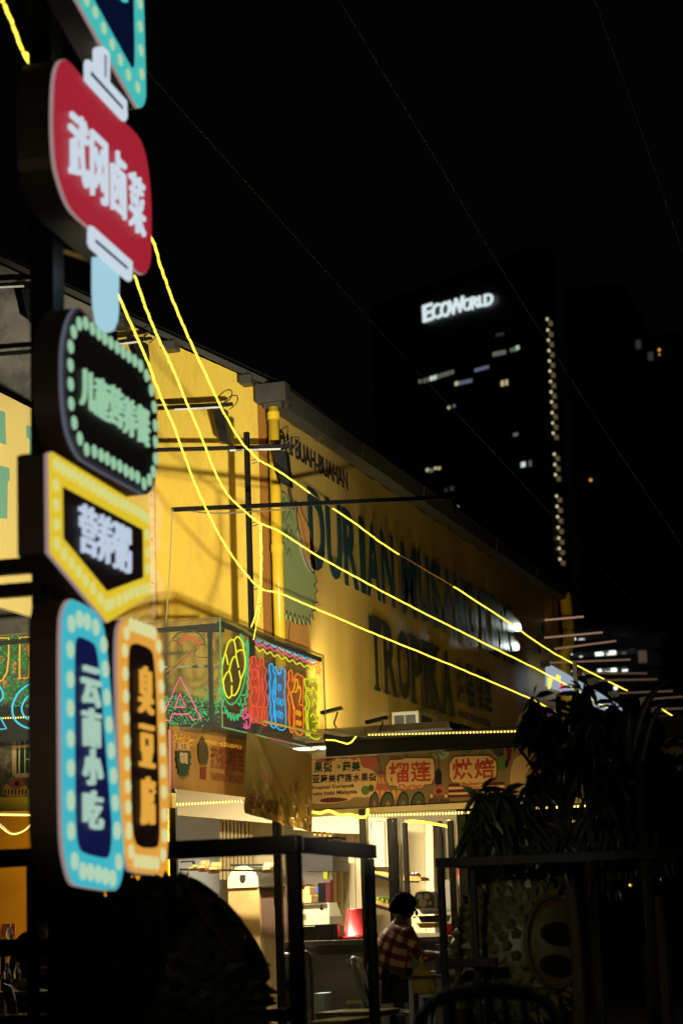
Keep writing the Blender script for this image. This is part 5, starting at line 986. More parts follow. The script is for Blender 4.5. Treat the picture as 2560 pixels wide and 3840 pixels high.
# gear machine
Ym = 18.75; t = thing('juice_machine', 'dark octagonal machine with round gears on the counter', 'machine', hy(1590, 3410, Ym))
oc = [(1548, 3370), (1562, 3348), (1576, 3344), (1610, 3344), (1628, 3356), (1633, 3372), (1633, 3410), (1550, 3410)]
m = MB(); m.prism([hy(*p, Ym) for p in oc], [hy(*p, Ym)+V(0, .25, 0) for p in oc]); m.build('case', mat('case_dark', (.05, .045, .035), .3, .4), t)
m = MB(); 
for a, b in zip(oc, oc[1:]+oc[:1]): m.beam(hy(*a, Ym-.005), hy(*b, Ym-.005), .008, .008)
m.build('case_rim', M['steel'], t)
for u, v, r in ((1574, 3364, .025), (1600, 3363, .026), (1586, 3388, .037), (1612, 3388, .015)):
    c = hy(u, v, Ym-.006); m = MB(); m.lathe(c, [(0, .012), (r*.2, .012), (r*.22, .006), (r*.75, .006), (r*.8, .012), (r, .012), (r, 0)], 20, axis=(0, -1, 0)); m.build('gear', mat('gear_metal', (.30, .26, .18), .35, .8), t)
# trays
for i, (u0_, u1_, v0_, v1_, mt, lb) in enumerate(((1572, 3000, 3408, 3420, 'steel', ''),)): pass
for i, (u0_, u1_, v0_, v1_, mt, lb) in enumerate(((1574, 1652, 3412, 3430, M['steel'], 'tilted steel tray on top of the stack by the gear machine'), (1570, 1668, 3436, 3462, mat('glass_dark', (.03, .03, .025), .1, spec=.8), 'dark glass dish in the tray stack by the gear machine'), (1566, 1635, 3464, 3482, mat('amber_tray', srgb(196, 146, 50), .3), 'amber tray at the bottom of the tray stack'))):
    t = thing('tray', lb, 'tray', hy((u0_+u1_)/2, v1_, 18.45), 'trays stacked on the counter'); a, b = hy(u0_, v1_, 18.45), hy(u1_, v0_, 18.45)
    m = MB(); k = .02; m.prism([(a[0]+k, 18.45, a[2]), (b[0]-k, 18.45, a[2]), (b[0], 18.43, b[2]), (a[0], 18.43, b[2])], [(a[0]+k, 18.65, a[2]), (b[0]-k, 18.65, a[2]), (b[0], 18.67, b[2]), (a[0], 18.67, b[2])]); m.build('pan', mt, t, bevel=.004)
    m = MB(); m.box((a[0]-.008, 18.42, b[2]), (b[0]+.008, 18.68, b[2]+.006)); m.build('rim', mt, t)
x = hy(1680, 3470, 18.4)[0]; t = thing('red_bowl', 'red plastic bowl at the right end of the counter', 'bowl', (x, 18.45, 1.06))
m = MB(); m.lathe((x, 18.45, 1.04), [(.03, 0), (.035, .01), (.045, .05), (.072, .10), (.075, .105), (.065, .10), (.04, .05), (0, .03)], 20); m.build('bowl', rp, t, smooth=True)
for i in range(4):
    p = hy(1180+i*19, 3131+i*1.5, 18.0); t = thing('small_bulb', ['leftmost', 'second', 'third', 'rightmost'][i]+' of four amber bulbs just above the big frame rail', 'bulb', p, 'four amber bulbs above the frame rail')
    m = MB(); m.ell(p, (.011, .011, .010), 8); m.build('bulb_glass', glow('amber_bulb%d' % i, (255, 190, 60), 2.), t); m = MB(); m.tube([p+V(0, 0, .01), p+V(0, 0, .03)], .006, 6); m.build('socket', M['black'], t)
p, q_ = hy(1150, 3148, 18.02), hy(1262, 3136, 18.02); m = MB(); m.box((p[0], 18.02, p[2]-.01), (q_[0], 18.3, q_[2]-.004)); m.build('bulb_board', M['blackmetal'], label='thin dark board under the four amber bulbs', cat='board')
for i, (u, v, w_, h_, c_, lb) in enumerate(((1136, 3322, 14, 30, (170, 120, 50), 'amber jar'), (1206, 3404, 12, 22, (90, 50, 30), 'brown jar'), (1268, 3436, 9, 26, (180, 170, 120), 'pale jar'), (1410, 3482, 12, 28, (150, 60, 30), 'rust red jar'), (1432, 3484, 12, 22, (190, 160, 70), 'yellow jar'), (1545, 3484, 10, 22, (70, 80, 60), 'dull green jar'))):
    c_b = hy(u, v+h_/2, 18.75); t = thing('jar', lb+' standing among the goods on the counter', 'jar', c_b, 'jars on the counter'); r__ = w_/2/F*18.9; hh = h_/F*18.9
    c_b = V(c_b[0], c_b[1], c_b[2] if v < 3410 else 1.036)
    m = MB(); m.lathe(c_b, [(0, 0), (r__, 0), (r__, hh*.8), (r__*.8, hh*.86)], 12); m.build('jar_body', mat('jar%d' % i, srgb(*c_), .25, nz=.3, nscale=30), t, smooth=True); m = MB(); m.lathe(c_b, [(r__*.85, hh*.86), (r__*.85, hh), (0, hh)], 12); m.build('lid', M['black'], t)
for i, (u, v0, v1, Y) in enumerate(((1388, 3070, 3260, 17.68), (1470, 3075, 3400, 17.85), (1030, 3100, 3400, 17.85))):
    m = MB(); m.tube(spline([hy(u+3*math.sin(k*1.7+i), v0+(v1-v0)*k/6, Y) for k in range(7)], 4), .004, 5); m.build('loose_cable', M['black'], smooth=True, label='thin cable drooping down the %s stall post' % ['pale conduit', 'widest', 'cloth side'][i], cat='cable')
# cardboard box with red print behind
p, q_ = hy(1712, 3298, 20.5), hy(1775, 3260, 20.5); m = MB(); m.box((p[0], 20.5, p[2]), (q_[0], 20.7, q_[2])); m.build('red_carton', mat('red_carton', srgb(196, 60, 34), .5, nz=.4, nscale=14, dirt=srgb(230, 200, 160), dscale=9), label='red printed carton on the shelf behind the tree edge', cat='box', bevel=.004)
p, q_ = hy(1700, 3330, 20.4), hy(1780, 3300, 20.4); m = MB(); m.box((p[0], 20.3, 0), (q_[0], 20.8, q_[2])); m.build('grey_shelf_unit', mat('grey_unit', (.25, .23, .19), .5), label='grey shelf unit under the red carton', cat='shelf')
# dark partition that closes the room on the right
xr = hy(1722, 3300, 18.6)[0]
m = MB(); m.box((xr, 18.6, 0), (xr+.08, 22.1, 2.9)); m.build('partition', mat('dark_partition', (.03, .025, .02), .7), R_)

# ================================================================== PEOPLE AND FURNITURE
def skinned(name, verts, edges, radii, mt, parent, root=0, sub=2, flat_=None):
    ro = V(*parent.location)
    me = bpy.data.meshes.new(name); me.from_pydata([tuple(V(*v)-ro) for v in verts], edges, [])
    o = bpy.data.objects.new(name, me); COL.objects.link(o)
    md = o.modifiers.new('s', 'SKIN')
    for i, sv in enumerate(me.skin_vertices[0].data):
        r = radii[i]; sv.radius = r if hasattr(r, '__len__') else (r, r); sv.use_root = (i == root)
    sb = o.modifiers.new('u', 'SUBSURF'); sb.levels = sub; sb.render_levels = sub
    bpy.context.view_layer.update(); dg = bpy.context.evaluated_depsgraph_get(); nm = bpy.data.meshes.new_from_object(o.evaluated_get(dg))
    o.modifiers.clear(); o.data = nm; bpy.data.meshes.remove(me); nm.name = name
    nm.materials.clear(); nm.materials.append(mt); nm.polygons.foreach_set('use_smooth', [True]*len(nm.polygons)); o.parent = parent; return o
skinm = mat('skin', (.10, .05, .03), .5, nz=.1); hairm = mat('black_hair', (.004, .0035, .003), .95, bump=.6, bscale=90, spec=.05)
def plaid():
    m = bpy.data.materials.new('plaid_cotton'); m.use_nodes = True; t = m.node_tree; b = t.nodes['Principled BSDF']; b.inputs['Roughness'].default_value = .85
    tc = t.nodes.new('ShaderNodeTexCoord'); rot = t.nodes.new('ShaderNodeMapping'); rot.inputs['Rotation'].default_value = (0, math.radians(-24), math.radians(15)); t.links.new(tc.outputs['Object'], rot.inputs[0])
    sx = t.nodes.new('ShaderNodeSeparateXYZ'); t.links.new(rot.outputs[0], sx.inputs[0]); outs = []
    for ax, sc_ in ((0, 1/.094), (2, 1/.10), (1, 1/.11)):
        a = t.nodes.new('ShaderNodeMath'); a.operation = 'MULTIPLY'; a.inputs[1].default_value = sc_; t.links.new(sx.outputs[ax], a.inputs[0])
        f = t.nodes.new('ShaderNodeMath'); f.operation = 'FRACT'; t.links.new(a.outputs[0], f.inputs[0])
        c = t.nodes.new('ShaderNodeMath'); c.operation = 'GREATER_THAN'; c.inputs[1].default_value = .5; t.links.new(f.outputs[0], c.inputs[0]); outs.append(c.outputs[0])
    ad = t.nodes.new('ShaderNodeMath'); ad.operation = 'ADD'; t.links.new(outs[0], ad.inputs[0]); t.links.new(outs[1], ad.inputs[1])
    dv = t.nodes.new('ShaderNodeMath'); dv.operation = 'MULTIPLY'; dv.inputs[1].default_value = .5; t.links.new(ad.outputs[0], dv.inputs[0])
    r = t.nodes.new('ShaderNodeValToRGB'); r.color_ramp.interpolation = 'CONSTANT'; r.color_ramp.elements[0].color = (.62, .46, .26, 1); r.color_ramp.elements[1].position = .75; r.color_ramp.elements[1].color = (.05, .008, .008, 1)
    e = r.color_ramp.elements.new(.3); e.color = (.20, .05, .035, 1); t.links.new(dv.outputs[0], r.inputs[0]); t.links.new(r.outputs[0], b.inputs['Base Color']); return m
def person(label, J, shirt, trousers, face, D, skin=skinm, hair=hairm, short=True, glasses=False, hs=1.10):
    """J: joints as image points with their own distance; face: unit vector the head looks along"""
    P = {k: at(*v) for k, v in J.items()}
    base = V(P['hip'][0], P['hip'][1], 0); t = thing('person', label, 'person', base)
    fx = V(*face); fx /= np.linalg.norm(fx); fs_ = np.cross(fx, V(0, 0, 1)); fs_ /= np.linalg.norm(fs_); fu = np.cross(fs_, fx)
    hc = P['head']; rh = .092*hs
    vs = []; ed = []; rd = []
    def v(p, r, par=None):
        vs.append(p); rd.append(r); k = len(vs)-1
        if par is not None: ed.append((par, k))
        return k
    hip = v(P['hip'], (.15, .125)); wst = v(P['hip']*.55+P['chest']*.45+(P.get('back', 0) if 0 else 0), (.142, .11), hip); ch = v(P['chest'], (.155, .115), wst)
    nk0 = v(P['neck'], (.065, .062), ch); nk1 = v(P['neck']*.45+hc*.55-fu*.0, (.056, .056), nk0); h1 = v(hc-fu*rh*.35, (.085*hs, .088*hs), nk1); h2 = v(hc+fu*rh*.35, (.083*hs, .088*hs), h1)
    for sd in 'lr':
        a = v(P['sh'+sd], (.062, .062), ch); b = v(P['sh'+sd]*.4+P['el'+sd]*.6, (.046, .046), a); c = v(P['el'+sd], (.040, .040), b); d = v(P['el'+sd]*.35+P['ha'+sd]*.65, (.033, .033), c); e = v(P['ha'+sd], (.026, .030), d)
        dr_ = P['ha'+sd]-P['el'+sd]; dr_ /= np.linalg.norm(dr_); sx_ = np.cross(dr_, V(0, 0, 1)); sx_ /= np.linalg.norm(sx_)
        pm = v(P['ha'+sd]+dr_*.06-V(0, 0, .005), (.034, .018), e)
        for q_, L_ in ((-.028, .055), (-.010, .068), (.009, .064), (.026, .05)):
            f1 = v(P['ha'+sd]+dr_*(.06+L_*.5)+sx_*q_, (.0092, .0092), pm); v(P['ha'+sd]+dr_*(.06+L_)+sx_*q_*1.1-V(0, 0, .022), (.008, .008), f1)
        v(P['ha'+sd]+dr_*.055+sx_*.05*(1 if sd == 'l' else -1)-V(0, 0, .015), (.0105, .0105), e)
        k0 = P['kn'+sd]; f0 = P['ft'+sd]
        a = v(P['hip']*.7+k0*.3+(V(*np.cross(fx, V(0, 0, 1)))*.07*(1 if sd == 'r' else -1)), (.098, .09), hip); b = v(k0, (.068, .068), a); c = v(k0*.6+f0*.4, (.058, .058), b); d = v(f0, (.042, .042), c); hd = V(fx[0], fx[1], 0); hd /= np.linalg.norm(hd); v(f0+hd*.15-V(0, 0, .05), (.035, .028), d)
    skinned('body', vs, ed, rd, skin, t)
    # face
    m = MB(); m.ell(hc+fx*rh*1.03-fu*.012, (.014, .014, .020), 8); m.build('nose', skin, t, smooth=True)
    for s_ in (-1, 1):
        m = MB(); m.ell(hc+fs_*s_*rh*.92-fu*.005, (.012, .018, .028), 8); m.build('ear', skin, t, smooth=True)
        m = MB(); m.ell(hc+fx*rh*.86+fs_*s_*.032+fu*.008, (.012, .012, .009), 8); m.build('eye', mat('eye_dark', (.02, .015, .01), .2), t, smooth=True)
    m = MB(); m.ell(hc+fx*rh*.93-fu*.048, (.018, .018, .006), 8); m.build('mouth', mat('lip', (.15, .04, .035), .5), t, smooth=True)
    m = MB(); N_ = 14; vv = []; ff = []
    for j in range(N_):
        for i in range(24):
            th = math.pi*.70*j/(N_-1); ph = 2*math.pi*i/24; d = fu*math.cos(th)+(fx*math.cos(ph)+fs_*math.sin(ph))*math.sin(th)
            fr = max(0, math.cos(ph)); lim = 1.12-.0*fr; low = 1.05 if th < math.pi*(.36 if fr > .45 else .68) else .80
            vv.append(hc+d*(rh*1.13*low)*V(1, 1, 1.08)+(-fx*.008)+V(ru(-1, 1), ru(-1, 1), ru(-1, 1))*.0022)
    for j in range(N_-1):
        for i in range(24): ff.append((j*24+i, j*24+(i+1) % 24, (j+1)*24+(i+1) % 24, (j+1)*24+i))
    m.add(vv, ff); m.build('hair', hair, t, smooth=True)
    # clothes: a slightly larger skin over torso and sleeves, and trousers
    vs2 = []; ed2 = []; rd2 = []
    def w2(p, r, par=None):
        vs2.append(p); rd2.append(r); k = len(vs2)-1
        if par is not None: ed2.append((par, k))
        return k
    a0_ = w2(P['hip']-V(0, 0, .03), (.185, .165)); a1_ = w2(P['hip']*.6+P['chest']*.4-V(.02, 0, 0), (.185, .160), a0_); a2_ = w2(P['chest'], (.190, .160), a1_); c9 = w2(P['neck']*.85+P['chest']*.15, (.088, .082), a2_); w2(P['neck']*.86+hc*.14, (.066, .064), c9)
    for sd in 'lr':
        b0 = w2(P['sh'+sd], (.078, .078), a2_); f_ = .85 if short else 1.; b1_ = w2(P['sh'+sd]*.5+P['el'+sd]*.5, (.066, .066), b0); e_ = w2(P['sh'+sd]*(1-f_)+P['el'+sd]*f_, (.062, .062), b1_)
        if not short: w2(P['el'+sd]*.3+P['ha'+sd]*.7, (.044, .044), e_)
    skinned('shirt', vs2, ed2, rd2, shirt, t)
    vs2 = []; ed2 = []; rd2 = []; a0_ = w2(P['hip']-V(0, 0, .02), (.162, .137))
    for sd in 'lr':
        k0 = P['kn'+sd]; f0 = P['ft'+sd]; b0 = w2(P['hip']*.7+k0*.3+(V(*np.cross(fx, V(0, 0, 1)))*.07*(1 if sd == 'r' else -1)), (.11, .10), a0_); b1_ = w2(k0, (.082, .082), b0); b2_ = w2(k0*.6+f0*.4, (.070, .070), b1_); w2(f0+(k0-f0)*.1, (.056, .056), b2_)
    skinned('trousers', vs2, ed2, rd2, trousers, t)
    if glasses:
        m = MB()
        for s_ in (-1, 1):
            c_ = hc+fx*rh*1.02+fs_*s_*.034+fu*.005; m.tube([c_+fs_*.026*math.cos(a)+fu*.019*math.sin(a) for a in np.linspace(0, 2*math.pi, 13)[:-1]], .0022, 5, closed=True)
            m.tube([c_+fs_*s_*.026, hc+fs_*s_*rh*1.02+fx*.0], .0022, 5)
        m.build('glasses', M['black'], t)
    return t
D_ = 17.25
black_tr = mat('black_trousers', (.012, .011, .012), .8)
person('man in a red and cream checked shirt seated at the table, seen from behind', {'head': (1516, 3408, D_), 'neck': (1502, 3462, D_), 'chest': (1482, 3535, D_), 'hip': (1442, 3680, D_),
    'shr': (1528, 3505, D_-.16), 'elr': (1572, 3592, D_-.20), 'har': (1640, 3590, D_-.12), 'shl': (1500, 3502, D_+.17), 'ell': (1580, 3580, D_+.22), 'hal': (1650, 3582, D_+.12),
    'knr': (1582, 3735, D_-.14), 'ftr': (1560, 3925, D_-.14), 'knl': (1600, 3728, D_+.12), 'ftl': (1590, 3925, D_+.14)}, plaid(), black_tr, (.93, .25, -.28), D_)
person('person in a pale shirt facing him across the table, mostly behind the sculpture', {'head': (1790, 3415, D_), 'neck': (1782, 3466, D_), 'chest': (1776, 3540, D_), 'hip': (1790, 3690, D_),
    'shr': (1748, 3510, D_+.17), 'elr': (1700, 3585, D_+.2), 'har': (1668, 3560, D_+.1), 'shl': (1745, 3512, D_-.15), 'ell': (1690, 3582, D_-.18), 'hal': (1662, 3590, D_-.06),
    'knr': (1700, 3725, D_+.12), 'ftr': (1712, 3925, D_+.12), 'knl': (1712, 3735, D_-.12), 'ftl': (1722, 3925, D_-.12)}, mat('pale_shirt', (.55, .47, .34), .85), mat('beige_trousers', (.42, .34, .24), .85), (-.95, .1, -.25), D_, short=False)
D2 = 16.9
person('man with glasses and a dark shirt looking down at the far left', {'head': (166, 3436, D2), 'neck': (148, 3492, D2), 'chest': (130, 3570, D2), 'hip': (110, 3720, D2),
    'shr': (88, 3540, D2-.05), 'elr': (92, 3640, D2-.15), 'har': (180, 3640, D2-.3), 'shl': (190, 3540, D2+.15), 'ell': (215, 3630, D2), 'hal': (240, 3640, D2-.2),
    'knr': (190, 3760, D2-.3), 'ftr': (180, 3930, D2-.3), 'knl': (230, 3760, D2-.1), 'ftl': (225, 3930, D2-.1)}, mat('dark_shirt', (.03, .026, .02), .85), black_tr, (.45, -.72, -.50), D2, glasses=True)
# plastic chair
pc = mat('grey_plastic', (.22, .235, .215), .42, nz=.08)
def chair(c, yaw, label, grp, mt=pc):
    t = thing('plastic_chair', label, 'chair', c, grp); ca, sa = math.cos(yaw), math.sin(yaw)
    def X(x, y, z): return (c[0]+x*ca-y*sa, c[1]+x*sa+y*ca, z)         # x = forward
    m = MB(); pts = chaikin([X(-.2, -.21, .44), X(.2, -.23, .45), X(.23, 0, .445), X(.2, .23, .45), X(-.2, .21, .44)], 1); m.prism(pts, [p-V(0, 0, .022) for p in pts]); m.build('seat', mt, t, bevel=.006)
    for s_ in (-1, 1):
        m = MB(); m.tube(spline([X(.19, s_*.21, .43), X(.21, s_*.23, .2), X(.23, s_*.245, 0.01)], 3), [.022]*7, 6); m.build('leg', mt, t, smooth=True)
        m = MB(); m.tube(spline([X(-.17, s_*.20, .43), X(-.22, s_*.22, .2), X(-.27, s_*.24, .01)], 3), [.022]*7, 6); m.build('leg', mt, t, smooth=True)
        m = MB(); m.tube(spline([X(.16, s_*.23, .44), X(-.02, s_*.24, .47), X(-.16, s_*.235, .58), X(-.24, s_*.20, .80), X(-.26, s_*.13, .87)], 4), .019, 6); m.build('side_rail', mt, t, smooth=True)
    m = MB(); m.tube(spline([X(-.255, -.14, .868), X(-.275, 0, .885), X(-.255, .14, .868)], 4), .024, 8); m.build('top_rail', mt, t, smooth=True)
    m = MB(); m.beam(X(-.19, -.19, .52), X(-.19, .19, .52), .03, .04); m.build('lower_rail', mt, t)
    for k in range(5):
        y = -.11+k*.055; m = MB(); m.tube(spline([X(-.19, y, .52), X(-.235, y, .7), X(-.262, y*.95, .87)], 3), [.012]*7, 5); m.build('slat', mt, t, smooth=True)
    return t
hp = at(1442, 3700, 17.25)
chair((hp[0]+.03, hp[1], 0), math.radians(8), 'grey plastic chair the man in the checked shirt sits on', 'plastic chairs')
h2 = at(1790, 3700, 17.25); ch2 = chair((h2[0], h2[1], 0), math.radians(185), 'plastic chair under the person in the pale shirt', 'plastic chairs')
h3 = at(110, 3720, 16.9); chair((h3[0]-.02, h3[1]+.05, 0), math.radians(-50), 'plastic chair under the man with glasses', 'plastic chairs')
fc = at(1850, 3860, 6.5); chair((fc[0], fc[1], at(1700, 3715, 9.2)[2]-.90 if 0 else 0), math.radians(100), 'dark plastic chair back blurred in the bottom foreground', 'plastic chairs', mat('grey_plastic_dark', (.10, .09, .08), .4))
# table
tc_ = at(1640, 3600, 17.25); t = thing('table', 'dark folding table between the two seated diners', 'table', (tc_[0]+.15, tc_[1], 0)); tz = .735
m = MB(); m.box((tc_[0]-.22, tc_[1]-.35, tz-.025), (tc_[0]+.75, tc_[1]+.4, tz)); m.build('tabletop', mat('table_brown', (.06, .045, .03), .35), t, bevel=.005)
for sx_, sy_ in ((-.15, -.28), (.68, -.28), (-.15, .33), (.68, .33)):
    m = MB(); m.beam((tc_[0]+sx_, tc_[1]+sy_, 0), (tc_[0]+sx_, tc_[1]+sy_, tz-.026), .035, .035); m.build('leg', mat('leg_white', (.5, .48, .42), .4) if sx_ < 0 else M['steel'], t)
t = thing('plate', 'pale melamine plate in front of the man in the checked shirt', 'plate', (tc_[0]-.05, tc_[1]-.1, tz))
m = MB(); m.lathe((tc_[0]-.05, tc_[1]+.1, tz+.001), [(0, .004), (.07, .004), (.11, .022), (.112, .026), (.07, .010), (0, .008)], 24); m.build('dish', mat('melamine', (.6, .55, .4), .25), t, smooth=True)
for k, (dx, dy, h_, r__) in enumerate(((.06, -.2, .13, .03), (.02, -.05, .16, .024))):
    t = thing('glass', ['empty drinking glass on the table beside the foreground frame post', 'small bottle behind the drinking glass on the table'][k], ['glass', 'bottle'][k], (tc_[0]+dx, tc_[1]+dy, tz)); m = MB()
    pf_ = [(r__*.9, 0), (r__, .01), (r__*1.1, h_), (r__*1.02, h_), (r__*.9, .012), (0, .012)] if k == 0 else [(r__, 0), (r__, h_*.6), (r__*.4, h_*.8), (r__*.4, h_), (0, h_)]
    m.lathe((tc_[0]+dx, tc_[1]+dy, tz+.001), pf_, 16); m.build('vessel', mat('clear_glass%d' % k, (.8, .8, .75), .05, trans=.9), t, smooth=True)
# yellow bag hanging from the table
bc = at(1583, 3660, 17.0); t = thing('plastic_bag', 'knotted yellow plastic bag hanging under the table edge', 'bag', bc)
m = MB(); vs = []; fs = []; n_ = 20; pr_ = [(.012, .10), (.02, .075), (.055, .04), (.085, 0), (.105, -.06), (.108, -.10), (.08, -.135), (.01, -.14)]
for j, (r__, z__) in enumerate(pr_):
    for i in range(n_): a = 2*math.pi*i/n_; k = 1+.10*math.sin(i*3.1+j)+ru(-.05, .05); vs.append(bc+V(r__*k*math.cos(a), r__*k*.6*math.sin(a), z__+ru(-.006, .006)))
fs = [(j*n_+i, j*n_+(i+1) % n_, (j+1)*n_+(i+1) % n_, (j+1)*n_+i) for j in range(len(pr_)-1) for i in range(n_)]
m.add(vs, fs); m.build('sack', mat('yellow_bag', srgb(214, 180, 70), .3, nz=.3, nscale=25, bump=.4, bscale=50, trans=.25), t)
m = MB(); m.tube(spline([bc+V(0, 0, .10), bc+V(-.01, 0, .13), bc+V(.0, 0, .16)], 4), .012, 6); m.tube(spline([bc+V(0, 0, .11), bc+V(.03, 0, .14), bc+V(.045, 0, .13)], 4), .007, 6); m.build('knot', mat('yellow_bag2', srgb(226, 180, 60), .3), t)
# red stool/skirting behind table
t = thing('white_stool', 'pale plastic stool holding the yellow bag beside the table', 'stool', (bc[0]+.12, bc[1]+.1, 0)); sz_ = bc[2]-.142
m = MB(); m.box((bc[0]-.02, bc[1]-.08, sz_-.03), (bc[0]+.26, bc[1]+.2, sz_)); m.build('seat', mat('stool_white', (.5, .5, .46), .4), t, bevel=.01)
for dx, dy in ((0, -.06), (.24, -.06), (0, .18), (.24, .18)):
    m = MB(); m.beam((bc[0]+dx-.02*(1 if dx == 0 else -1), bc[1]+dy, 0), (bc[0]+dx, bc[1]+dy, sz_-.031), .03, .03); m.build('leg', bpy.data.materials['stool_white'], t)
# hose pipes on the counter front, rice cooker cart
t = thing('steel_cart', 'small steel cart with a dark handle in front of the counter', 'cart', hy(1130, 3800, 17.9))
p, q_ = hy(1085, 3790, 18.0), hy(1133, 3572, 18.0); m = MB(); m.box((p[0]-.1, 18.0, .45), (q_[0], 18.25, q_[2])); m.build('body', M['steel'], t, bevel=.02)
m = MB(); m.box((p[0]-.08, 17.99, q_[2]-.30), (q_[0]+.03, 17.999, q_[2]-.24)); m.build('name_plate', M['blackmetal'], t)
m = MB(); m.tube(spline([hy(u, v, 17.97) for u, v in ((1120, 3572), (1148, 3572), (1160, 3590), (1166, 3650), (1170, 3740), (1172, 3830))], 4), .014, 8); m.build('hose', M['black'], t, smooth=True)
for v, c_ in ((3604, (.25, .16, .08)), (3760, (.3, .28, .04))):
    m = MB(); a = hy(1310, v, 18.25); m.beam(a, a+V(.12, 0, 0), .022, .03); m.beam(a-V(.03, 0, 0), a+V(.015, 0, 0), .034, .034); m.build('water_tap', mat('tap%d' % v, c_, .4), label='%s tap handle sticking out from the counter front' % ('upper brown' if v < 3700 else 'lower yellow'), cat='tap')
# cool box seen through the frame
p, q_ = hy(1178, 3800, 17.6), hy(1216, 3725, 17.6); m = MB(); m.box((p[0], 17.6, .2), (q_[0], 17.8, q_[2])); m.build('cool_box', mat('pale_blue_plastic', srgb(150, 165, 160), .5), label='pale blue plastic box low in front of the counter', cat='box', bevel=.01)
# left table with bottles and bag
zt3 = at(100, 3718, 16.0)[2]; c = at(90, 3725, 16.0); t = thing('table', 'small table with water bottles at the bottom left', 'table', (c[0], c[1], 0))
m = MB(); m.box((c[0]-.35, c[1]-.25, zt3-.02), (c[0]+.4, c[1]+.3, zt3)); m.build('tabletop', mat('table_grey', (.2, .18, .14), .3), t)
for dx, dy in ((-.3, -.2), (.35, -.2), (-.3, .25), (.35, .25)):
    m = MB(); m.beam((c[0]+dx, c[1]+dy, 0), (c[0]+dx, c[1]+dy, zt3-.021), .035, .035); m.build('leg', M['steel'], t)
for k, (u, lb) in enumerate(((28, 'left water bottle with a white cap beside the clear bag'), (65, 'right water bottle with a white cap beside the clear bag'))):
    b = at(u, 3690, 16.05); b[2] = zt3+.001; t = thing('water_bottle', lb, 'bottle', b, 'water bottles on the small table')
    m = MB(); m.lathe(b, [(0, 0), (.028, 0), (.031, .01), (.031, .09), (.029, .10), (.031, .12), (.026, .15), (.012, .175), (.012, .19)], 16); m.build('bottle_body', mat('bottle_clear', (.75, .75, .7), .05, trans=.9), t, smooth=True)
    m = MB(); m.lathe(b, [(0, .21), (.014, .21), (.015, .19), (.0, .19)], 12); m.build('cap', mat('cap_white', (.6, .58, .5), .4), t)
    m = MB(); m.lathe(b, [(.0318, .05), (.0318, .085)], 16); m.build('bottle_label', M['black'], t)
b = at(35, 3500, 17.6); t = thing('water_bottle', 'single capped bottle standing higher up before the orange wall', 'bottle', b); m = MB(); m.lathe(b-V(0, 0, .05), [(0, 0), (.03, 0), (.031, .05), (.012, .09), (.012, .10)], 14); m.build('bottle_body', bpy.data.materials['bottle_clear'], t, smooth=True); m = MB(); m.lathe(b+V(0, 0, .05), [(.015, 0), (.015, .022), (0, .022)], 12); m.build('cap', bpy.data.materials['cap_white'], t)
m = MB(); m.box(b-V(.25, 0, .08), b+V(.3, .35, -.052)); m.beam(b+V(.2, .3, -.08), V(b[0]+.2, b[1]+.3, 0), .04, .04); m.beam(b+V(-.2, .3, -.08), V(b[0]-.2, b[1]+.3, 0), .04, .04); m.build('side_table', M['blackmetal'], label='dark side table under the single bottle at the left edge', cat='table')
b = at(100, 3690, 15.95); b[2] = zt3+.045; t = thing('clear_bag', 'crumpled clear food bag lying on the small table', 'bag', b-V(0, 0, .044)); m = MB(); m.ell(b, (.105, .07, .044), 18)
m.v = [(a+ru(-.006, .006), b_, c_+ru(-.005, .005)) for a, b_, c_ in m.v]; m.build('sack', mat('film', srgb(190, 170, 120), .15, nz=.4, nscale=12, spec=.9), t); m = MB(); m.ell(b-V(.01, -.0, .01), (.06, .05, .03), 10); m.build('food', mat('food', (.4, .3, .15), .7), t)
m = MB(); P = [at(u, v, 15.6) for u, v in ((12, 3690), (40, 3700), (58, 3760), (66, 3840), (40, 3860), (30, 3780), (10, 3730))]; m.prism(P, [p+V(0, .03, 0) for p in P]); m.build('chair_back', mat('dark_grey_plastic', (.08, .08, .075), .5), label='curved back of a dark chair at the bottom left edge', cat='chair')

# ================================================================== FOREGROUND: frames and spiky fruit sculptures
fblack = mat('frame_black', (.0045, .0042, .004), .5, spec=.25, bump=.15, bscale=20)
def frame(name, label, segs, wd=.085):
    t = thing(name, label, 'metal frame', V(segs[0][0][0], segs[0][0][1], 0))
    for a, b, ww, nm in segs: m = MB(); m.beam(a, b, ww, ww); m.build(nm, fblack, t, bevel=.004)
    return t
A = at(1100, 3168, 10.); Bk = V(A[0], A[1]+1.25, A[2]); L0 = V(A[0]-2.2, A[1], A[2]); Lz = at(100, 3555, 10)[2]
Al = V(A[0]+(at(-10, 3200, 10)-at(1100, 3200, 10))[0]*1.0, A[1], A[2])
frame('display_frame', 'big blurred black steel frame around the left spiky sculpture', [(V(A[0]+.03, A[1], A[2]), L0, .085, 'top_rail'), (V(A[0], A[1]+.045, A[2]), Bk, .07, 'side_rail'),
    (V(A[0]-.0, A[1], 0), V(A[0], A[1], A[2]-.044), .062, 'post'), (V(Bk[0]-.01, Bk[1], 0), V(Bk[0]-.01, Bk[1], Bk[2]-.036), .048, 'post'), (V(Al[0]-.02, A[1], 0), V(Al[0]-.02, A[1], A[2]-.044), .05, 'post'),
    (V(A[0]-2.2, A[1]+.02, Lz), V(at(205, 3555, 10)[0], A[1]+.02, Lz), .08, 'middle_rail'), (V(L0[0], A[1], at(100, 3838, 10)[2]), V(A[0]-.04, A[1], at(100, 3838, 10)[2]-.0), .06, 'lower_rail')])
A = at(1650, 3238, 12.); R1 = V(A[0]+1.5, A[1], A[2]); z2 = at(1650, 3615, 12)[2]
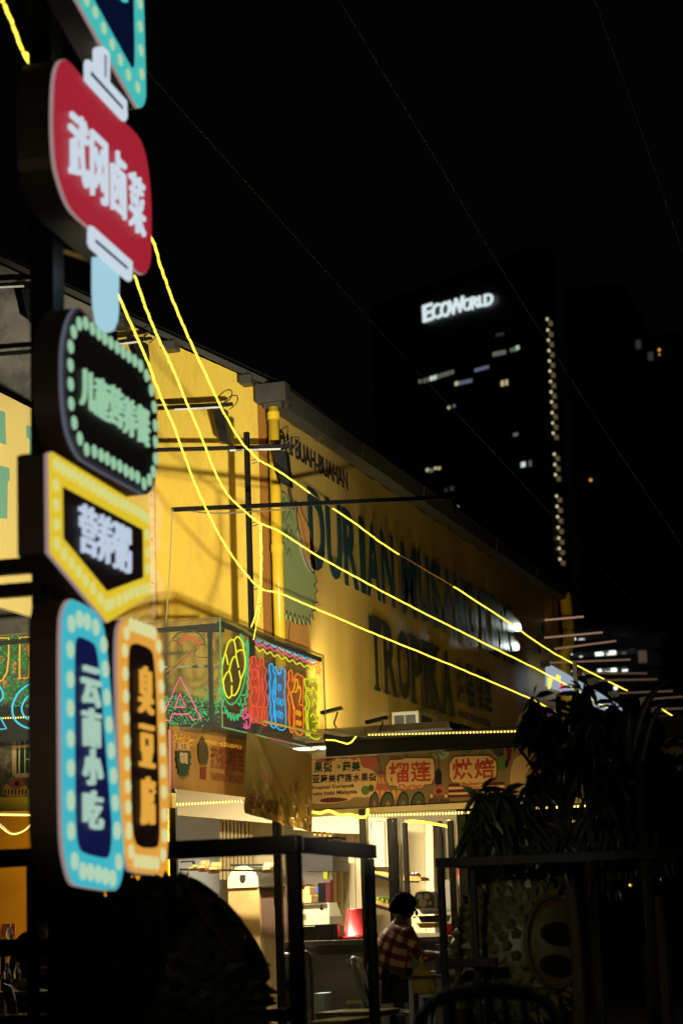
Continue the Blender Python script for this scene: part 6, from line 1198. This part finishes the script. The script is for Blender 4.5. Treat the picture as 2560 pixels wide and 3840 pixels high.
frame('display_frame', 'black steel frame around the right spiky sculpture', [(V(A[0]-.02, A[1], A[2]), R1, .055, 'top_rail'), (V(A[0], A[1], 0), V(A[0], A[1], A[2]-.03), .038, 'post'), (V(A[0]+.02, A[1]-.0, z2), V(A[0]+.30, A[1], z2), .05, 'middle_rail'),
    (V(A[0]+.02, A[1]+.04, A[2]), V(A[0]+.10, A[1]+1.2, A[2]), .045, 'side_rail'), (V(A[0]+.16, A[1]+.1, 0), V(A[0]+.16, A[1]+.1, A[2]-.03), .034, 'post'), (V(R1[0]-.02, A[1], 0), V(R1[0]-.02, A[1], A[2]-.03), .038, 'post')])
for k, u in enumerate((1815, 2420, 2500)):
    p = at(u, 3690 if k == 0 else 3530, 12.6); m = MB(); m.tube([(p[0], p[1], 0), p], .016, 10); m.build('steel_pole', M['steel'] if k == 0 else M['blackmetal'], label=['shiny steel tube standing below the right spiky sculpture', 'left of two thin dark posts low at the right edge', 'right of two thin dark posts low at the right edge'][k], cat='post')
dgreen = mat('durian_green', (.14, .14, .06), .42, nz=.4, nscale=9)
def durian(label, c, R3, tilt, spikes, pod, mouth, dgreen=dgreen):
    t = thing('durian_sculpture', label, 'fruit sculpture', c-V(0, 0, R3[2])); Rm = Matrix.Rotation(tilt, 3, 'Y')
    def S(d, k=1.): v_ = Rm @ Vector((d[0]*R3[0]*k, d[1]*R3[1]*k, d[2]*R3[2]*k)); return c+V(*v_)
    podc = V(*pod); podc /= np.linalg.norm(podc)
    m = MB(); vs = []; fs = []; n_, k_ = 32, 20
    for j in range(k_+1):
        for i in range(n_):
            th = math.pi*j/k_; ph = 2*math.pi*i/n_; d = V(math.sin(th)*math.cos(ph)+1e-4, math.sin(th)*math.sin(ph), math.cos(th)); vs.append(S(d, .93))
    fs = [(j*n_+i, j*n_+(i+1) % n_, (j+1)*n_+(i+1) % n_, (j+1)*n_+i) for j in range(k_) for i in range(n_)]
    m.add(vs, fs)
    g_ = math.pi*(3-math.sqrt(5))
    for i in range(spikes):
        z = 1-2*(i+.5)/spikes; r = math.sqrt(1-z*z); a = g_*i+ru(-.03, .03); d = V(r*math.cos(a), r*math.sin(a), z)
        if np.dot(d, podc) > math.cos(.62): continue
        b = S(d, .92); tip = S(d+V(ru(-1, 1), ru(-1, 1), ru(-1, 1))*.05, 1.075+ru(-.045, .04)); nn = tip-b; nn /= np.linalg.norm(nn); e1 = np.cross(nn, V(.3, .5, .8)); e1 /= np.linalg.norm(e1); e2 = np.cross(nn, e1); w_ = 1.75*R3[0]/math.sqrt(spikes)*1.05
        ring = [b+(e1*math.cos(q0)+e2*math.sin(q0))*w_ for q0 in np.linspace(0, 2*math.pi, 6)[:-1]]; mid = [b+(tip-b)*.45+(e1*math.cos(q0)+e2*math.sin(q0))*w_*.45 for q0 in np.linspace(0, 2*math.pi, 6)[:-1]]
        m.add(ring+mid+[tip], [(x, (x+1) % 5, 5+(x+1) % 5, 5+x) for x in range(5)]+[(5+x, 5+(x+1) % 5, 10) for x in range(5)])
    m.build('spiky_shell', dgreen, t)
    # the opened segment: pale rim, amber pulp pods
    e1 = np.cross(podc, V(0, 0, 1)); e1 /= np.linalg.norm(e1); e2 = np.cross(e1, podc)
    def Q(x, y, k): d = podc+e1*x+e2*y; d /= np.linalg.norm(d); return S(d, k)
    m = MB(); m.tube([Q(.60*math.cos(a), .68*math.sin(a), .99) for a in np.linspace(0, 2*math.pi, 28)[:-1]], R3[0]*.035, 8, closed=True); m.build('husk_rim', mat('husk_cream', (.07, .06, .03), .6), t, smooth=True)
    m = MB(); fr_ = [Q(.58*math.cos(a), .66*math.sin(a), .975) for a in np.linspace(0, 2*math.pi, 28)[:-1]]; bk_ = [Q(.58*math.cos(a), .66*math.sin(a), .90) for a in np.linspace(0, 2*math.pi, 28)[:-1]]; m.prism(fr_, bk_); m.build('husk_inside', mat('husk_amber', (.13, .07, .022), .5), t)
    for y in (-.34, .10):
        P_ = [Q(.30*math.cos(a), y+.15*math.sin(a), .985) for a in np.linspace(0, 2*math.pi, 16)[:-1]]; P2 = [Q(.33*math.cos(a), y+.17*math.sin(a), .93) for a in np.linspace(0, 2*math.pi, 16)[:-1]]
        m = MB(); m.prism(P_, P2); m.build('seed_hollow', M['black'], t, smooth=False)
    m = MB(); m.tube(spline([S(V(0, 0, 1), .95), S(V(.03, 0, 1), 1.14), S(V(.1, 0, 1), 1.25)], 4), R3[0]*.09, 8); m.build('stalk', mat('stalk', (.08, .06, .03), .7), t)
    m = MB(); m.lathe(c-V(0, 0, R3[2]*1.02+.12), [(R3[0]*.6, 0), (R3[0]*.62, .02), (R3[0]*.5, .12), (R3[0]*.4, .2)], 24); m.build('plinth', M['black'], t)
    m = MB(); m.tube([c-V(0, 0, R3[2]*1.02+.12), V(c[0], c[1], 0)], R3[0]*.4, 16); m.build('pedestal', M['black'], t)
    return t
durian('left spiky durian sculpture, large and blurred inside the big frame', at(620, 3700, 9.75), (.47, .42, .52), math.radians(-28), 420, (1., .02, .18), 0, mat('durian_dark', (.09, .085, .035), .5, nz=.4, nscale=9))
durian('right spiky durian sculpture showing its pale green thorns and opened amber side', at(1950, 3560, 12.4), (.40, .36, .46), math.radians(10), 380, (.80, -.75, .22), 0)
# pale frames at the very bottom
for k, (u0_, v0_, u1_, v1_, D__) in enumerate(((1180, 3800, 1432, 3806, 12.5), (1160, 3832, 1310, 3836, 11.5))):
    a, b = at(u0_, v0_, D__), at(u1_, v1_, D__); b[2] = a[2]
    t = thing('low_table', ['pale topped low table behind the big frame at the bottom', 'second pale low table edge at the very bottom'][k], 'table', V((a[0]+b[0])/2, a[1], 0))
    m = MB(); m.box((a[0], a[1], a[2]-.035), (b[0], a[1]+.5, a[2])); m.build('tabletop', mat('pale_top%d' % k, srgb(200, 180, 120), .4), t, bevel=.006)
    for dx in (.03, b[0]-a[0]-.03):
        for dy in (.03, .45): m = MB(); m.beam((a[0]+dx, a[1]+dy, 0), (a[0]+dx, a[1]+dy, a[2]-.036), .03, .03); m.build('leg', M['blackmetal'], t)

# ================================================================== TREES (drooping lance leaves)
leafm = mat('mango_leaf', (.05, .07, .02), .36, nz=.4, nscale=5)
barkm = mat('dark_bark', (.05, .04, .03), .85, bump=.4)
def leaf(mb, p, d, L_, wd):
    d = d/np.linalg.norm(d); s_ = np.cross(d, V(ru(-1, 1), ru(-1, 1), ru(-.2, 1))); s_ /= np.linalg.norm(s_)+1e-9; up_ = np.cross(s_, d); dr_ = V(0, 0, -1)*L_*.10
    a = p+d*L_*.35+dr_*.3; b = p+d*L_*.7+dr_*1.2; tip = p+d*L_+dr_*2.6; f = up_*wd*.25
    mb.add([p, a+s_*wd*.5+f, a, a-s_*wd*.5+f, b+s_*wd*.42+f, b, b-s_*wd*.42+f, tip], [(0, 1, 2), (0, 2, 3), (1, 4, 5, 2), (2, 5, 6, 3), (4, 7, 5), (5, 7, 6)])
def tree(label, base, blobs, nclump, nleaf, L_=.15, seed=1):
    random.seed(seed); t = thing('mango_tree', label, 'tree', V(base[0], base[1], 0)); cen = [at(u, v, D__) for u, v, r, D__ in blobs]; rad_ = [r/F*D__ for u, v, r, D__ in blobs]
    m = MB(); top = V(base[0], base[1], max(c[2] for c in cen)); m.tube(spline([V(base[0], base[1], 0), V(base[0]+.03, base[1], .9), V(base[0]-.02, base[1]+.02, 1.8), top], 4), [.05-.035*i/12 for i in range(13)], 8); m.build('trunk', barkm, t, smooth=True)
    for i, c in enumerate(cen):
        z0_ = c[2]*.55+.4; s0 = V(base[0], base[1], min(z0_, top[2])); m = MB(); mid = (s0+c)/2+V(0, 0, .08); m.tube(spline([s0, mid, c], 4), [.02-.0018*k for k in range(9)], 6); m.build('limb', barkm, t, smooth=True)
    m = MB(); wts = [r**2 for r in rad_]; tw_ = sum(wts)
    for _ in range(nclump):
        x = rnd()*tw_; k = 0
        while x > wts[k]: x -= wts[k]; k += 1
        dd = V(random.gauss(0, 1), random.gauss(0, 1), random.gauss(0, 1)); dd /= np.linalg.norm(dd); p = cen[k]+dd*rad_[k]*(rnd()**.4)
        n_ = random.randint(nleaf-3, nleaf+3); a0_ = ru(0, 6.28)
        for i in range(n_):
            a = a0_+i*2.4; d = V(math.cos(a)*ru(.25, .8), math.sin(a)*ru(.25, .8), -ru(.5, 1.25) if rnd() < .85 else ru(.1, .5)); leaf(m, p+V(0, 0, ru(-.02, .02)), d, L_*ru(.7, 1.25), L_*ru(.20, .27))
    m.build('crown', leafm, t, kind='stuff'); random.seed(seed+50); return t
tb = at(2130, 3300, 12.2)
tree('dark mango tree with drooping leaves in front of the stall, left of the two', tb, [(2060, 2720, 90, 12.1), (2190, 2585, 42, 12.1), (2300, 2655, 45, 12.1), (1985, 2650, 50, 12.1), (2140, 2640, 80, 12.3), (2230, 2740, 100, 12.1), (2090, 2850, 110, 12.3), (1930, 2790, 60, 12.1), (2260, 2890, 100, 12), (2010, 2940, 55, 12.3), (1880, 2990, 80, 12.1), (1815, 3010, 60, 12), (1850, 3090, 80, 12.2), (1960, 3120, 90, 12.3), (2110, 3150, 70, 12.2), (1790, 3120, 45, 12.1), (2290, 3060, 110, 12.2), (2060, 3190, 80, 12.4)], 175, 9, .155, 3)
tb = at(2450, 3300, 12.8)
tree('dark mango tree against the right edge of the photo, right of the two', tb, [(2400, 2760, 80, 12.6), (2420, 2900, 120, 12.7), (2520, 2980, 120, 12.6), (2480, 2840, 60, 12.7), (2360, 3030, 110, 12.9), (2500, 3130, 120, 12.6), (2600, 3060, 110, 12.8), (2290, 3210, 60, 12.8), (2590, 2880, 70, 12.8), (2440, 2650, 45, 12.7)], 150, 10, .155, 9)
t = thing('banana_plant', 'dark pointed broad leaves rising right of the mango trees', 'plant', V(at(2430, 3300, 11.8)[0], at(2430, 3300, 11.8)[1], 0))
for pts, wd in (([(2360, 2860), (2400, 2700), (2450, 2600), (2518, 2540)], .026), ([(2400, 2880), (2430, 2740), (2470, 2660), (2508, 2616)], .024), ([(2350, 2850), (2345, 2760), (2352, 2700), (2362, 2660)], .035)):
    P = spline([at(u, v, 11.8) for u, v in pts], 4); m = MB(); vs = []; n_ = len(P)
    for i, p in enumerate(P): k = math.sin(math.pi*min(1, .15+.85*i/(n_-1)))**.7*wd; vs += [p-V(k, 0, -.3*k), p+V(0, .01, -.2*k), p+V(k, 0, .3*k)]
    m.add(vs, [(i*3+a, i*3+a+1, i*3+a+4, i*3+a+3) for i in range(n_-1) for a in (0, 1)]); m.build('leaf', mat('broad_leaf', (.03, .028, .012), .3), t, smooth=True)
p = at(2400, 2860, 11.8); m = MB(); m.tube([(p[0], p[1], 0), p], .03, 8); m.build('stem', barkm, t)

# ================================================================== BEYOND: street on the right, towers
random.seed(21)
# red canopies of the stalls beyond
for k, (pts, Y) in enumerate((([(2330, 3165), (2372, 3138), (2445, 3150), (2470, 3182), (2340, 3188)], 24), ([(2005, 3090), (2060, 3100), (2130, 3142), (2125, 3155), (2060, 3135), (2000, 3110)], 20))):
    t = thing('red_canopy', ['red parasol cloth glimpsed through the right tree', 'dark red awning glimpsed between the trees under the canopy lights'][k], 'canopy', hy(pts[0][0], pts[0][1], Y))
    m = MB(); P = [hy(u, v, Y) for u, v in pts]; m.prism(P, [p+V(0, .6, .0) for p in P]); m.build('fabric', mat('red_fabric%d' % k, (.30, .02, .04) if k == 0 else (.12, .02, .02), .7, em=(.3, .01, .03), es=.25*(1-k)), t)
    q0 = P[1]; m = MB(); m.tube([(q0[0], q0[1]+.3, 0), (q0[0], q0[1]+.3, q0[2])], .02, 6); m.build('pole', M['blackmetal'], t)
# small warm lights of far stalls
fl_ = glow('far_bulb', (255, 190, 60), 2.); flr = glow('far_red', (255, 60, 60), .9)
far_bits = [(1850, 3205), (1882, 3190), (1890, 3210), (2045, 3218), (2420, 3112), (2462, 3108), (2478, 3120), (2505, 3106), (2455, 3140), (2540, 3108), (2225, 3118), (2330, 3215), (2300, 3220), (1875, 3265), (1990, 3280), (2362, 3320), (2400, 3300), (2440, 3315), (2440, 2952), (2470, 3300), (2350, 3080), (2260, 3060)]
for i, (u, v) in enumerate(far_bits):
    p = hy(u, v, 26); t = thing('hanging_bulb', 'one of the small warm bulbs hanging over the far stalls beyond the trees', 'bulb', p, 'small bulbs over the far stalls')
    m = MB(); m.ell(p, (.02, .02, .016+.01*rnd()), 8); m.build('bulb_glass', fl_, t); m = MB(); m.tube([p+V(0, 0, .014), p+V(0, 0, .05)], .008, 6); m.build('socket', M['black'], t)
for i, (u, v, w_, h_) in enumerate(((2050, 3205, 16, 10), (2055, 3310, 10, 34), (2026, 3280, 8, 16), (2090, 2985, 18, 22), (2500, 3010, 30, 36), (2300, 3290, 12, 10))):
    p = hy(u, v, 24); m = MB(); m.box(p-V(w_*.0015, 0, h_*.0015), p+V(w_*.0015, .02, h_*.0015)); m.build('red_lantern_sign', mat('dim_red%d' % i, (.35, .03, .05), .5, em=(.5, .02, .06), es=.35), label='small red glowing panel number %s seen through the trees' % ['beside the thin steel tube'][0] if 0 else ['small red panel high behind the left tree trunk', 'tall red strip above the opened side of the right sculpture', 'thin red strip left of the tall red strip', 'pink patch of print among the left tree leaves', 'dim pink lantern among the right tree leaves', 'tiny red panel left of the far tables'][i], cat='sign')
# light metal arms past the far corner of the wall
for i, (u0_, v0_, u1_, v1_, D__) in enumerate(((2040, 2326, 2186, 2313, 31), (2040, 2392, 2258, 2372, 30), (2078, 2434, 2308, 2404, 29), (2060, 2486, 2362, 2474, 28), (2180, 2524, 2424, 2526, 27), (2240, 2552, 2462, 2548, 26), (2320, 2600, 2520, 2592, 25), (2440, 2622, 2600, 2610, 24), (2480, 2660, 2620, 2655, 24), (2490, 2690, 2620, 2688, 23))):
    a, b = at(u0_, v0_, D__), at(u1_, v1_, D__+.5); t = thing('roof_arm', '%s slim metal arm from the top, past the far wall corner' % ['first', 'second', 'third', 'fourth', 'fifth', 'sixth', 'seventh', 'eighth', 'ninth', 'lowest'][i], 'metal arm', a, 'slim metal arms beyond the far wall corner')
    br = max(.07, .42-.09*i); m = MB(); m.beam(a, b, .02, .026); m.build('bar', mat('lit_arm_metal%d' % i, (.45, .35, .25), .35, .6, em=(.75, .42, .26), es=br), t); m = MB(); m.beam(a-V(.12, 0, .02), a, .06, .08); m.build('end_bracket', M['blackmetal'], t)  # emission stands for lamplight reflected by the metal, weaker on lower arms
# far lit signboard and screens down the street
SB = Pl((hx(2045, 2600, XW+.25)[0], 0, 0), (0, 1, 0))
t = thing('far_signboard', 'bright blue white signboard with magenta lettering seen edge on beyond the wall', 'sign', pw(SB, 2045, 2620))
whb = glow('board_white', (150, 165, 180), 1.0)
for k, (pts, mt) in enumerate((([(2044, 2484), (2130, 2532), (2240, 2596), (2330, 2652), (2330, 2690), (2200, 2640), (2120, 2600), (2044, 2575)], whb), ([(2170, 2650), (2240, 2690), (2300, 2730), (2300, 2760), (2230, 2720), (2170, 2670)], glow('board_magenta', (255, 110, 230), 1.5)), ([(2095, 2560), (2103, 2563), (2103, 2585), (2095, 2582)], glow('board_red', (255, 60, 60), 1.3)), ([(2097, 2592), (2108, 2597), (2108, 2608), (2097, 2604)], glow('board_violet', (220, 90, 255), 1.3)), ([(2235, 2700), (2252, 2708), (2250, 2738), (2238, 2738)], glow('board_green', (120, 200, 110), 1.)), ([(2048, 2540), (2062, 2548), (2052, 2585), (2048, 2583)], glow('board_yellow', (240, 230, 90), 1.2)), ([(2080, 2530), (2092, 2538), (2090, 2552), (2078, 2548)], glow('board_yellow2', (240, 230, 90), 1.2)), ([(2280, 2735), (2310, 2752), (2312, 2765), (2282, 2752)], glow('board_green2', (140, 210, 90), 1.)))):
    m = MB(); pxflat(m, SB, pts, .02*(k > 0), .01+.02*(k > 0)+.002*k); m.build('board' if k == 0 else 'lit_print', mt, t, fixn=False)
SB2 = Pl(hy(2540, 2800, 24), (.3, 1, 0)); t = thing('far_signboard', 'pale lit sign with pink print at the right edge beyond the trees', 'sign', pw(SB2, 2540, 2840))
m = MB(); pxflat(m, SB2, [(2530, 2780), (2620, 2830), (2620, 2860), (2534, 2810)], 0, .02); m.build('board', glow('board_grey', (170, 180, 170), .8), t, fixn=False)
m = MB(); pxflat(m, SB2, [(2516, 2800), (2540, 2812), (2620, 2862), (2620, 2890), (2545, 2838)], .02, .03); m.build('lit_print', glow('board_pink', (240, 170, 220), .9), t, fixn=False)
# thin dark post in front of the far corner
p = at(2154, 2480, 24); m = MB(); m.beam((p[0], p[1], 0), p, .045, .045); m.build('far_post', mat('far_post', (.12, .09, .05), .5), label='slim post standing where the highest rope light meets the trees', cat='post')

def building(name, label, C0, dirA, wA, dirB, wB, h, mt):
    t = thing(name, label, 'building', C0); dA = V(*dirA, 0); dA /= np.linalg.norm(dA); dB = V(*dirB, 0); dB /= np.linalg.norm(dB); C0 = V(C0[0], C0[1], 0)
    m = MB(); q4 = [C0, C0+dA*wA, C0+dA*wA+dB*wB, C0+dB*wB]; m.prism([p+V(0, 0, h) for p in q4], q4); m.build('tower_body', mt, t); return t, dA, dB
dk = mat('dark_curtain_wall', (.02, .02, .022), .35)
# heading frame
hd = V(-math.sin(YAW), math.cos(YAW), 0); rt_ = V(math.cos(YAW), math.sin(YAW), 0)
C0 = at(2030, 1180, 290); a_ = math.radians(42)
dirA = hd*math.cos(a_)-rt_*math.sin(a_)        # the face that carries the name runs away to the left
dirB = hd*math.cos(math.radians(48))+rt_*math.sin(math.radians(48))
TW, dA, dB = building('office_tower', 'tall dark office tower with its glowing name and scattered lit windows', C0, dirA[:2], 34, dirB[:2], 3, at(1700, 1085, 300)[2]+3, dk)
FA = Pl(C0, -dA)                                 # s runs towards the near corner
wg = {k: glow('window_'+k, c, s) for k, (c, s) in {'a': ((205, 225, 205), .95), 'b': ((150, 160, 140), .35), 'c': ((150, 160, 190), .4), 'd': ((90, 95, 85), .25), 'e': ((215, 200, 150), .8), 'o': ((255, 180, 80), .9)}.items()}
# name: letters fitted one by one
for ch, u0_, u1_, vt, vb in (('E', 1592, 1628, 1142, 1206), ('C', 1626, 1660, 1140, 1197), ('O', 1658, 1694, 1132, 1190), ('W', 1688, 1746, 1120, 1178), ('O', 1742, 1774, 1120, 1166), ('R', 1772, 1802, 1112, 1158), ('L', 1801, 1824, 1108, 1150), ('D', 1822, 1854, 1102, 1146)):
    m = MB(); px_text(m, FA, ch, u0_, u1_, vt, vb, .25, .6, .012); m.build('name_letter', glow('name_white', (205, 222, 224), 1.1), TW, fixn=False)
Wn = [(1575, 1430, 10, 14, 'b')]+[(1592+i*13, 1427-i*4, 10, 16, 'ab'[i not in (2, 3)]) for i in range(9)]+[(1712, 1438, 12, 14, 'e')]+[(1726+i*13, 1436-i*3, 9, 14, 'c') for i in range(4)]+[(1784+i*11, 1388-i*3, 8, 12, 'c') for i in range(5)]+[(1852+i*10, 1328-i*2, 9, 16, 'b') for i in range(5)]+[(1918+i*10, 1312-i*2, 9, 14, 'b') for i in range(3)]+[(1940, 1304, 12, 14, 'a')]+[(1864+i*10, 1256-i*2, 8, 10, 'd') for i in range(3)]+[(1884, 1437, 10, 20, 'e'), (1900, 1434, 8, 20, 'e'), (1683, 1528, 9, 10, 'e'), (1703, 1522, 8, 10, 'c'), (1930, 1630, 10, 12, 'b'), (1938, 1628, 8, 12, 'b'), (1962, 1742, 16, 18, 'a'), (1988, 1738, 8, 20, 'b'), (1603, 1762, 10, 12, 'e'), (1633, 1756, 9, 10, 'e'), (1647, 1756, 9, 10, 'e'), (1617, 1764, 12, 14, 'b'), (1695, 1832, 14, 16, 'd'), (1672, 1838, 8, 12, 'd'), (1672, 1918, 12, 14, 'a'), (1688, 1914, 12, 14, 'a'), (1702, 1910, 10, 14, 'a'), (1714, 1906, 10, 14, 'a'), (1925, 2064, 8, 12, 'e'), (1938, 2062, 8, 12, 'e')]
for u, v, w_, h_, k in Wn:
    s_, z_ = FA.sz(u, v); d1 = FA.sz(u+w_/2, v)[0]-s_; hz = h_/2/F*300
    m = MB(); flat(m, FA, [(s_-d1, z_-hz), (s_+d1, z_-hz), (s_+d1, z_+hz), (s_-d1, z_+hz)], .02, .08); m.build('lit_window', wg[k], TW, fixn=False)
# lit column of balcony lamps
CT = thing('balcony_tower', 'dark slab tower whose edge shows one column of round lamps', 'building', V(at(2075, 1190, 330)[0]+8, at(2075, 1190, 330)[1]+6, 0))
c0 = at(2080, 1195, 284); m = MB(); m.box((c0[0]+1.2, c0[1]+.5, 0), (c0[0]+9, c0[1]+20, c0[2]+4)); m.build('tower_body', dk, CT)
ys = [1196, 1237, 1275, 1314, 1353, 1391, 1430, 1469, 1507, 1547, 1586, 1624, 1703, 1742, 1780, 1860, 1899, 1938, 1978, 2018, 2057, 2097]
for v in ys:
    u = 2051+(v-1194)*.0525; p = at(u, v, 284); m = MB(); m.ell(p, (.155, .155, .18), 10); lpz = m.build('lamp_globe', glow('globe_cream', (238, 222, 170), 1.15) if v == 1196 else bpy.data.materials['globe_cream'], CT)
    m = MB(); m.box(p+V(.1, .2, -.75), p+V(.55, .8, -.25)); m.build('balcony_niche', mat('niche_lit', (.3, .27, .2), .6, em=srgb(120, 108, 78), es=.5) if v == 1196 else bpy.data.materials['niche_lit'], CT)
RT_ = thing('residential_tower', 'faint dark residential tower at the right with a few orange lamps', 'building', V(at(2430, 3400, 380)[0], at(2430, 3400, 380)[1], 0))
c0 = at(2180, 1270, 251); c1 = at(2640, 1290, 251); m = MB(); m.box((c0[0], c0[1]+2, 0), (c1[0], c0[1]+22, c0[2])); m.build('tower_body', dk, RT_)
for u, v, k in ((2471, 1312, 'o'), (2472, 1330, 'o'), (2214, 1800, 'o'), (2229, 1802, 'o'), (2382, 1779, 'o'), (2290, 1904, 'o'), (2307, 1906, 'o'), (2306, 1808, 'd'), (2392, 1290, 'd'), (2505, 1328, 'd'), (2438, 1335, 'd'), (2408, 1530, 'd'), (2410, 1562, 'd'), (2522, 1620, 'd'), (2338, 1910, 'd'), (2338, 1952, 'd'), (2314, 1998, 'd')):
    p = at(u, v, 250); m = MB()
    if k == 'o': m.ell(p, (.17, .17, .17), 10)
    else: m.box(p-V(.3, 0, .5), p+V(.3, .2, .5))
    m.build('lamp_globe' if k == 'o' else 'dim_window', wg[k], RT_)
bright = glow('office_light', (225, 235, 225), 2.0)
LO = thing('low_office', 'low dark office building with rows of white ceiling lights behind the arms', 'building', V(at(2270, 3400, 120)[0], at(2270, 3400, 120)[1], 0))
c0 = at(2020, 2360, 121); c1 = at(2520, 2370, 121); m = MB(); m.box((c0[0], c0[1]+1, 0), (c1[0], c0[1]+16, c0[2])); m.build('office_body', dk, LO)
for u, v, w_ in ((2149, 2397, 10), (2179, 2402, 20), (2333, 2400, 22), (2400, 2410, 24), (2055, 2446, 30), (2131, 2448, 20), (2177, 2467, 9), (2238, 2453, 14), (2252, 2452, 14), (2294, 2447, 22), (2284, 2458, 20), (2264, 2444, 26), (2337, 2452, 16), (2369, 2457, 24), (2463, 2468, 18), (2491, 2489, 15), (2135, 2512, 14), (2183, 2530, 8), (2247, 2516, 12), (2270, 2512, 34), (2299, 2512, 18), (2342, 2517, 20), (2340, 2529, 18), (2279, 2526, 22), (2380, 2518, 20), (2403, 2537, 24), (2415, 2528, 14), (2498, 2582, 10), (2307, 2580, 12), (2345, 2592, 14), (2303, 2605, 10)):
    p = at(u, v, 120); m = MB(); k = w_/F*120/2; m.box(p-V(k, 0, .09), p+V(k, .3, .09)); m.build('ceiling_light', bright if w_ not in (26, 34, 16) else wg['b'], LO)
for v0_ in (2440, 2505, 2570):
    p, q_ = at(2036, v0_-14, 120.4), at(2500, v0_, 120.4); m = MB(); m.box((p[0], p[1], p[2]-.5), (q_[0], p[1]+.1, p[2]+.25)); m.build('window_band', mat('band_dim', (.02, .02, .02), .5, em=(.012, .013, .012), es=.12) if v0_ == 2440 else bpy.data.materials['band_dim'], LO)
p = at(2407, 2462, 118); m = MB(); m.box(p-V(.22, 0, .33), p+V(.22, .2, .33)); m.build('amber_window', mat('amber_dim', (.1, .07, .04), .6, em=(.07, .05, .03), es=.9), LO)
